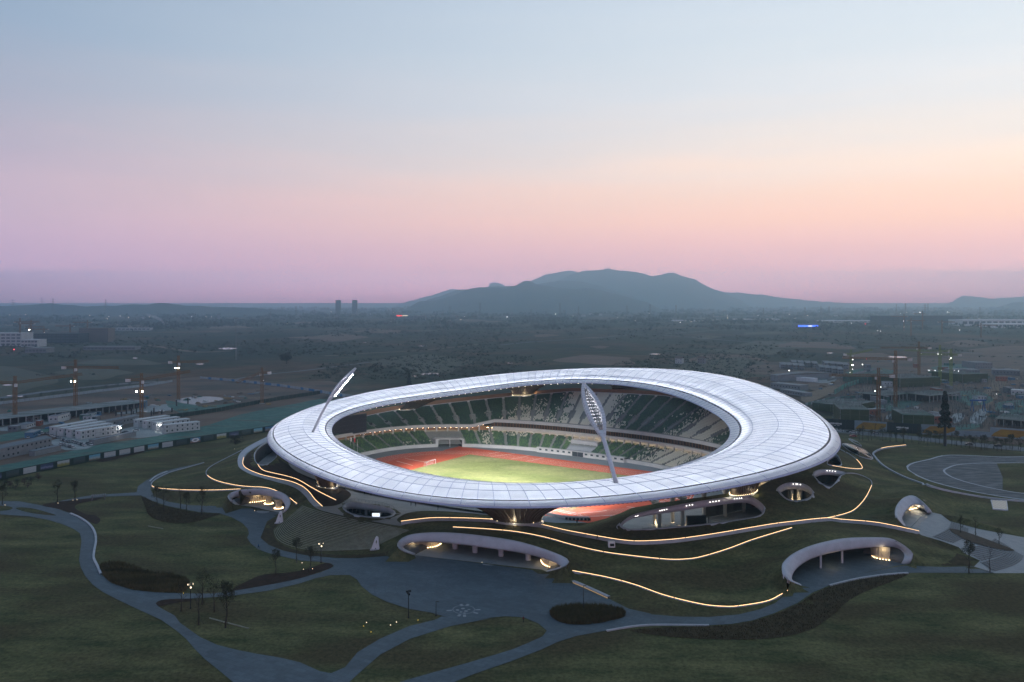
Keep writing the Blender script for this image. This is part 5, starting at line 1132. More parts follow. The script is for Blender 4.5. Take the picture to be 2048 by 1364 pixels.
# ------------------------------------------------------------------ trees
M_BARK = mat('bare_bark', (.030, .026, .022), .95, (.05, .042, .034), 3.0); M_TWIG = mat('bare_twigs', (.028, .023, .019), .95); M_LEAF = mat('sparse_dark_leaves', (.028, .038, .020), .9, (.05, .05, .03), 1.0)
def bare_tree(seed, leafy=.5, h=10.0):
    rd = random.Random(seed); tk = MB(); cr = MB(); lv = []; f0 = h*rd.uniform(.24, .30)
    pts = [Vector((0, 0, -.3))]; p = Vector((0, 0, 0))
    for i in range(6): p = p+Vector((rd.gauss(0, .09), rd.gauss(0, .09), h*.14)); pts.append(p.copy())
    tk.tube(pts, [.22, .18, .15, .12, .09, .06, .03], 6)
    def br(p, d, ln, r, lev):
        n = 3; q = [p.copy()]
        for i in range(n): d = (d+Vector((rd.gauss(0, .16), rd.gauss(0, .16), .12))).normalized(); p = p+d*ln/n; q.append(p.copy())
        cr.tube(q, [r, r*.75, r*.5, r*.25], 4 if lev == 0 else 3, False)
        if lev < 2:
            for k in range(rd.randint(3, 4)): t = rd.uniform(.3, 1); s = q[min(n, int(t*n)+1)]; br(s, (d+Vector((rd.gauss(0, .55), rd.gauss(0, .55), rd.gauss(.15, .3)))).normalized(), ln*rd.uniform(.42, .6), r*.5, lev+1)
        for s in q[1:]:
            for k in range(int(leafy*5)):
                lv.append(s+Vector((rd.gauss(0, .28), rd.gauss(0, .28), rd.gauss(0, .28))))
    for k in range(11):
        t = rd.uniform(.0, 1); z = f0+(h*.84-f0)*t; i = min(5, int(z/(h*.14))); s = pts[min(6, i+1)]; a = k*2.4+rd.random(); br(Vector((s.x, s.y, z)), Vector((math.cos(a)*(.75-.4*t), math.sin(a)*(.75-.4*t), .75)).normalized(), h*.30*(1-.45*t), .07*(1-.4*t), 0)
    st = MB()
    for k in range(3): a = k*2.1+.4; st.tube([(1.5*math.cos(a), 1.5*math.sin(a), -.2), (.12*math.cos(a), .12*math.sin(a), h*.22)], .035, 4)
    V, Fq = [], []
    for i, c in enumerate(lv):
        a = np.array([rd.gauss(0, 1), rd.gauss(0, 1), rd.gauss(0, 1)]); a *= .15/np.linalg.norm(a); b = np.array([rd.gauss(0, 1), rd.gauss(0, 1), rd.gauss(0, 1)]); b *= .13/np.linalg.norm(b); c = np.array(c); V += [c-a, c+b, c+a, c-b]; Fq.append((4*i, 4*i+1, 4*i+2, 4*i+3))
    return tk, cr, V, Fq, st
TREE = []
for sd, lf in ((3, .0), (8, .45), (15, .42), (21, .2)):
    tk, cr, V, Fq, st = bare_tree(sd, lf)
    d_ = [('trunk', mesh('trunk', tk.v, tk.f, M_BARK)), ('crown', mesh('crown', cr.v, cr.f, M_TWIG))]
    if V: d_.append(('leaves', npmesh('leaves', V, Fq, M_LEAF)))
    d_.append(('support_stakes', mesh('support_stakes', st.v, st.f, M_BARK))); md = [(n_, o.data) for n_, o in d_]
    for n_, o in d_: bpy.data.objects.remove(o)
    TREE.append(md)
def tree(px, py, top, var, label, group='young bare trees in the park', rz=None, p=None):
    p = p or ground(px, py); h = (py-top)/FPX*p.y; r = empty('young_tree', p, random.random()*6 if rz is None else rz, label, 'tree', group); r.scale = (h/10*1.0, h/10*1.0, h/10)
    for n_, d in TREE[var]: link(n_, d, r)
    return r
for a in ((5,1010,970,1,'bare young tree beside the tiny lawn island of the winding path'),(115,1006,962,3,'taller bare young tree of the two on the brown bed by the path fork'),(150,1001,963,1,'shorter bare young tree of the two on the brown bed by the path fork'),
  (314,1012,973,1,'bare tree of the dark bed, standing closest to the lit slope foot'),(328,1023,973,3,'slim bare tree of the dark bed, between two others'),(361,1017,973,0,'leafless tree at the inner rim of the dark bed'),(373,1026,985,1,'shortest bare tree of the dark bed'),(403,1029,976,3,'bare tree at the tip of the dark bed beside the entrance path'),
  (552,1149,1099,2,'dark leafy young tree on the brown bed beside the branch path'),(593,1126,1077,2,'dark leafy young tree across the path from the terraced lawn'),(619,1143,1093,2,'dark leafy young tree on the brown bed near the path junction'),
  (362,1223,1167,0,'leafless young tree next to the lit lamp post'),(397,1250,1176,0,'leafless young tree in the lawn, left of the straight white strip'),(404,1209,1143,3,'tallest bare tree beside the path branch'),(429,1224,1160,3,'bare tree behind the straight white strip'),(451,1256,1164,2,'dark leafy young tree over the straight white strip'),
  (1921.7,1069,1033,3,'bare tree in the steps planter close to the tunnel'),(1951,1070,1033,0,'leafless tree in the middle of the steps planter'),(1998,1092,1057,3,'bare tree at the far tip of the steps planter'),(1938,1146,1083,2,'dark leafy tree at the foot of the wide steps'),(1980,1145,1096,0,'leafless tree on the paving below the wide steps')): tree(*a)

# ------------------------------------------------------------------ lamp posts and lawn lamps
M_POST = mat('lamp_post_steel', (.030, .034, .040), .45, metal=.5); M_LAMPW = glow('lamp_head_warm', (1, .80, .52), 4.5); M_YEL = glow('yellow_uplight', (1, .72, .12), 1.8)
def lamp_post(px, py, top, label, lit=False, cluster=True, arm=False):
    p = ground(px, py); h = (py-top)/FPX*p.y; r = empty('lamp_post', p, 0, label, 'lamp post', 'lamp posts in the park'); MB().tube([(0, 0, -.3), (0, 0, h)], [.13, .08], 8).build('post', M_POST, r); MB().tube([(0, 0, 0), (0, 0, .4)], .22, 8).build('base', M_POST, r)
    if cluster:
        for k in range(4):
            a = k*1.57+.5; z = h-.3-(k % 2)*.7; hd_ = MB().box((.42*math.cos(a), .42*math.sin(a), z), (.42, .42, .5), a).build('lamp_head', M_POST, r); g_ = MB().box((.68*math.cos(a), .68*math.sin(a), z-.05), (.05, .32, .36), a).build('lens', M_LAMPW if lit else M_GLASS, hd_)
    else: MB().box((.35, 0, h), (.9, .3, .14)).build('lamp_head', M_POST, r)
    if lit: plight('lamp_glow', p+Vector((0, -.9, h-.5)), 90, (1, .78, .5), .3, r)
    return r
lamp_post(817, 1236, 1180, 'tall unlit lamp post with a cluster of floodlights at the lawn tip'); lamp_post(872, 1232, 1203, 'short unlit lamp post at the plaza edge', cluster=False); lamp_post(1167, 1223, 1171, 'tall lamp post rising from the bushy plaza island', True, False)
lamp_post(642, 1126, 1085, 'lit lamp post with a bright cluster beside the terraced lawn', True); lamp_post(381, 1217, 1166, 'lit lamp post among the bare trees by the path branch', True)
for i, (px, py, y) in enumerate(((727,1255,1),(733,1248,0),(742,1267,1),(781,1253,0),(793,1247,0),(836,1243,1),(607,1141,0),(625,1140,0),(604,1128,0),(367,1189,1),(116,1008,0),(146,1002,0),(154,1001,0),(10,1012,0),(1190,1217,0),(978-14,1127,0),(509,1023,0),(469,899,0))):
    p = ground(px, py); r = empty('lawn_lamp', p, 0, ('amber' if y else 'white')+' ground lamp '+('in the lawn at the plaza side' if px > 700 else 'near the trees by the path'), 'ground lamp', 'small ground lamps'); MB().tube([(0, 0, -.2), (0, 0, .35)], .12, 6).build('body', M_POST, r); MB().tube([(0, 0, .36), (0, 0, .46)], .08, 8).build('lens', M_YEL if y else M_LAMPW, r)
    if y: plight('lawn_beam', p+Vector((.3, -.4, .9)), 5, (1, .75, .2), .1, r)
# ------------------------------------------------------------------ bushy plaza island and reeds
def tufts(loop_px, n, hmin, hmax, m, name, label, off=0.0, z=None):
    L0 = np.array([tuple(p)[:2] for p in px_loop(loop_px, 4)]); lo, hi = L0.min(0), L0.max(0); P = rng.uniform(lo, hi, (n*3, 2)); P = P[inside(P, L0)][:n]; zz = gz(P); V = []; Fq = []; k = 0
    for (x, y), z0 in zip(P, zz):
        h = random.uniform(hmin, hmax)
        for j in range(3):
            a = random.random()*6.28; l = .25*h; w = .05+.03*h; dx, dy = math.cos(a), math.sin(a); V += [(x-dy*w, y+dx*w, z0), (x+dy*w, y-dx*w, z0), (x+dx*l, y+dy*l, z0+h)]; Fq.append((k, k+1, k+2)); k += 3
    o = npmesh(name, V, Fq, m); tag(o, kind='stuff'); return o
M_GRASSB = mat('tall_ornamental_grass', (.050, .045, .020), .9, (.085, .070, .032), .8)
tufts(ISLE['plaza'][0], 5200, .6, 1.7, M_GRASSB, 'ornamental_grass', ''); drape('island_bed', [px_loop(ISLE['plaza'][0], 4)], M_DARKTURF, .10, 3, kind='structure')
tufts(BEDS[2][2], 6000, .5, 1.5, M_REED, 'reeds', ''); tufts(BEDS[0][2], 5000, .2, .5, M_DARKTURF, 'ground_cover', ''); tufts(BEDS[5][2], 9000, .2, .6, M_DARKTURF, 'ground_cover', '')

# ------------------------------------------------------------------ steps and paving by the tunnel, practice track
stp = [(1812,1056),(1822,1040),(1850,1028),(1882,1028),(1900,1042),(1961,1058.5),(2060,1077),(2060,1146),(1990,1146),(1946,1133),(1960,1122),(1929,1107),(1917,1095),(1880,1080),(1844,1069)]
_xy, _T = cdt([TERR_LOOP], 2.0); tag(npmesh('steps_terrace', np.c_[_xy, terrace_z(_xy)], _T, M_FLOORP, None, True), kind='structure')
def tpoint(px, py):
    q = at(px, py, 1.0)
    for _ in range(12): q = at(px, py, float(terrace_z([q])[0]))
    return q
def arc_step(a, b, bow, label_parent):
    A_, B_ = tpoint(*a), tpoint(*b); P = []
    for t in np.linspace(0, 1, 14): q = A_.lerp(B_, t)+Vector((bow*math.sin(PI*t), -bow*.35*math.sin(PI*t), 0)); q.z = float(terrace_z([q])[0])+.02; P.append(np.array(q))
    P = np.array(P); T_ = np.gradient(P, axis=0)[:, :2]; T_ /= np.linalg.norm(T_, axis=1)[:, None]; Nn = np.c_[-T_[:, 1], T_[:, 0], np.zeros(len(P))]; up = np.array([0, 0, 1.]); W(MB().loft([P-Nn*.45-up*.2, P-Nn*.45+up*.16, P+Nn*.2+up*.16, P+Nn*.2-up*.2]).build('step', M_STEPD), label_parent)
M_STEPD = mat('step_riser_stone', (.15, .155, .16), .8)
ws_ = empty('wide_steps', ground(1900, 1065), 0, 'broad curved stone steps descending from the tunnel beside the planter', 'steps')
for k in range(8): arc_step((1866+k*5.2, 1074+k*1.6), (1903+k*4.4, 1044+k*1.9), 1.5, ws_)
for k in range(8): arc_step((1925+k*5, 1098+k*3.2), (1990+k*4, 1078+k*2.4), 1.8, ws_)
for k in range(7): arc_step((1962+k*4, 1126+k*2.6), (2020+k*4, 1098+k*2.2), 1.8, ws_)
_pl = [tpoint(x, y) for x, y in smooth_px([(1898,1060),(1920,1062),(1960,1075),(2000,1090),(2029,1102),(2010,1102),(1970,1093),(1930,1080)], 4, True)]; _xy, _T = cdt([_pl], 3.0); tag(npmesh('steps_planter', np.c_[_xy, terrace_z(_xy)+.3], _T, mat('planter_soil', (.075, .055, .038), .95, (.05, .038, .028), .6), None, True), kind='structure')
M_ASPH = mat('new_asphalt', (.050, .056, .063), .8, (.145, .155, .165), .10, (1, 4, 1), .9, 9, rot=.4, thresh=(.42, .62))
pt_o = PT_O
pt_i = [(1888,942.6),(1898,935),(1917,929.5),(1950,927),(1993.5,926.5),(2080,928),(2200,950),(2150,990),(2060,988),(2005,980.8),(1946,968),(1905,955)]
lo_ = px_loop(pt_o, 4, 0.0); li_ = px_loop(pt_i, 4, 0.0)
drape('practice_track', [lo_], M_ASPH, 0, 5.0, [li_], kind='structure', flat=.08); drape('practice_apron', [px_loop([(1889,942.6),(1899,935.5),(1918,930),(1950,927.5),(1993,927),(2005,980),(1946,967.5),(1906,954.5)], 2, 0.0)], M_ASPH, 0, 5.0, kind='structure', flat=.10)
def edge_line(loop, label, w=.5, z=.12, closed=True):
    r = empty('track_kerb', tuple(loop[0]), 0, label, 'kerb'); P = [Vector((p[0], p[1], z)) for p in loop]; P = P+P[:1] if closed else P; mb = MB()
    for dz in (0,): ribbon(mb, P, w)
    a = [p+Vector((0, 0, .02)) for p in P]; W(mb.build('kerb_stones', M_CONC), r)
edge_line(lo_, 'white kerb round the outside of the practice track', 1.2); edge_line(li_, 'white kerb round the inside of the practice track', 1.0)

# ------------------------------------------------------------------ people
def person_mesh(seed, walk):
    rd = random.Random(seed); me = bpy.data.meshes.new('person_skin'); s = .18*walk
    J = [(0,0,.95,.15),(0,0,1.2,.16),(0,0,1.42,.17),(0,0,1.52,.06),(0,.02,1.66,.10),(0,.02,1.76,.08), (.1,0,.9,.11),(.11,-s,.5,.075),(.11,-s*1.6+.1,.09,.05),(.11,-s*1.6-.06,.04,.045), (-.1,0,.9,.11),(-.11,s,.5,.075),(-.11,s*1.6+.1,.09,.05),(-.11,s*1.6-.06,.04,.045), (.2,0,1.42,.07),(.27,s*.6,1.15,.05),(.27,s*.6-.12,.9,.042),(.27,s*.6-.15,.8,.04), (-.2,0,1.42,.07),(-.27,-s*.6,1.15,.05),(-.27,-s*.6-.12,.9,.042),(-.27,-s*.6-.15,.8,.04)]
    E = [(0,1),(1,2),(2,3),(3,4),(4,5),(0,6),(6,7),(7,8),(8,9),(0,10),(10,11),(11,12),(12,13),(2,14),(14,15),(15,16),(16,17),(2,18),(18,19),(19,20),(20,21)]
    me.from_pydata([j[:3] for j in J], E, []); o = link('tmp', me); m = o.modifiers.new('s', 'SKIN')
    for v, j in zip(me.skin_vertices[0].data, J): v.radius = (j[3], j[3]*.85); v.use_root = False
    me.skin_vertices[0].data[0].use_root = True; sb_ = o.modifiers.new('b', 'SUBSURF'); sb_.levels = 1
    dg = bpy.context.evaluated_depsgraph_get(); nm = bpy.data.meshes.new_from_object(o.evaluated_get(dg)); bpy.data.objects.remove(o); nm.name = 'person'; nm.materials.clear(); nm.materials.append(None); nm.materials.append(None); nm.materials.append(None)
    for p in nm.polygons: z = p.center.z; p.material_index = 2 if z > 1.5 else (0 if z > .92 else 1); p.use_smooth = True
    return nm
PM = [person_mesh(1, 1.0), person_mesh(2, .25)]; M_SKIN = mat('skin_and_hair', (.10, .07, .055), .8)
CO = {'blue': (.02, .09, .22), 'black': (.012, .012, .014), 'grey': (.06, .06, .065), 'red': (.12, .03, .025), 'white': (.4, .4, .4)}
for px, py, c, w, lb in ((517,1098,'blue',0,'person in a bright blue jacket walking on the entrance path'),(729,990,'black',1,'person in black standing by the concourse hedge, nearer the oval well'),(735,988,'black',1,'person in black standing in a pair by the concourse hedge'),(742,992,'grey',0,'person in dark grey walking past the concourse hedge'),
   (822,1012,'black',1,'person in black on the concourse beneath the roof, one of a pair'),(831,1013.5,'grey',1,'person in grey on the concourse beneath the roof, one of a pair'),(876,1020,'black',1,'person in black alone at the narrow end of the concourse'),(1154,1049,'black',1,'person in black standing on the grass before the track wall'),(1176,1044,'black',1,'person in black leaning by the end of the track wall'),
   (1194.5,1080,'black',0,'person in black beside the longest glowing edge'),(1047,1246,'red',0,'person in dark red walking on the lawn island'),(955,868,'grey',1,'person standing in the lower stand concourse')):
    p = ground(px, py, .12) if py > 900 else at(px, py, 7.05); o = link('person', PM[w]); o.location = p; o.rotation_euler.z = random.random()*6
    tag(o, lb, 'person')
    for i, m in enumerate((mat('jacket_'+c, CO[c], .8), mat('trousers_dark', (.015, .016, .02), .8), M_SKIN)): o.material_slots[i].link = 'OBJECT'; o.material_slots[i].material = m
# track-side wall with folding seats at the open gate
gw = empty('gate_wall', at(1130, 1040, 0), 0, 'pale low wall with a row of dark seats at the open track gate', 'wall'); P = resample([tuple(at(x, y, .1)) for x, y in smooth_px([(1084,1027),(1110,1033.5),(1140,1038),(1178,1039)], 5)], 1.5)
up = np.array([0, 0, 1.]); W(MB().loft([P, P+up*1.2, P+up*1.2+np.array([0, -.6, 0]), P+np.array([0, -.6, 0])]).build('wall', M_CONC), gw); mb = MB()
for p in P[8:]: mb.box((p[0], p[1]-1.4, .6), (.9, .7, .9))
W(mb.build('seat_row', M_DARK), gw)['kind'] = 'stuff'
bx = empty('vent_box', ground(1223, 1093), 0, 'small white vent box on the slope under the longest glowing edge', 'vent'); MB().box((0, 0, .8), (2.2, 1.6, 1.8)).build('casing', M_WHITE, bx); MB().box((.1, -.83, .75), (1.4, .06, .9)).build('grille', M_BLACK, bx)
# timber shelter on the brown bed
sh = empty('garden_pergola', ground(197, 1000), .4, 'low dark slatted pergola on the brown bed beside the path', 'pergola')
for x, y in ((-2.4,-1.4),(2.4,-1.4),(2.4,1.4),(-2.4,1.4)): MB().box((x, y, 1), (.2, .2, 2.2)).build('post', M_GREY, sh)
for k in range(9): MB().box((-2.6+k*.65, 0, 2.2), (.2, 3.6, .15)).build('slat', M_GREY, sh)
for y in (-1.4, 1.4): MB().box((0, y, 2.05), (5.6, .18, .18)).build('beam', M_GREY, sh)
# ================================================================== construction sites beyond the park
M_NET = mat('green_dust_netting', (.034, .105, .090), .9, (.085, .072, .050), .035, (1, 3, 1), .85, 10, .3, .5, col3=(.055, .135, .115), scale3=.07, thresh=(.50, .60), grain=.3, gscale=.25, rot=.9)
M_SOIL = mat('brown_site_soil', (.105, .062, .044), .95, (.145, .108, .082), .02, (1, 2, 1), .9, 9, col3=(.055, .05, .042), scale3=.012)
M_DIRT = mat('tan_dirt_road', (.19, .145, .10), .95, (.14, .10, .07), .05, detail=7)
M_ROAD = mat('grey_road', (.12, .135, .15), .85, (.09, .10, .115), .04, (1, 1, 1), .9)
M_PALE = mat('pale_site_concrete', (.26, .29, .30), .85, (.16, .18, .18), .06, (1, 2, 1), .9, 7)
M_POND = mat('pond_water', (.12, .15, .18), .35, spec=.5)
def flat(name, pts, m, z=.05, sm=2):
    P = [at(p[0], p[1], z) for p in (smooth_px(pts, sm, True) if sm > 1 else pts)]
    return tag(mesh(name, P, [tuple(range(len(P)))][0:1], m), kind='structure')
def strip(name, pts, w, m, z=-.45):
    P = [at(x, y, z) for x, y in smooth_px(pts, 5)]; mb = MB(); ribbon(mb, P, w); return tag(mb.build(name, m), kind='structure')
flat('netted_ground', [(-120,972),(0,956),(100,938),(200,920),(300,902),(420,880),(540,858),(600,838),(660,806),(640,798),(560,812),(480,828),(420,848),(330,868),(270,878),(200,888),(110,908),(0,930),(-120,950)], M_NET, .05)
flat('site_ground', [(-140,952),(0,931),(110,909),(200,889),(270,879),(330,869),(420,849),(480,829),(560,813),(640,797),(700,778),(660,762),(560,764),(400,753),(300,768),(200,780),(100,793),(0,806),(-140,822)], M_SOIL, .10)
flat('site_ground', [(1600,770),(1660,800),(1690,850),(1720,858),(1900,872),(2150,884),(2150,712),(1980,706),(1850,716),(1740,718),(1660,728),(1540,724),(1480,740),(1540,752)], M_SOIL, .05)
flat('dirt_road', [(98,853),(130,842),(165,832),(200,823),(235,819),(262,818),(262,822),(225,826),(195,832),(160,842),(128,851),(108,857)], M_DIRT, .16)
flat('slab_yard', [(0,842),(90,833),(130,836),(100,848),(40,858),(0,862)], M_PALE, .14); flat('slab_yard', [(235,828),(330,822),(390,812),(380,804),(300,812),(240,820)], M_PALE, .14)
flat('yard', [(100,882),(160,868),(200,880),(175,897),(130,900),(108,890)], M_PALE, .14); flat('yard', [(245,858),(320,846),(340,866),(280,876),(250,872)], M_PALE, .15)
flat('spoil_bank', [(190,917),(230,907),(280,899),(288,904),(250,913),(205,924)], M_MULCH, .3)
strip('road', [(1640,858),(1720,866),(1800,873),(1900,884),(2000,894),(2120,905)], 15, M_ROAD, .12)
strip('dirt_road', [(2030,735),(2010,752),(1995,768),(1985,782),(1976,795),(1962,808),(1952,822)], 13, M_DIRT, .15)
flat('dirt_road', [(1602,792),(1640,778),(1668,772),(1676,778),(1650,792),(1612,806)], M_DIRT, .18); flat('slab_yard', [(1772,832),(1800,822),(1820,828),(1806,842),(1776,842)], M_PALE, .2); flat('slab_yard', [(1895,838),(1912,826),(1930,830),(1920,844),(1900,846)], M_PALE, .2)
flat('slab_yard', [(1940,834),(1962,818),(1976,822),(1966,846),(1944,848)], M_PALE, .22); flat('netted_ground', [(1720,800),(1780,786),(1860,790),(1830,812),(1760,824)], M_NET, .16); flat('netted_ground', [(1820,850),(1900,852),(1960,846),(1950,858),(1860,860)], M_NET, .2); flat('netted_ground', [(1560,768),(1600,775),(1615,790),(1590,790),(1560,778)], M_NET, .3)

# ---- tower cranes
M_CRANE = mat('crane_yellow', (.19, .092, .022), .6, (.14, .07, .02), .8); M_CRANEG = mat('crane_green', (.16, .22, .05), .6); M_CW = mat('crane_white', (.55, .55, .55), .6)
def lattice(mb, a, b, w, n, tri=False, r=.09):
    a, b = Vector(a), Vector(b); d = (b-a).normalized(); s = d.cross(Vector((0, 0, 1)) if abs(d.z) < .9 else Vector((1, 0, 0))).normalized(); t = s.cross(d)
    cs = [(-.5, -.5), (.5, -.5), (.5, .5), (-.5, .5)] if not tri else [(-.5, -.4), (.5, -.4), (0, .55)]
    P = lambda k, c: a.lerp(b, k/n)+(s*c[0]+t*c[1])*w
    for c in cs: mb.tube([P(0, c), P(n, c)], r, 4, False)
    for k in range(n):
        for i in range(len(cs)): c0, c1 = cs[i], cs[(i+1) % len(cs)]; mb.tube([P(k, c0), P(k+1, c1)] if k % 2 else [P(k, c1), P(k+1, c0)], r*.6, 3, False); mb.tube([P(k, c0), P(k, c1)], r*.6, 3, False)
def crane(px, py, top, label, yaw=0, jib=40, luff=0, mat_=None, lamps=((.55, 0),), wide=1.9, lit=True, d=None):
    p = at(px, py, 0) if d is None else Vector(((px-1024)/FPX*d, d, -.5)); h = (py-top)/FPX*p.y if d is None else CAMH-(top-HORIZON)*d/FPX; hm = h*.84; m = mat_ or M_CRANE; r = empty('tower_crane', p, yaw, label, 'crane', 'tower cranes over the building sites'); k = max(1.0, p.y/900)
    mb = MB(); lattice(mb, (0, 0, 0), (0, 0, hm), wide, max(6, int(hm/2.2)), r=.2*k); mb.build('mast', m, r)
    mb = MB(); lattice(mb, (0, 0, hm), (0, 0, h), wide*.7, 4, r=.16*k); mb.build('tower_head', m, r)
    e = Vector((math.cos(luff)*jib, 0, hm+.6+math.sin(luff)*jib)); mb = MB(); lattice(mb, (1, 0, hm+.6), e, 1.5, max(6, int(jib/2.4)), True, .17*k); jb = mb.build('jib', m, r); MB().tube([(0, 0, h), e*.7+Vector((0, 0, 1))], .06*k, 3, False).build('tie', m, jb)
    mb = MB(); lattice(mb, (-1, 0, hm+.6), (-jib*.3, 0, hm+.6), 1.4, 5, False, .15*k); cj = mb.build('counter_jib', m, r); MB().box((-jib*.27, 0, hm+.2), (3.2, 1.5, 2.2)).build('counterweight', M_CW, r); MB().tube([(0, 0, h), (-jib*.27, 0, hm+1)], .06*k, 3, False).build('tie', m, cj)
    MB().box((1.1, -1.3, hm-1.2), (1.6, 1.5, 2.2)).build('cab', M_CW, r); MB().box((0, 0, .3), (4, 4, .8)).build('footing', M_PALE, r)
    for f, sx in lamps if lit else ():
        q = Vector((sx, -wide*.7, hm*f)); lb = MB().box(q, (.9, .5, .7)).build('floodlamp', M_POST, r); MB().tube([q+Vector((0, -.3, 0)), q+Vector((0, -.5, 0))], .42*k, 8).build('lens', M_SITE, lb)
    return r
M_SITE = glow('crane_floodlamp', (1, .95, .90), 95)
crane(30, 845, 752, 'yellow tower crane at the edge of the long concrete slab, long jib over the soil', .15, 45, .12, lit=False)
crane(151, 826, 719, 'yellow tower crane with one lamp pair, standing behind the long slab wall', -.12, 36, 0, lamps=((.71, .8), (.71, -2.4)))
crane(283, 838, 746, 'yellow tower crane with raised jib rising from the column field', .22, 34, .16, lamps=((.72, .8), (.72, -3)))
crane(357, 800, 711, 'slim yellow tower crane at the edge of the excavation pool', .05, 26, .02, lamps=((.86, .6), (.86, -2)))
crane(524, 808, 735, 'yellow tower crane with short drooping jib by the dark hoarding', 3.5, 22, -.35, lamps=((.74, -1.6),))
crane(1757, 846, 735, 'yellow tower crane between the two netted blocks', 3.05, 34, 0, lamps=((.66, 1.5),))
crane(1791, 816, 701, 'yellow tower crane behind the netted blocks with a long counterweight', 3.1, 42, .02, lit=False)
crane(1838, 768, 683, 'yellow tower crane on the far side of the right-hand site', 3.1, 40, 0, lit=False)
crane(1702, 764, 699, 'green tower crane with a short raised jib near the workers\' camp', .2, 26, .18, M_CRANEG, ((.62, .8),))
crane(1880, 770, 690, 'green tower crane with a bright lamp beside the netted slabs', 2.9, 34, 0, M_CRANEG, ((.90, -2), (.42, -2)))
crane(1902, 775, 698, 'green tower crane beside the dirt road with lamp halfway up', 3.0, 30, 0, M_CRANEG, ((.86, .6), (.5, -4), (.5, -8)))
for px, py, top, lb in ((40,690,636,'distant red crane beside the white office building'),(62,688,640,'distant orange crane over the office site'),(58,672,650,'distant crane with a glowing lamp beyond the offices'),(88,680,655,'distant crane with a glowing lamp by the long dark block'),(140,676,648,'distant crane between the dark block and brown block'),(175,672,640,'distant crane above the brown block'),(1808,662,628,'distant crane with lamp by the dark far block'),(1845,660,622,'distant crane over the dark far block'),(1884,668,640,'distant crane beside the dark far block'),(1822,672,636,'distant crane at the foot of the dark far block'),(1962,676,646,'distant crane near the white warehouses')):
    crane(px, py, top, lb, random.uniform(-.4, .4)+(PI if random.random() < .5 else 0), 34, 0, M_CRANE, ((.7, 1),), 2.2, lit='lamp' in lb)
# ---- prefab buildings
M_PRE = mat('prefab_white', (.42, .45, .47), .6, (.34, .37, .39), .4); M_PREG = mat('prefab_grey', (.20, .22, .235), .7, (.16, .175, .19), .4); M_ROOFG = mat('shed_roof_blue_grey', (.11, .135, .16), .6, (.09, .11, .13), .3); M_WIN = mat('small_window', (.02, .026, .034), .2, spec=.5)
def prefab(a, b, depth, h, label, group, wall=None, roof_=None, floors=2, n=None, gable=0.0, z=.1, name='site_office', win=True, panels=True):
    """building whose front base line runs between two photo points; the body extends away from the viewer"""
    A, B = at(*a, z), at(*b, z); d = (B-A); L_ = d.length; d.normalize(); nb = Vector((-d.y, d.x, 0)); nb = nb if nb.y > 0 else -nb; ang = math.atan2(d.y, d.x); wall = wall or M_PRE; roof_ = roof_ or wall
    r = empty(name, A, ang, label, 'building', group); sy = 1 if nb.dot(Vector((-math.sin(ang), math.cos(ang), 0))) > 0 else -1
    MB().box((L_/2, sy*depth/2, h/2), (L_, depth, h)).build('walls', wall, r)
    if gable: MB().loft([[(x, sy*-.4, h), (x, sy*depth/2, h+gable), (x, sy*(depth+.4), h)] for x in (-.4, L_+.4)], False).build('roof', roof_, r)
    else: MB().box((L_/2, sy*depth/2, h+.12), (L_+.3, depth+.3, .25)).build('roof', roof_, r)
    n = n or max(2, int(L_/3.1))
    if win:
        wd = MB().box((0, 0, 0), (1.0, .1, 1.05)).build('window', M_WIN, r); first = True
        for f in range(floors):
            for i in range(n):
                if random.random() < .12: continue
                o = wd if first else link('window', wd.data, r); first = False; o.location = (L_*(i+.5)/n, -sy*.04, h/floors*(f+.58))
        if L_ < 60:
            o = MB().box((0, 0, 0), (.1, 1.0, 1.05)).build('window', M_WIN, r); o.location = (-.04, sy*depth*.5, h*.75)
    if panels:
        mb = MB()
        for i in range(n+1): mb.box((L_*i/n, -sy*.02, h/2), (.09, .06, h))
        for f in range(1, floors): mb.box((L_/2, -sy*.02, h/floors*f), (L_, .06, .12))
        mb.build('panel_seams', M_PREG, r)
    return r
for i, (a, b) in enumerate((((112,870.7),(195,855)),((127,873.8),(212,858.5)),((143.5,876),(226,862.5)),((161,879.5),(240,867)))): prefab(a, b, 5.5, 5.2, ['white two-storey container office, rearmost row of the block beside the car park', 'white two-storey container office, second row behind the front one by the car park', 'white two-storey container office just behind the front row by the car park', 'white two-storey container office in the front row of the block beside the car park'][i], 'container offices on the site')
for i, (a, b) in enumerate((((277,855.4),(340,846)),((294,858.4),(360,849)),((311.7,861.5),(380,853)),((329,867),(400,859.5)))): prefab(a, b, 5.5, 5.2, ['white container block with a lamp, rearmost row beside the netted field', 'white container block, second row from the back beside the netted field', 'white container block with a bright lamp beside the netted field', 'white container block with open ground floor facing the netted field'][i], 'container offices on the site')
prefab((-70,936), (103,897), 9, 6.2, 'long grey two-storey site hall with blue-grey roof beside the car park', 'site halls', M_PREG, M_ROOFG, gable=1.2); prefab((70,913), (122,901), 4, 2.8, 'low grey shed leaning against the long site hall', 'site halls', M_PREG, M_ROOFG, 1, win=False)
prefab((188,890), (272,873), 4, 2.8, 'low grey fence-like shed in front of the container offices', 'site halls', M_PREG, M_ROOFG, 1, win=False); prefab((205,858), (278,843), 7, 4.4, 'grey barrack hut between the two container blocks', 'site halls', M_PREG, M_ROOFG, 1, gable=.8)
for q, w_ in ((( 243,866), 220), ((320,862), 260), ((297,860), 60)): plight('yard_lamp', at(*q, 4.2)+Vector((0, -2, 0)), w_, (1, .93, .85), .4)
lp_ = 0
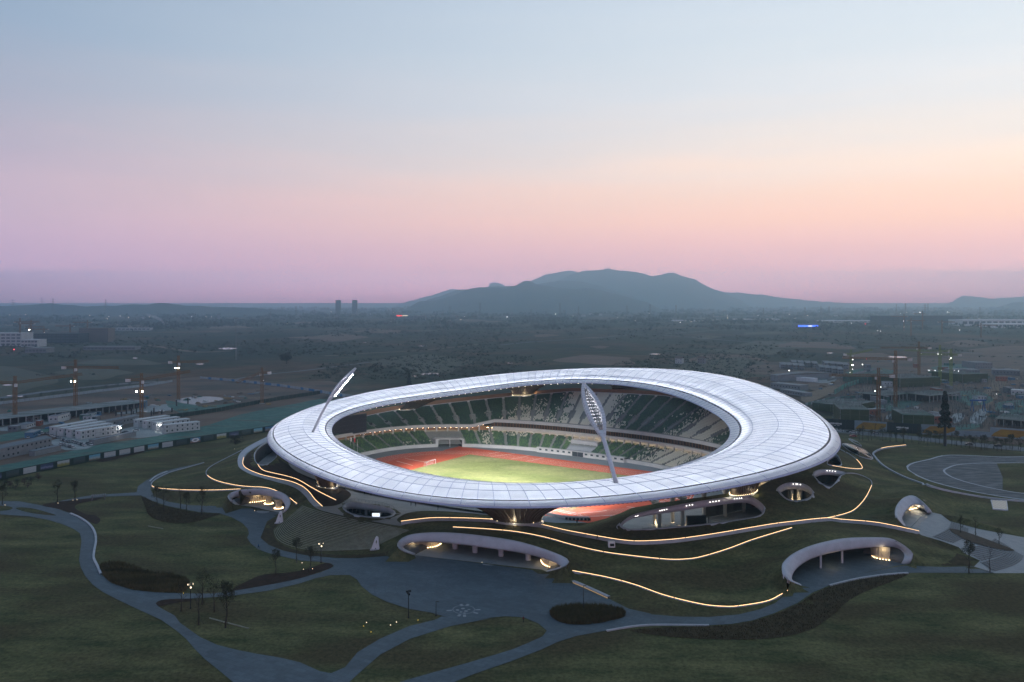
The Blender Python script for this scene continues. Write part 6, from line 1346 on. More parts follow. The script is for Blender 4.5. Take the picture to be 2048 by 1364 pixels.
for px, py, lb in ((241,868,'glaring yard lamp at the end of the front container row'), (320,862,'glaring yard lamp between the container blocks')):
    p = at(px, py, .1); r = empty('yard_lamp', p, 0, lb, 'lamp', 'site yard lamps'); MB().tube([(0, 0, 0), (0, 0, 4)], .06, 5).build('pole', M_POST, r); MB().box((0, -.2, 4), (.8, .3, .5)).build('lamp', M_SITE, r)
# long concrete slab building under construction
def slab_block(a, b, depth, h, label, floors=1, z=.1, top=None, bay=5.0, net=None, group='concrete shells under construction', posts=True):
    A, B = at(*a, z), at(*b, z); d = B-A; L_ = d.length; d.normalize(); ang = math.atan2(d.y, d.x); r = empty('concrete_shell', A, ang, label, 'building', group); sy = 1 if math.cos(ang) > 0 else -1; n = max(2, int(L_/bay)); fh = h/floors
    for f in range(floors): MB().box((L_/2, sy*depth/2, fh*(f+1)), (L_+.6, depth+.6, .35)).build('floor_slab', top if (top and f == floors-1) else M_DECKD, r)
    cm_ = MB().box((0, 0, fh/2), (.6, .6, fh-.4)).build('column', M_PALE, r); k = 0; rows = (0, 1) if not posts else (0, .5, 1)
    for f in range(floors):
        for i in range(n+1):
            for j in rows:
                o = cm_ if k == 0 else link('column', cm_.data, r); k += 1; o.location = (L_*i/n, sy*(.3+(depth-.6)*j), fh*f)
    MB().box((L_/2, sy*depth*.55, h/2), (L_*.97, depth*.5, h*.9)).build('dark_infill', M_BLACK, r)  # black box added between the slabs, its colour stands in for interior shade
    if net:
        for i in range(n):
            for f in range(floors): MB().box((L_*(i+.5)/n, -sy*.5, fh*(f+.5)), (L_/n-.12, .05, fh-.15)).build('net_panel', net, r)
        for j in range(max(1, int(depth/bay))): MB().box((-.5, sy*(j+.5)*bay, h/2), (.05, bay-.15, h-.2)).build('net_panel', net, r)
        if posts:
            mb = MB(); pass
    if top is None or net:                                   # starter bars and props on the deck
        mb = MB()
        for i in range(int(L_*depth/4)): mb.box((random.random()*L_, sy*random.random()*depth, h+.2+.7), (.09, .09, random.uniform(.8, 2.4)))
        mb.build('starter_bars', M_GREY, r)['kind'] = 'stuff'
    return r
M_DECKD = mat('dark_cluttered_deck', (.07, .09, .082), .9, (.20, .215, .21), .12, (1, 1.5, 1), .9, 8, col3=(.04, .09, .075), scale3=.06)
M_SCAF = mat('green_scaffold_net', (.030, .050, .022), .9, (.045, .065, .03), .5, (1, 1, 3)); M_DECKN = mat('patchy_deck', (.07, .10, .095), .9, (.21, .23, .235), .05, (1, 2, 1), 1, 6)
slab_block((-60,862), (292,818), 26, 5.4, 'long low concrete shell with patchy deck along the site\'s back road', 1, top=M_DECKN, bay=5)
slab_block((1681,850), (1738,852), 34, 11, 'green-netted concrete block beside the hoarding, next to the crane foot', 3, net=M_SCAF, bay=5); slab_block((1806,856), (1868,858), 30, 9, 'green-netted concrete block standing opposite the tall artificial pine', 3, net=M_SCAF, bay=5)
slab_block((1700,828), (1748,818), 30, 6, 'low concrete shell with props behind the netted blocks', 2, net=M_SCAF); slab_block((1768,806), (1830,800), 26, 6, 'propped concrete deck behind the two netted blocks', 1); slab_block((1860,806), (1920,800), 26, 6, 'propped concrete deck behind the artificial pine', 1)
slab_block((1800,775), (1880,772), 40, 9, 'dark concrete shell under the cluster of bright crane lamps', 2, net=M_SCAF, posts=False); slab_block((1925,766), (1975,764), 40, 9, 'green-netted shell beside the dirt road', 2, net=M_SCAF, posts=False); slab_block((1735,768), (1790,764), 30, 7, 'netted shell beyond the teal fence', 2, net=M_NET, posts=False)
slab_block((1990,852), (2060,858), 30, 5, 'low shell of props behind the white hoarding gap', 1)
for i, (px, py, h) in enumerate(((232,832,5),(243,837,5),(253,828,5),(263,830,5),(267,836,5),(273,826,5),(303,831,3.6),(308,829,5),(324,828,3.2),(344,824,3.2),(353,812,5),(376,808,5),(339,838,3))):
    p = at(px, py, .1); r = empty('site_column', p, 0, 'free-standing dark concrete column in the pale slab yard', 'column', 'free-standing columns of the slab yard'); MB().box((0, 0, h/2), (.8, .8, h)).build('shaft', M_DARK, r)
    mb = MB()
    for a_ in range(4): mb.box((.25*(1 if a_ % 2 else -1), .25*(1 if a_ > 1 else -1), h+.5), (.06, .06, 1))
    mb.build('starter_bars', M_GREY, r)
# ---- fences and hoardings made of single panels
def fence(pts, step, h, label, mats, name='site_fence', cat='fence', th=.12, post=True, z=.05):
    P = resample([tuple(at(x, y, z)) for x, y in pts], step); r = empty(name, tuple(P[len(P)//2]), 0, label, cat)
    for i in range(len(P)-1):
        a_, b_ = Vector(P[i]), Vector(P[i+1]); c = (a_+b_)/2; d = b_-a_; hh = h*random.uniform(.96, 1.03); W(MB().box((c.x, c.y, hh/2+z), (d.length-.14, th, hh), math.atan2(d.y, d.x)).build('panel', mats[i % len(mats)] if random.random() < .85 else random.choice(mats), None), r)
        if post: W(MB().box((a_.x, a_.y, h/2+.1), (.18, .22, h+.2), math.atan2(d.y, d.x)).build('post', M_GREY), r)
    return r
M_FW = mat('fence_pale_blue', (.27, .33, .37), .6, (.22, .27, .31), .3); M_FT = mat('fence_teal', (.07, .16, .15), .7); M_FD = mat('fence_dark_green', (.012, .030, .026), .7)
fence([(-60,818),(0,809),(100,797),(200,784),(300,772),(345,764)], 4.5, 2.6, 'pale blue site fence running behind the long slab', [M_FW]); fence([(400,757),(480,764),(560,773),(640,785),(690,795)], 5, 2.4, 'pale blue site fence along the far road with blue panels', [M_FW, M_FW, M_FW, mat('panel_blue', (.03, .14, .30), .6)])
fence([(300,842),(380,832),(440,823),(500,811),(560,800),(640,788)], 5, 3.2, 'dark green hoarding between the excavation and the netted field', [M_FD]); fence([(1655,762),(1700,752),(1760,738)], 8, 2.6, 'grey wall along the workers\' camp', [M_PREG]); fence([(1668,790),(1690,776),(1720,766),(1745,757)], 6, 4.5, 'bright teal dust fence climbing beside the soil road', [M_FT, mat('fence_teal_bright', (.06, .25, .20), .7)])
fence([(1610,812),(1660,800),(1720,796),(1780,800)], 6, 2.4, 'pale fence panels behind the netted blocks', [M_FW, M_FT])
# poster hoarding beside the park
def poster(name, sky, land, accent, ring_=False):
    m = bpy.data.materials.new(name); m.use_nodes = True; nt = m.node_tree; N = nt.nodes; L = nt.links; b = N['Principled BSDF']; b.inputs['Roughness'].default_value = .6
    tc = N.new('ShaderNodeTexCoord'); sp = N.new('ShaderNodeSeparateXYZ'); L.new(tc.outputs['Generated'], sp.inputs[0]); nz = N.new('ShaderNodeTexNoise'); nz.inputs['Scale'].default_value = 4; nz.inputs['Detail'].default_value = 5; L.new(tc.outputs['Generated'], nz.inputs[0])
    ad = N.new('ShaderNodeMath'); ad.operation = 'MULTIPLY_ADD'; ad.inputs[1].default_value = .5; L.new(nz.outputs[0], ad.inputs[0]); L.new(sp.outputs[2], ad.inputs[2]); rp = N.new('ShaderNodeValToRGB'); L.new(ad.outputs[0], rp.inputs[0]); e = rp.color_ramp.elements
    e[0].position = .35; e[0].color = (*land, 1); e[1].position = .95; e[1].color = (*sky, 1); x = e.new(.62); x.color = (*accent, 1); rp.color_ramp.interpolation = 'LINEAR'; L.new(rp.outputs[0], b.inputs['Base Color']); return m
PO = [poster('poster_mountain', (.05, .16, .30), (.02, .03, .05), (.16, .2, .26)), poster('poster_plan', (.34, .38, .40), (.20, .26, .30), (.36, .40, .42)), poster('poster_lake', (.10, .30, .42), (.12, .10, .06), (.28, .34, .36)), poster('poster_dusk', (.02, .04, .10), (.01, .02, .04), (.12, .14, .24)), poster('poster_field', (.30, .36, .40), (.12, .14, .04), (.22, .2, .06)), poster('poster_village', (.08, .22, .36), (.16, .08, .05), (.2, .2, .2)), poster('poster_text', (.36, .4, .42), (.33, .36, .38), (.30, .34, .38)), poster('poster_dark', (.02, .05, .06), (.015, .03, .03), (.03, .05, .05))]
hp = [(-70,974),(0,960),(52,948.5),(110,937),(160,927),(200,919),(250,910),(300,900.5),(360,891),(430,880),(500,869),(550,861)]
P = resample([tuple(at(x, y, .1)) for x, y in hp], 8.6); hb_ = empty('poster_hoarding', tuple(P[len(P)//2]), 0, 'long dark green hoarding carrying a row of printed pictures along the park lawn', 'hoarding'); seq = [7, 3, 7, 6, 3, 4, 7, 2, 1, 1, 6, 2, 6, 7, 5, 7, 4, 3, 7, 2, 5, 3, 6, 4, 5]
for i in range(len(P)-1):
    a_, b_ = Vector(P[i]), Vector(P[i+1]); c = (a_+b_)/2; d = b_-a_; an = math.atan2(d.y, d.x); nf = Vector((d.y, -d.x, 0)).normalized(); nf = nf if nf.y < 0 else -nf; bd = W(MB().box((c.x, c.y, 1.9), (d.length-.06, .15, 3.8), an).build('board', M_FD), hb_)
    q = c+nf*.12; o = MB().box((q.x, q.y, 1.95), (d.length*.74, .06, 2.9), an).build('picture', PO[seq[i % len(seq)]]); o.parent = bd; bd.matrix_parent_inverse = Matrix.Translation(-Vector(hb_.location))
    if i == 14:
        n_ = 24; ring_v = [[(q.x+nf.x*.05+d.x/d.length*rx*math.cos(t), q.y+nf.y*.05+d.y/d.length*rx*math.cos(t), 2+ry*math.sin(t)) for t in np.linspace(0, 2*PI, n_, endpoint=False)] for rx, ry in ((2.4, 1.2), (1.3, .5))]; o = MB().loft(ring_v, True).build('printed_ring', M_WHITE); o.parent = bd
# big hoarding along the road on the other side
M_HD = mat('hoarding_dark', (.010, .022, .024), .6); M_HB = mat('hoarding_pale_blue', (.20, .27, .31), .6, (.16, .22, .26), .2); M_HY = mat('hoarding_yellow', (.30, .19, .02), .6, (.22, .12, .02), .15, (1, 1, 2)); M_TXT = mat('white_lettering', (.45, .47, .48), .6)
rh = empty('road_hoarding', at(1800, 866, .1), 0, 'tall roadside hoarding with dark and yellow printed boards', 'hoarding'); hx = [(1640,855),(1709,860),(1774,864),(1842,868.5),(1912,871.5),(1980,875),(2060,880),(2140,885)]; kinds = 'DYDYWYD'
for i in range(7):
    A, B = at(*hx[i], .1), at(*hx[i+1], .1); d = B-A; L_ = d.length; an = math.atan2(d.y, d.x); nf = Vector((d.y, -d.x, 0)).normalized(); nf = nf if nf.y < 0 else -nf; k = kinds[i]; hh = 6.4 if k != 'W' else 3.4; ns = 4
    for j in range(ns):
        c = A+d*((j+.5)/ns); bd = W(MB().box((c.x, c.y, hh/2+.2), (L_/ns-.08, .2, hh), an).build('board', {'D': M_HD, 'Y': M_HB, 'W': M_HB}[k]), rh); bd.matrix_parent_inverse = Matrix.Translation(-Vector(rh.location))
    if k == 'Y':
        pts = [(.02, .1), (.1, .45), (.28, .85), (.98, .8), (.96, .45), (.7, .12)]; vs_ = [tuple(A+d*u_+nf*.16+Vector((0, 0, .2+hh*v_))) for u_, v_ in pts]; W(mesh('yellow_print', vs_, [tuple(range(6))], M_HY), rh)
    if k == 'D':
        mb = MB()
        for j in range(8): c = A+d*(.3+.045*j)+nf*.17; mb.box((c.x, c.y, 3.6), (.9, .05, 1.2 if j % 3 else .9), an); 
        for j in range(3): c = A+d*(.34+.1*j)+nf*.17; mb.box((c.x, c.y, 2.3), (1.6, .05, .35), an)
        W(mb.build('lettering', M_TXT), rh)
# ---- cars
M_CARW = [mat('car_white', (.45, .46, .47), .3, spec=.5), mat('car_silver', (.22, .23, .25), .3, metal=.4), mat('car_black', (.015, .016, .018), .25, spec=.5), mat('car_grey', (.09, .10, .11), .3, metal=.3), mat('car_red', (.30, .02, .02), .3)]; M_TYRE = mat('tyre', (.01, .01, .01), .9)
def car_proto():
    bd = MB(); secs = [(-2.15, .45, .62, .75), (-2.1, .35, .85, .80), (-1.2, .3, .92, .86), (-.9, .3, .95, .88), (1.3, .3, .95, .88), (1.9, .32, .9, .85), (2.2, .42, .75, .76)]
    bd.loft([[(x, -w, lo_), (x, -w, (lo_+hi_)/2+.05), (x, -w*.92, hi_), (x, w*.92, hi_), (x, w, (lo_+hi_)/2+.05), (x, w, lo_)] for x, lo_, hi_, w in secs], True, True)
    cb = MB().loft([[(x, -w, z) , (x, w, z)] for x, w, z in ((-1.15, .80, .92), (-.45, .66, 1.42))]); 
    cabin = MB().loft([[(-1.2, -.82, .92), (-1.2, .82, .92), (1.75, .82, .93), (1.75, -.82, .93)], [(-.45, -.66, 1.44), (-.45, .66, 1.44), (1.1, .66, 1.46), (1.1, -.66, 1.46)]], True, True)
    rf = MB().box((.32, 0, 1.46), (1.5, 1.28, .05)); return bd, cabin, rf
bd, cabin, rf = car_proto(); CB = mesh('body', bd.v, bd.f, None); CC = mesh('windows', cabin.v, cabin.f, M_GLASS); CR = mesh('roof_panel', rf.v, rf.f, None); wh = MB().tube([(0, -.1, 0), (0, .1, 0)], .33, 12); CWm = mesh('wheel', wh.v, wh.f, M_TYRE); hl = MB().box((0, 0, 0), (.06, .3, .14)); CH = mesh('headlight', hl.v, hl.f, M_WHITE)
CD = {k: o.data for k, o in (('body', CB), ('windows', CC), ('roof_panel', CR), ('wheel', CWm), ('headlight', CH))}
for k in ('body', 'roof_panel'): CD[k].materials.append(M_CARW[0])
for o in (CB, CC, CR, CWm, CH): bpy.data.objects.remove(o)
def car(px, py, yaw, ci, label, group, z=.16):
    r = empty('parked_car', at(px, py, z), yaw, label, 'car', group)
    for k in ('body', 'windows', 'roof_panel'):
        o = link(k, CD[k], r)
        if k != 'windows': o.material_slots[0].link = 'OBJECT'; o.material_slots[0].material = M_CARW[ci]
    for x in (-1.35, 1.35):
        for y in (-.8, .8): link('wheel', CD['wheel'], r).location = (x, y, .33)
    for y in (-.6, .6): link('headlight', CD['headlight'], r).location = (-2.16, y, .62)
for i, (px, py) in enumerate(((104,873),(109,875),(115,876.5),(124,881),(128,882.3),(132,883.6),(136.5,885),(146,884.5),(150,886),(154.5,887.4),(159,889),(163.5,890.4),(168,891.8),(176,888.5),(182,890.5),(122,890),(128,891.5),(134,893.3),(140,895),(146,896),(94,869),(84,868),(76,871),(66,873),(56,876))):
    ci = (0, 0, 1, 0, 2, 0, 3)[i % 7]; car(px, py, 2.3+random.gauss(0, .04), ci, ['white car', 'silver car', 'black car', 'grey car'][ci]+' in the rows of the site car park', 'cars in the site car park')
car(250, 866, .4, 2, 'black car between the container blocks', 'cars by the containers'); car(272, 862, .3, 0, 'white car between the container blocks', 'cars by the containers')
for i, (px, py, ci) in enumerate(((1672,861,0),(1680,863,0),(1699,865,2),(1706,866,0),(1938,890,3),(1996,893,2),(1752,868,1))): car(px, py, -.35, ci, ['white', 'silver', 'black', 'grey'][ci]+' car on the road before the tall hoarding', 'cars on the road')
car(1706, 873.5, -.2, 4, 'red car at the park corner beside the road', 'cars on the road')
# ---- saplings along the road and hoarding, shrubs
for i in range(46):
    f = i/45+random.gauss(0, .006); px = 1722+f*335; py = 876+f*26+random.uniform(-2, 6); tree(px, py, py-random.uniform(18, 32), random.choice((0, 1, 1, 3)), 'slim sapling in the row between the road and the grass', 'saplings along the road', p=at(px, py, .05))
M_CON = mat('dark_conifer', (.010, .018, .016), .95, (.02, .032, .024), 1.0)
def leafcloud(n, fn, size, seed=0):
    r_ = np.random.default_rng(seed); V = []; Fq = []
    for i in range(n):
        c = np.array(fn(r_)); a = r_.normal(size=3); a *= size/np.linalg.norm(a); b = r_.normal(size=3); b *= size*.8/np.linalg.norm(b); V += [c-a, c+b, c+a, c-b]; Fq.append((4*i, 4*i+1, 4*i+2, 4*i+3))
    return V, Fq
def pine(px, py, top, label, trunk=.35, z=.05, wid=.16):
    p = at(px, py, z); h = (py-top)/FPX*p.y; r = empty('mast_pine', p, 0, label, 'tree'); MB().tube([(0, 0, 0), (0, 0, h*.98)], [.9, .25], 10).build('trunk', M_DARK, r)
    def fn(g): t = g.random()**.8; a = g.random()*6.28; rr = (wid*h)*(1-t*.86)*(.35+.65*g.random()**.5)*(1+.25*math.sin(t*34)); return (rr*math.cos(a), rr*math.sin(a), h*(trunk+(1-trunk)*t)-rr*.12)
    V, Fq = leafcloud(2600, fn, h*.018, 5); npmesh('crown', V, Fq, M_CON, r); return r
pine(1890, 892, 783, 'tall dark artificial pine mast standing in the grass by the road', wid=.115); pine(818, 778, 745, 'dark pine-shaped mast rising behind the roof', .1, -.5, .2)
M_CROWN = mat('broadleaf_crown', (.014, .022, .018), .95, (.03, .042, .028), .4)
def big_tree(px, py, top, label, wid=.6, cat_='tree', group=None, m=None, n=2600, z=-.5):
    p = at(px, py, z); h = (py-top)/FPX*p.y; r = empty('round_tree', p, 0, label, cat_, group); MB().tube([(0, 0, -.3), (.1, 0, h*.25), (0, .1, h*.55)], [h*.035, h*.03, h*.015], 7).build('trunk', M_BARK, r); r_ = np.random.default_rng(abs(int(px))); cl = [(r_.normal(0, .22)*h*wid*1.2, r_.normal(0, .22)*h*wid, h*r_.uniform(.34, .82), h*r_.uniform(.13, .24)) for _ in range(11)]
    mb = MB()
    for c in cl[:6]: mb.tube([(0, .1, h*.3), (c[0]*.8, c[1]*.8, c[2])], [h*.015, h*.004], 5)
    mb.build('limbs', M_BARK, r)
    def fn(g): c = cl[g.integers(len(cl))]; d = g.normal(size=3); d /= np.linalg.norm(d); q = c[3]*g.random()**.35; return (c[0]+d[0]*q*1.2, c[1]+d[1]*q*1.2, min(h, c[2]+d[2]*q*.85))
    V, Fq = leafcloud(n, fn, h*.026, abs(int(px))); npmesh('crown', V, Fq, m or M_CROWN, r); return r
big_tree(573, 728, 699, 'large round dark tree alone on the brown plain', .75)
M_MAR = mat('maroon_shrub', (.030, .010, .014), .9, (.05, .02, .02), 1)
for i, (px, py, t) in enumerate(((8,974,954),(20,976,958),(34,972,956),(48,970,954),(62,968,950),(76,962,944),(30,980,966),(55,976,962),(-12,978,955))): big_tree(px, py, t, 'dark maroon shrub in the clump against the poster hoarding', .8, 'shrub', 'maroon shrubs at the hoarding', M_MAR if i % 2 else M_CROWN, 700, .05)
big_tree(470, 898, 864, 'dark dense young tree standing at the walkway bend', .5, m=M_CROWN, n=900, z=.1)
# ---- camp houses, warehouses, gantry
k_ = 0
for j, (x0, y0, x1, y1, n_) in enumerate(((1562,738,1612,742,4),(1584,733,1640,737,4),(1640,744,1690,750,4),(1650,735,1700,740,4))):
    for i in range(n_):
        f = i/n_; px = x0+(x1-x0)*f; py = y0+(y1-y0)*f; prefab((px, py), (px+9.5, py+.2), 42, 6, 'grey gabled dormitory hut in the rows of the workers\' camp', 'dormitory huts of the workers\' camp', M_PREG, M_ROOFG, 2, 3, 1.6, -.3, 'camp_hut', True, False)
prefab((1541,762), (1556,764), 75, 7, 'long grey warehouse shed next to the workers\' camp yard', 'site halls', M_PREG, M_ROOFG, 1, gable=2, z=-.2, win=False); prefab((1577,761), (1628,765), 8, 4, 'low white shed in the workers\' camp yard', 'site halls', M_WHITE, None, 1, z=-.2, win=False); prefab((1541,776), (1600,782), 14, 5, 'grey flat-roofed shed beside the dirt road', 'site halls', M_PREG, M_ROOFG, 1, z=-.2); prefab((1560,786), (1610,794), 8, 3.5, 'pale low shed at the foot of the soil bank', 'site halls', M_PREG, None, 1, z=-.1); flat('slab_yard', [(1625,752),(1670,752),(1668,764),(1640,766),(1622,762)], M_PALE, .1)
prefab((2022,790), (2056,792), 12, 4.5, 'white office hut beside the dirt road', 'site halls', M_PRE, None, 1, z=0); prefab((1985,750), (2040,752), 20, 6, 'blue-grey hall at the head of the dirt road', 'site halls', M_ROOFG, None, 1, z=-.2); prefab((1905,748), (1960,748), 18, 5, 'pale grey hall near the red beacon', 'site halls', M_PREG, None, 1, z=-.2); prefab((1950,738), (1985,738), 30, 8, 'pale blue two-storey hall beyond the red beacon', 'site halls', M_PREG, M_ROOFG, 2, z=-.2)
gn = empty('gantry_crane', at(1956, 822, .2), .05, 'blue gantry crane straddling the concrete yard', 'gantry'); M_BLU = mat('gantry_blue', (.02, .09, .26), .6)
for x in (-4.8, 4.8):
    for y in (-2, 2): MB().tube([(x, y, 0), (x*.96, 0, 8)], .28, 5).build('leg', M_BLU, gn)
MB().box((0, 0, 8.4), (12.5, 1.2, 1.1)).build('beam', M_BLU, gn); MB().box((1.5, 0, 7.4), (1.4, 1.3, 1)).build('hoist', M_WHITE, gn)
# material heaps scattered over both sites: one heap, one object
M_HEAP = [M_PALE, M_GREY, M_CW, M_SOIL, M_NET, M_DIRT, mat('heap_blue', (.04, .13, .24), .7), mat('heap_timber', (.22, .16, .08), .8)]
HN = ['pale concrete', 'dark steel', 'white panel', 'brown soil', 'netted', 'sandy', 'blue sheeted', 'timber']
for i in range(290):
    if i < 100: px, py = random.uniform(0, 540), 0; py = np.interp(px, [0, 300, 540], [random.uniform(820, 868), random.uniform(790, 838), random.uniform(776, 812)]); 
    else: px = random.uniform(1640, 2052); py = random.uniform(max(722, 722+(1760-px)*.35), 860)
    c = random.randrange(8); p = at(px, py, .15); r = empty('material_heap', p, random.random()*3, 'low '+HN[c]+' heap on the '+('soil of the crane site' if i < 100 else 'crowded ground of the netted-block site'), 'heap', HN[c]+' heaps, '+('pool site' if i < 100 else 'netted site')); mb = MB()
    L_, w_, h_ = random.uniform(2.0, 7.5), random.uniform(1.2, 3.6), random.uniform(.5, 1.8)
    if c in (3, 4, 5): mb.loft([[(L_*.6*s_*math.cos(t)*(1+.15*math.sin(3*t+i)), w_*.6*s_*math.sin(t)*(1+.15*math.cos(2*t+i)), z_) for t in np.linspace(0, 2*PI, 10, endpoint=False)] for s_, z_ in ((1, -.1), (.7, h_*.6), (.3, h_), (.03, h_*1.05))], True)
    else:
        for q in range(random.randint(2, 5)): mb.box((random.gauss(0, L_*.2), random.gauss(0, w_*.3), h_*(.25+.3*q)*.6), (L_*random.uniform(.5, 1), w_*random.uniform(.4, .9), h_*.4), random.gauss(0, .12))
    mb.build('pile', M_HEAP[c], r)
flat('excavation_pool', [(352,800),(380,794),(420,793),(450,797),(430,803),(390,808),(360,806)], M_POND, .2)

# scaffold tubes and formwork props standing over the netted-block site
V, Fq = [], []; g_ = np.random.default_rng(3)
for i in range(2600):
    px = g_.uniform(1680, 2060); py = g_.uniform(752, 858); p = at(px, py, .1); w_ = .10+.00012*p.y; h_ = g_.uniform(1.2, 4.2); n0 = len(V); V += [(p.x-w_, p.y, 0), (p.x+w_, p.y, 0), (p.x+w_, p.y, h_), (p.x-w_, p.y, h_), (p.x, p.y-w_, 0), (p.x, p.y+w_, 0), (p.x, p.y+w_, h_), (p.x, p.y-w_, h_)]; Fq += [(n0, n0+1, n0+2, n0+3), (n0+4, n0+5, n0+6, n0+7)]
tag(npmesh('formwork_props', V, Fq, M_GREY), kind='stuff')

# small site cabins and stores
M_CAB = [M_PRE, M_PREG, M_ROOFG, mat('cabin_blue', (.05, .14, .24), .6), mat('cabin_rust', (.20, .07, .045), .7), M_NET]; CN = ['white', 'grey', 'slate', 'blue', 'rust red', 'green']
for i in range(74):
    if i < 20: px = random.uniform(0, 300); py = np.interp(px, [0, 300], [random.uniform(838, 900), random.uniform(800, 845)])
    else: px = random.uniform(1700, 2052); py = random.uniform(728, 852)
    c = random.randrange(6); L_ = random.choice((6, 6, 12, 9)); h_ = random.choice((2.7, 2.7, 5.2, 3.4)); w_ = random.choice((2.6, 5, 7)); r = empty('site_cabin', at(px, py, .15), random.choice((.12, .12, 1.7))+random.gauss(0, .06), CN[c]+' cabin on the '+('soil of the crane site' if i < 20 else 'crowded ground of the netted-block site'), 'cabin', CN[c]+' site cabins')
    MB().box((0, 0, h_/2), (L_, w_, h_)).build('walls', M_CAB[c], r); MB().box((0, 0, h_+.08), (L_+.3, w_+.3, .16)).build('roof', M_ROOFG if c < 2 else M_PREG, r)
    for k in range(int(L_/3)): MB().box((-L_/2+1.5+k*3, -w_/2-.03, h_*.6), (1.1, .08, .9)).build('window', M_WIN, r)
for pts in ([(1690,745),(1740,735),(1790,742),(1760,752),(1700,756)], [(1900,790),(1950,780),(1990,800),(1940,812)], [(1990,806),(2050,800),(2060,822),(2005,830)], [(1860,735),(1920,728),(1960,736),(1900,746)], [(0,870),(60,860),(110,858),(60,872),(0,884)], [(330,800),(400,812),(470,806),(440,818),(360,826)]): flat('netted_ground', pts, M_NET, .24)
# ================================================================== the plain out to the horizon
M_SCRUB = mat('scrub_foliage', (.020, .030, .020), .95, (.040, .046, .028), .02, detail=4); M_PATCH = mat('bare_field', (.15, .092, .066), .95, (.105, .075, .055), .01, (1, 2, 1)); M_PATCHG = mat('dry_grass_field', (.075, .078, .05), .95, (.055, .06, .04), .01)
strip('road', [(1060,684),(1200,675),(1300,669),(1500,684),(1700,693),(1800,698),(1950,706),(2060,713)], 9, M_ROAD, -.4); strip('road', [(1330,668),(1440,660),(1560,655),(1620,652)], 12, M_ROAD, -.42); strip('road', [(1000,690),(1060,684)], 9, M_ROAD, -.38)
strip('road', [(330,780),(400,770),(470,758),(540,748),(600,742),(680,732),(740,724)], 7, M_ROAD, -.4); strip('road', [(380,757),(440,762),(520,766),(600,776),(700,792)], 14, M_ROAD, -.35); strip('dirt_road', [(650,712),(740,706),(850,700),(960,688)], 8, M_DIRT, -.42); strip('road', [(0,796),(120,780),(240,768),(340,762),(400,757)], 12, M_ROAD, -.38); strip('dirt_road', [(300,690),(360,700),(400,704),(460,702)], 14, M_DIRT, -.4)
rp = random.Random(5)
for i in range(64):
    py = 622+rp.random()**1.7*150; px = rp.uniform(-60, 2110)
    if 560 < px < 1680 and py > 742: continue
    w_ = rp.uniform(14, 70)*(.5+(py-610)/110); hh = w_*rp.uniform(.04, .10)*(py-600)/60; P = [(px+w_*math.cos(t)*(1+.25*math.sin(3*t+i)), py+hh*math.sin(t)*(1+.3*math.cos(2*t+i))) for t in np.linspace(0, 2*PI, 14, endpoint=False)]
    flat('soil_patch' if i % 3 else 'dry_field', P, M_PATCH if i % 3 else M_PATCHG, -.5+.0012*i, 3)
for i, (px, py, w_) in enumerate(((1795,714,18),(612,770,13),(597,771,8),(400,728,8),(860,748,20),(830,752,9),(1020,726,6),(845,692,8),(1310,708,10),(730,685,3),(15,770,10),(30,792,20),(1150,636,12),(1500,640,30),(1430,640,14),(1660,706,6),(455,697,20),(270,716,6))):
    flat('pond', [(px+w_*math.cos(t)*(1+.2*math.sin(2*t+i)), py+max(.7, w_*.09)*math.sin(t)) for t in np.linspace(0, 2*PI, 12, endpoint=False)], mat('bright_pond', (.50, .52, .54), .12, spec=.8), -.40, 2)
# scrub, hedges and tree belts: too many to count
def scrub(n, pyr, pxr, size, seed, name, m, dens=None, cover=None):
    g = np.random.default_rng(seed); k = 0; V = []; Fq = []
    while k < n:
        py = pyr[0]+(pyr[1]-pyr[0])*g.random()**1.25; px = g.uniform(*pxr); p = at(px, py, -.6)
        nz = mnoise.noise(Vector((p.x*.004, p.y*.0022, seed)))+.5*mnoise.noise(Vector((p.x*.015, p.y*.008, seed+3)))
        if nz < (dens if dens is not None else .02) or (cover and cover(px, py)): k += .02; continue
        s = size*g.uniform(.5, 1.5)*(1+max(0, p.y-900)/1600); c = np.array(p)
        for j in range(7):
            q = c+np.array([g.normal(0, s*.8), g.normal(0, s*.8), s*g.uniform(.2, .95)]); a = g.normal(size=3); a *= s*.62/np.linalg.norm(a); b = g.normal(size=3); b *= s*.5/np.linalg.norm(b); n0 = len(V); V += [q-a, q+b, q+a, q-b]; Fq.append((n0, n0+1, n0+2, n0+3))
        k += 1
    return tag(npmesh(name, V, Fq, m), kind='stuff')
site = lambda px, py: (px < 720 and py > 752+max(0, (px-300)*.05)) or (px > 1545 and py > 716) or (560 < px < 1680 and py > 760)
scrub(5200, (640, 800), (-60, 2110), 1.5, 11, 'scrub', M_SCRUB, .0, site); scrub(4200, (618, 660), (-60, 2110), 3.2, 12, 'tree_belts', M_SCRUB, .05)
# line of round trees along the back road
for i in range(13):
    px = 2+i*26+random.uniform(-4, 4); py = np.interp(px, [0, 340], [806, 763])-1; big_tree(px, py, py-random.uniform(9, 12), 'small round tree in the line behind the pale blue site fence', .7, 'tree', 'round trees behind the site fence', None, 300)
for px, py, t, lb in ((24,702,688,'dark spreading tree before the white offices'),(138,704,696,'dark tree between the sheds of the far site'),(480,672,664,'dark clump tree on the open plain'),(612,676,668,'dark bushy tree among the far green fields'),(340,724,716,'low dark tree beside the far crane')): big_tree(px, py, t, lb, 1.0, n=700)
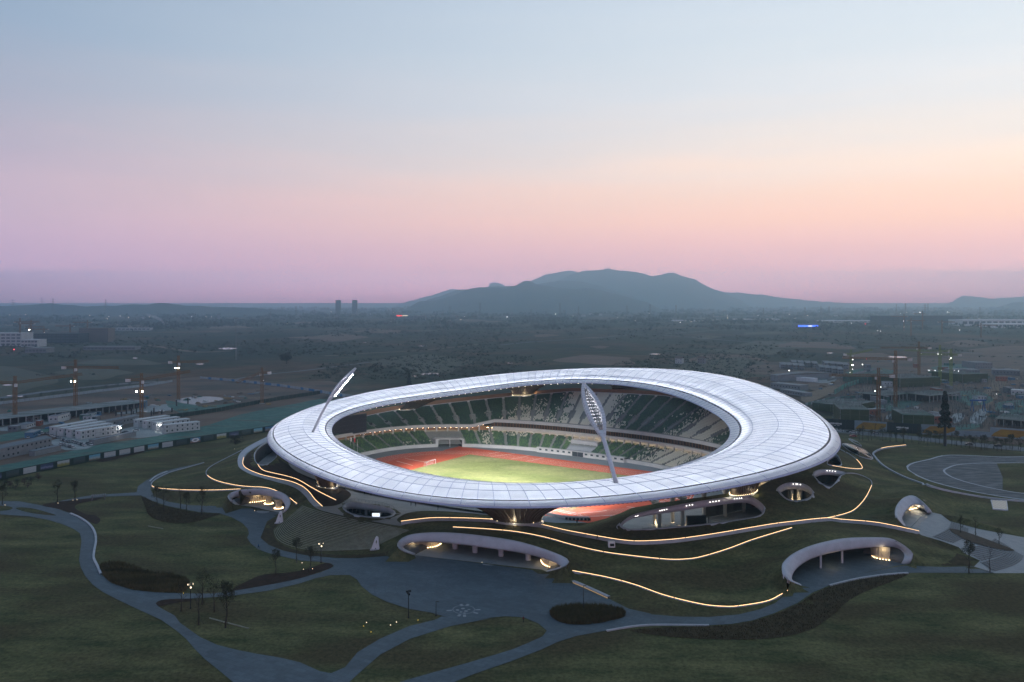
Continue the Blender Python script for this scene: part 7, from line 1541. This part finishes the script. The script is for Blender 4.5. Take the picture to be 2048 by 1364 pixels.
# ---- far buildings
M_FARW = mat('far_white_wall', (.40, .42, .44), .7, (.33, .35, .37), .1); M_FARG = mat('far_grey_wall', (.16, .17, .18), .8); M_FARB = mat('far_brown_wall', (.13, .11, .09), .8); M_FARR = mat('far_roof', (.10, .07, .06), .8); M_WSEA = mat('far_window_band', (.05, .06, .075), .3)
def block(px0, px1, py, top, depth, label, wall, floors=4, bays=6, group=None, roof_=None, lit=None, name='far_building', z=-.6):
    A, B = at(px0, py, z), at(px1, py, z); L_ = (B-A).length; h = (py-top)/FPX*A.y; r = empty(name, A, 0, label, 'building', group); MB().box((L_/2, depth/2, h/2), (L_, depth, h)).build('walls', wall, r); MB().box((L_/2, depth/2, h+.3), (L_+.8, depth+.8, .8)).build('roof', roof_ or wall, r)
    wd = None
    for f in range(floors):
        for i in range(bays):
            w_ = L_/bays; o = MB().box((0, 0, 0), (w_*.72, .2, h/floors*.45)).build('window', M_WSEA, r) if wd is None else link('window', wd.data, r); wd = wd or o; o.location = (w_*(i+.5), -.06, h/floors*(f+.55))
    return r
block(-40, 42, 692, 667, 40, 'white multi-storey office with window bands at the plain\'s edge', M_FARW, 4, 8); block(42, 75, 694, 680, 30, 'lower white office wing beside the tall white office', M_FARW, 2, 5); block(50, 157, 686, 668, 60, 'long dark netted block between the offices and the brown block', mat('far_dark_net', (.03, .045, .045), .9), 3, 12); block(158, 216, 684, 657, 30, 'brown grid-fronted block under construction on the plain', M_FARB, 7, 14)
block(218, 300, 661, 656, 20, 'row of small white sheds beyond the brown block', M_FARW, 1, 10); block(166, 270, 700, 694, 25, 'pale terrace of sheds in front of the brown block', M_FARG, 1, 14); block(50, 92, 706, 697, 25, 'pale shed beside the spreading dark tree', M_FARG, 1, 6)
for px in (671, 704): block(px, px+9, 630, 600, 30, 'slim unfinished tower of the pair on the horizon', mat('far_tower', (.05, .06, .07), .8), 9, 3, 'twin towers on the horizon')
b_ = block(789, 850, 641, 632, 60, 'dark hall with a red illuminated sign on its roof edge', M_FARG, 2, 8); MB().box((22, -.6, 22), (26, .5, 4.2)).build('red_sign', glow('red_sign_light', (1, .06, .04), 2.5), b_); MB().box((48, -.6, 22), (24, .5, 3.0)).build('white_sign', glow('white_sign_light', (1, .8, .6), 1.6), b_)
b_ = block(1592, 1640, 658, 649, 40, 'low hall outlined in bright blue light on the plain', M_FARG, 1, 8); MB().box((38, -.5, 9.5), (62, .5, 5.0)).build('blue_band', glow('blue_band_light', (.05, .14, 1.0), 3.2), b_); MB().box((44, -.9, 9.6), (12, .4, 2.6)).build('lit_sign', glow('violet_sign_light', (.6, .6, 1.0), 3), b_)
for px0, px1, py, t, lb in ((1476,1560,642,638.5,'long bright warehouse roof far out on the plain'),(1348,1408,643,641,'thin bright warehouse roof behind the fields'),(1650,1752,645,641.5,'long pale warehouse beyond the blue-lit hall'),(1924,2070,652,640,'large white warehouse at the far edge of the plain'),(1990,2080,656,648,'second white warehouse before the large one')): block(px0, px1, py, t, 90, lb, mat('warehouse_white', (.60, .60, .60), .6), 1, 12)
block(1755, 1925, 650, 632, 60, 'wide dark block wrapped in netting with lamps far out on the plain', mat('far_dark_net2', (.035, .045, .05), .9), 4, 16)
rb = random.Random(9); fb = None
for i in range(170):
    py = rb.choice((rb.uniform(612, 622), rb.uniform(614, 634), rb.uniform(618, 640))); px = rb.uniform(-30, 2080)
    if 850 < px < 1200 and py < 616: continue
    p = at(px, py, -.6); w_ = rb.uniform(10, 26)*(1 if py > 624 else 1.6); h_ = rb.uniform(6, 13)*(1 if rb.random() < .85 else 2.2)*(1 if py > 620 else 1.4); k = rb.randrange(3); r = empty('village_house', p, rb.uniform(-.5, .5), ['white', 'grey', 'brown'][k]+' house of the distant villages on the plain', 'house', ['white', 'grey', 'brown'][k]+' village houses on the plain'); MB().box((0, 0, h_/2), (w_, 10, h_)).build('walls', (M_FARW, M_FARG, M_FARB)[k], r); MB().loft([[(x, -5.6, h_), (x, 0, h_+2.6), (x, 5.6, h_)] for x in (-w_/2-.5, w_/2+.5)]).build('roof', M_FARR, r)
# two houses standing alone before the camp
for px, lb in ((1350, 'pale farmhouse standing alone on the dark field'), (1395, 'dark farmhouse with two gables standing alone on the field')): prefab((px, 727), (px+14, 727.5), 10, 7, lb, 'farmhouses on the field', M_FARW if px < 1380 else M_FARG, M_FARR, 2, 3, 3, -.5, 'farmhouse', True, False)
# ---- pylons, poles, small lights
def pylon(px, py, top, label='grey lattice pylon of the power line across the plain', d=None):
    p = at(px, py, -.6); h = (py-top)/FPX*p.y; r = empty('power_pylon', p, rb.uniform(0, 1), label, 'pylon', 'power pylons on the plain'); k = max(.12, p.y/9000); mb = MB()
    for sx in (-1, 1):
        for sy in (-1, 1): mb.tube([(sx*h*.09, sy*h*.09, 0), (sx*h*.02, sy*h*.02, h*.6), (sx*h*.012, sy*h*.012, h)], k, 3, False)
    for j in range(8):
        z0, z1 = h*.6*j/8, h*.6*(j+1)/8; w0, w1 = h*(.09-.07*j/8), h*(.09-.07*(j+1)/8); mb.tube([(-w0, -w0, z0), (w1, -w1, z1)], k*.6, 3, False); mb.tube([(w0, w0, z0), (-w1, w1, z1)], k*.6, 3, False)
    mb.build('lattice', M_GREY, r)
    for z in (.68, .8, .92): MB().tube([(-h*.13, 0, h*z), (h*.13, 0, h*z)], k*1.2, 4).build('cross_arm', M_GREY, r)
for a in ((26,632,598),(84,634,595),(106,634,596),(211,632,598),(592,637,612),(541,640,622),(960,640,605),(1157,642,612),(1254,640,611),(1352,640,610),(1300,642,608),(1062,645,618),(1527,645,616),(1610,644,614),(1642,642,612),(1658,640,612),(1793,640,608),(1811,640,606),(1850,642,608),(1856,640,606),(1960,645,614),(900,640,612),(785,640,615),(1120,640,606)): pylon(*a)
lp0 = empty('floodlight_pole', at(472, 720, -.5), 0, 'tall slim white light pole alone on the brown plain', 'pole'); MB().tube([(0, 0, 0), (0, 0, 62)], [.5, .3], 8).build('pole', M_PREG, lp0); MB().box((0, 0, 62), (7, 1, .8)).build('lamp_bar', M_PREG, lp0)
M_FARL = glow('far_street_light', (1, .80, .60), 6.0); M_FARLW = glow('far_white_light', (1, .95, .92), 7.0); M_FARRED = glow('far_red_light', (1, .05, .08), 6)
lamp_d = {}
def far_light(px, py, k, sz, group, label, z=None):
    p = at(px, py+2.2, -.5); h = 2.2/FPX*p.y; r = empty('distant_light', p, 0, label, 'light', group); MB().tube([(0, 0, 0), (0, 0, h)], max(.1, p.y*.00004), 4).build('pole', M_GREY, r); s = sz/FPX*p.y; o = MB().loft([[(s*rr*math.cos(t), s*rr*math.sin(t), h+s*zz) for t in np.linspace(0, 2*PI, 8, endpoint=False)] for rr, zz in ((.05, -1), (.7, -.7), (1, 0), (.7, .7), (.05, 1))], True).build('lamp', k, r)
for i in range(70):
    px = rb.choice((rb.uniform(0, 2048), rb.uniform(0, 420), rb.uniform(700, 1600))); py = rb.gauss(631, 5) if px < 600 else rb.gauss(630, 8); py = min(660, max(613, py)); k = M_FARL if rb.random() < .6 else M_FARLW; far_light(px, py, k, rb.uniform(.30, .62), 'street lights across the plain', ('amber' if k == M_FARL else 'white')+' point of street light far across the plain')
for px, py, s in ((58,661,1.0),(88,668,1.2),(1014,634,.9),(1066,618,.8),(1085,620,.9),(1111,628,.9),(1152,620,1),(1175,622,.9),(783,643,.7),(1270,641,.8),(1426,630,.8),(1391,619,.6),(1405,609,.5),(1808,654,1.4),(1874,642,1.6),(1840,625,1.3),(1895,624,.8),(1919,660,.8),(1755,661,.7),(1761,662,.7),(1705,738,1.0),(1578,741,1.2),(1725,729,1.1),(1700,745,.8)): far_light(px, py, M_FARLW, s*.8, 'bright work lights across the plain', 'glaring white work light far across the plain')
for px, py in ((28,699),(1733,718),(1696,730),(1947,733),(1731,648)): far_light(px, py, M_FARRED, .9, 'red beacons across the plain', 'small red beacon light on the plain')
for px, py, s in ((1876,708,2.0),(1902,716,1.8),(1870,741,1.4),(1888,737,2.0),(1858,741,1.0),(1761,774,2.0),(1705,719,1.9),(1842,707,.9),(1991,757,.8),(2036,757,.8),(1993,788,.8)): far_light(px, py, M_FARLW, s*.62, 'glaring lamps of the netted-block site', 'glaring white lamp over the netted-block site')
# thin smoke plume
ms_ = bpy.data.materials.new('thin_smoke'); ms_.use_nodes = True; N = ms_.node_tree.nodes; N.clear(); v_ = N.new('ShaderNodeVolumePrincipled'); o_ = N.new('ShaderNodeOutputMaterial'); ms_.node_tree.links.new(v_.outputs[0], o_.inputs['Volume']); v_.inputs['Density'].default_value = .035; v_.inputs['Color'].default_value = (.95, .95, .97, 1)
p = at(329, 654, 0); tag(MB().tube([p+Vector((0, 0, 1)), p+Vector((-4, 5, 12)), p+Vector((-16, 10, 24)), p+Vector((-40, 15, 34)), p+Vector((-70, 20, 42))], [1, 3, 5, 6, 3], 8).build('smoke', ms_), kind='stuff')
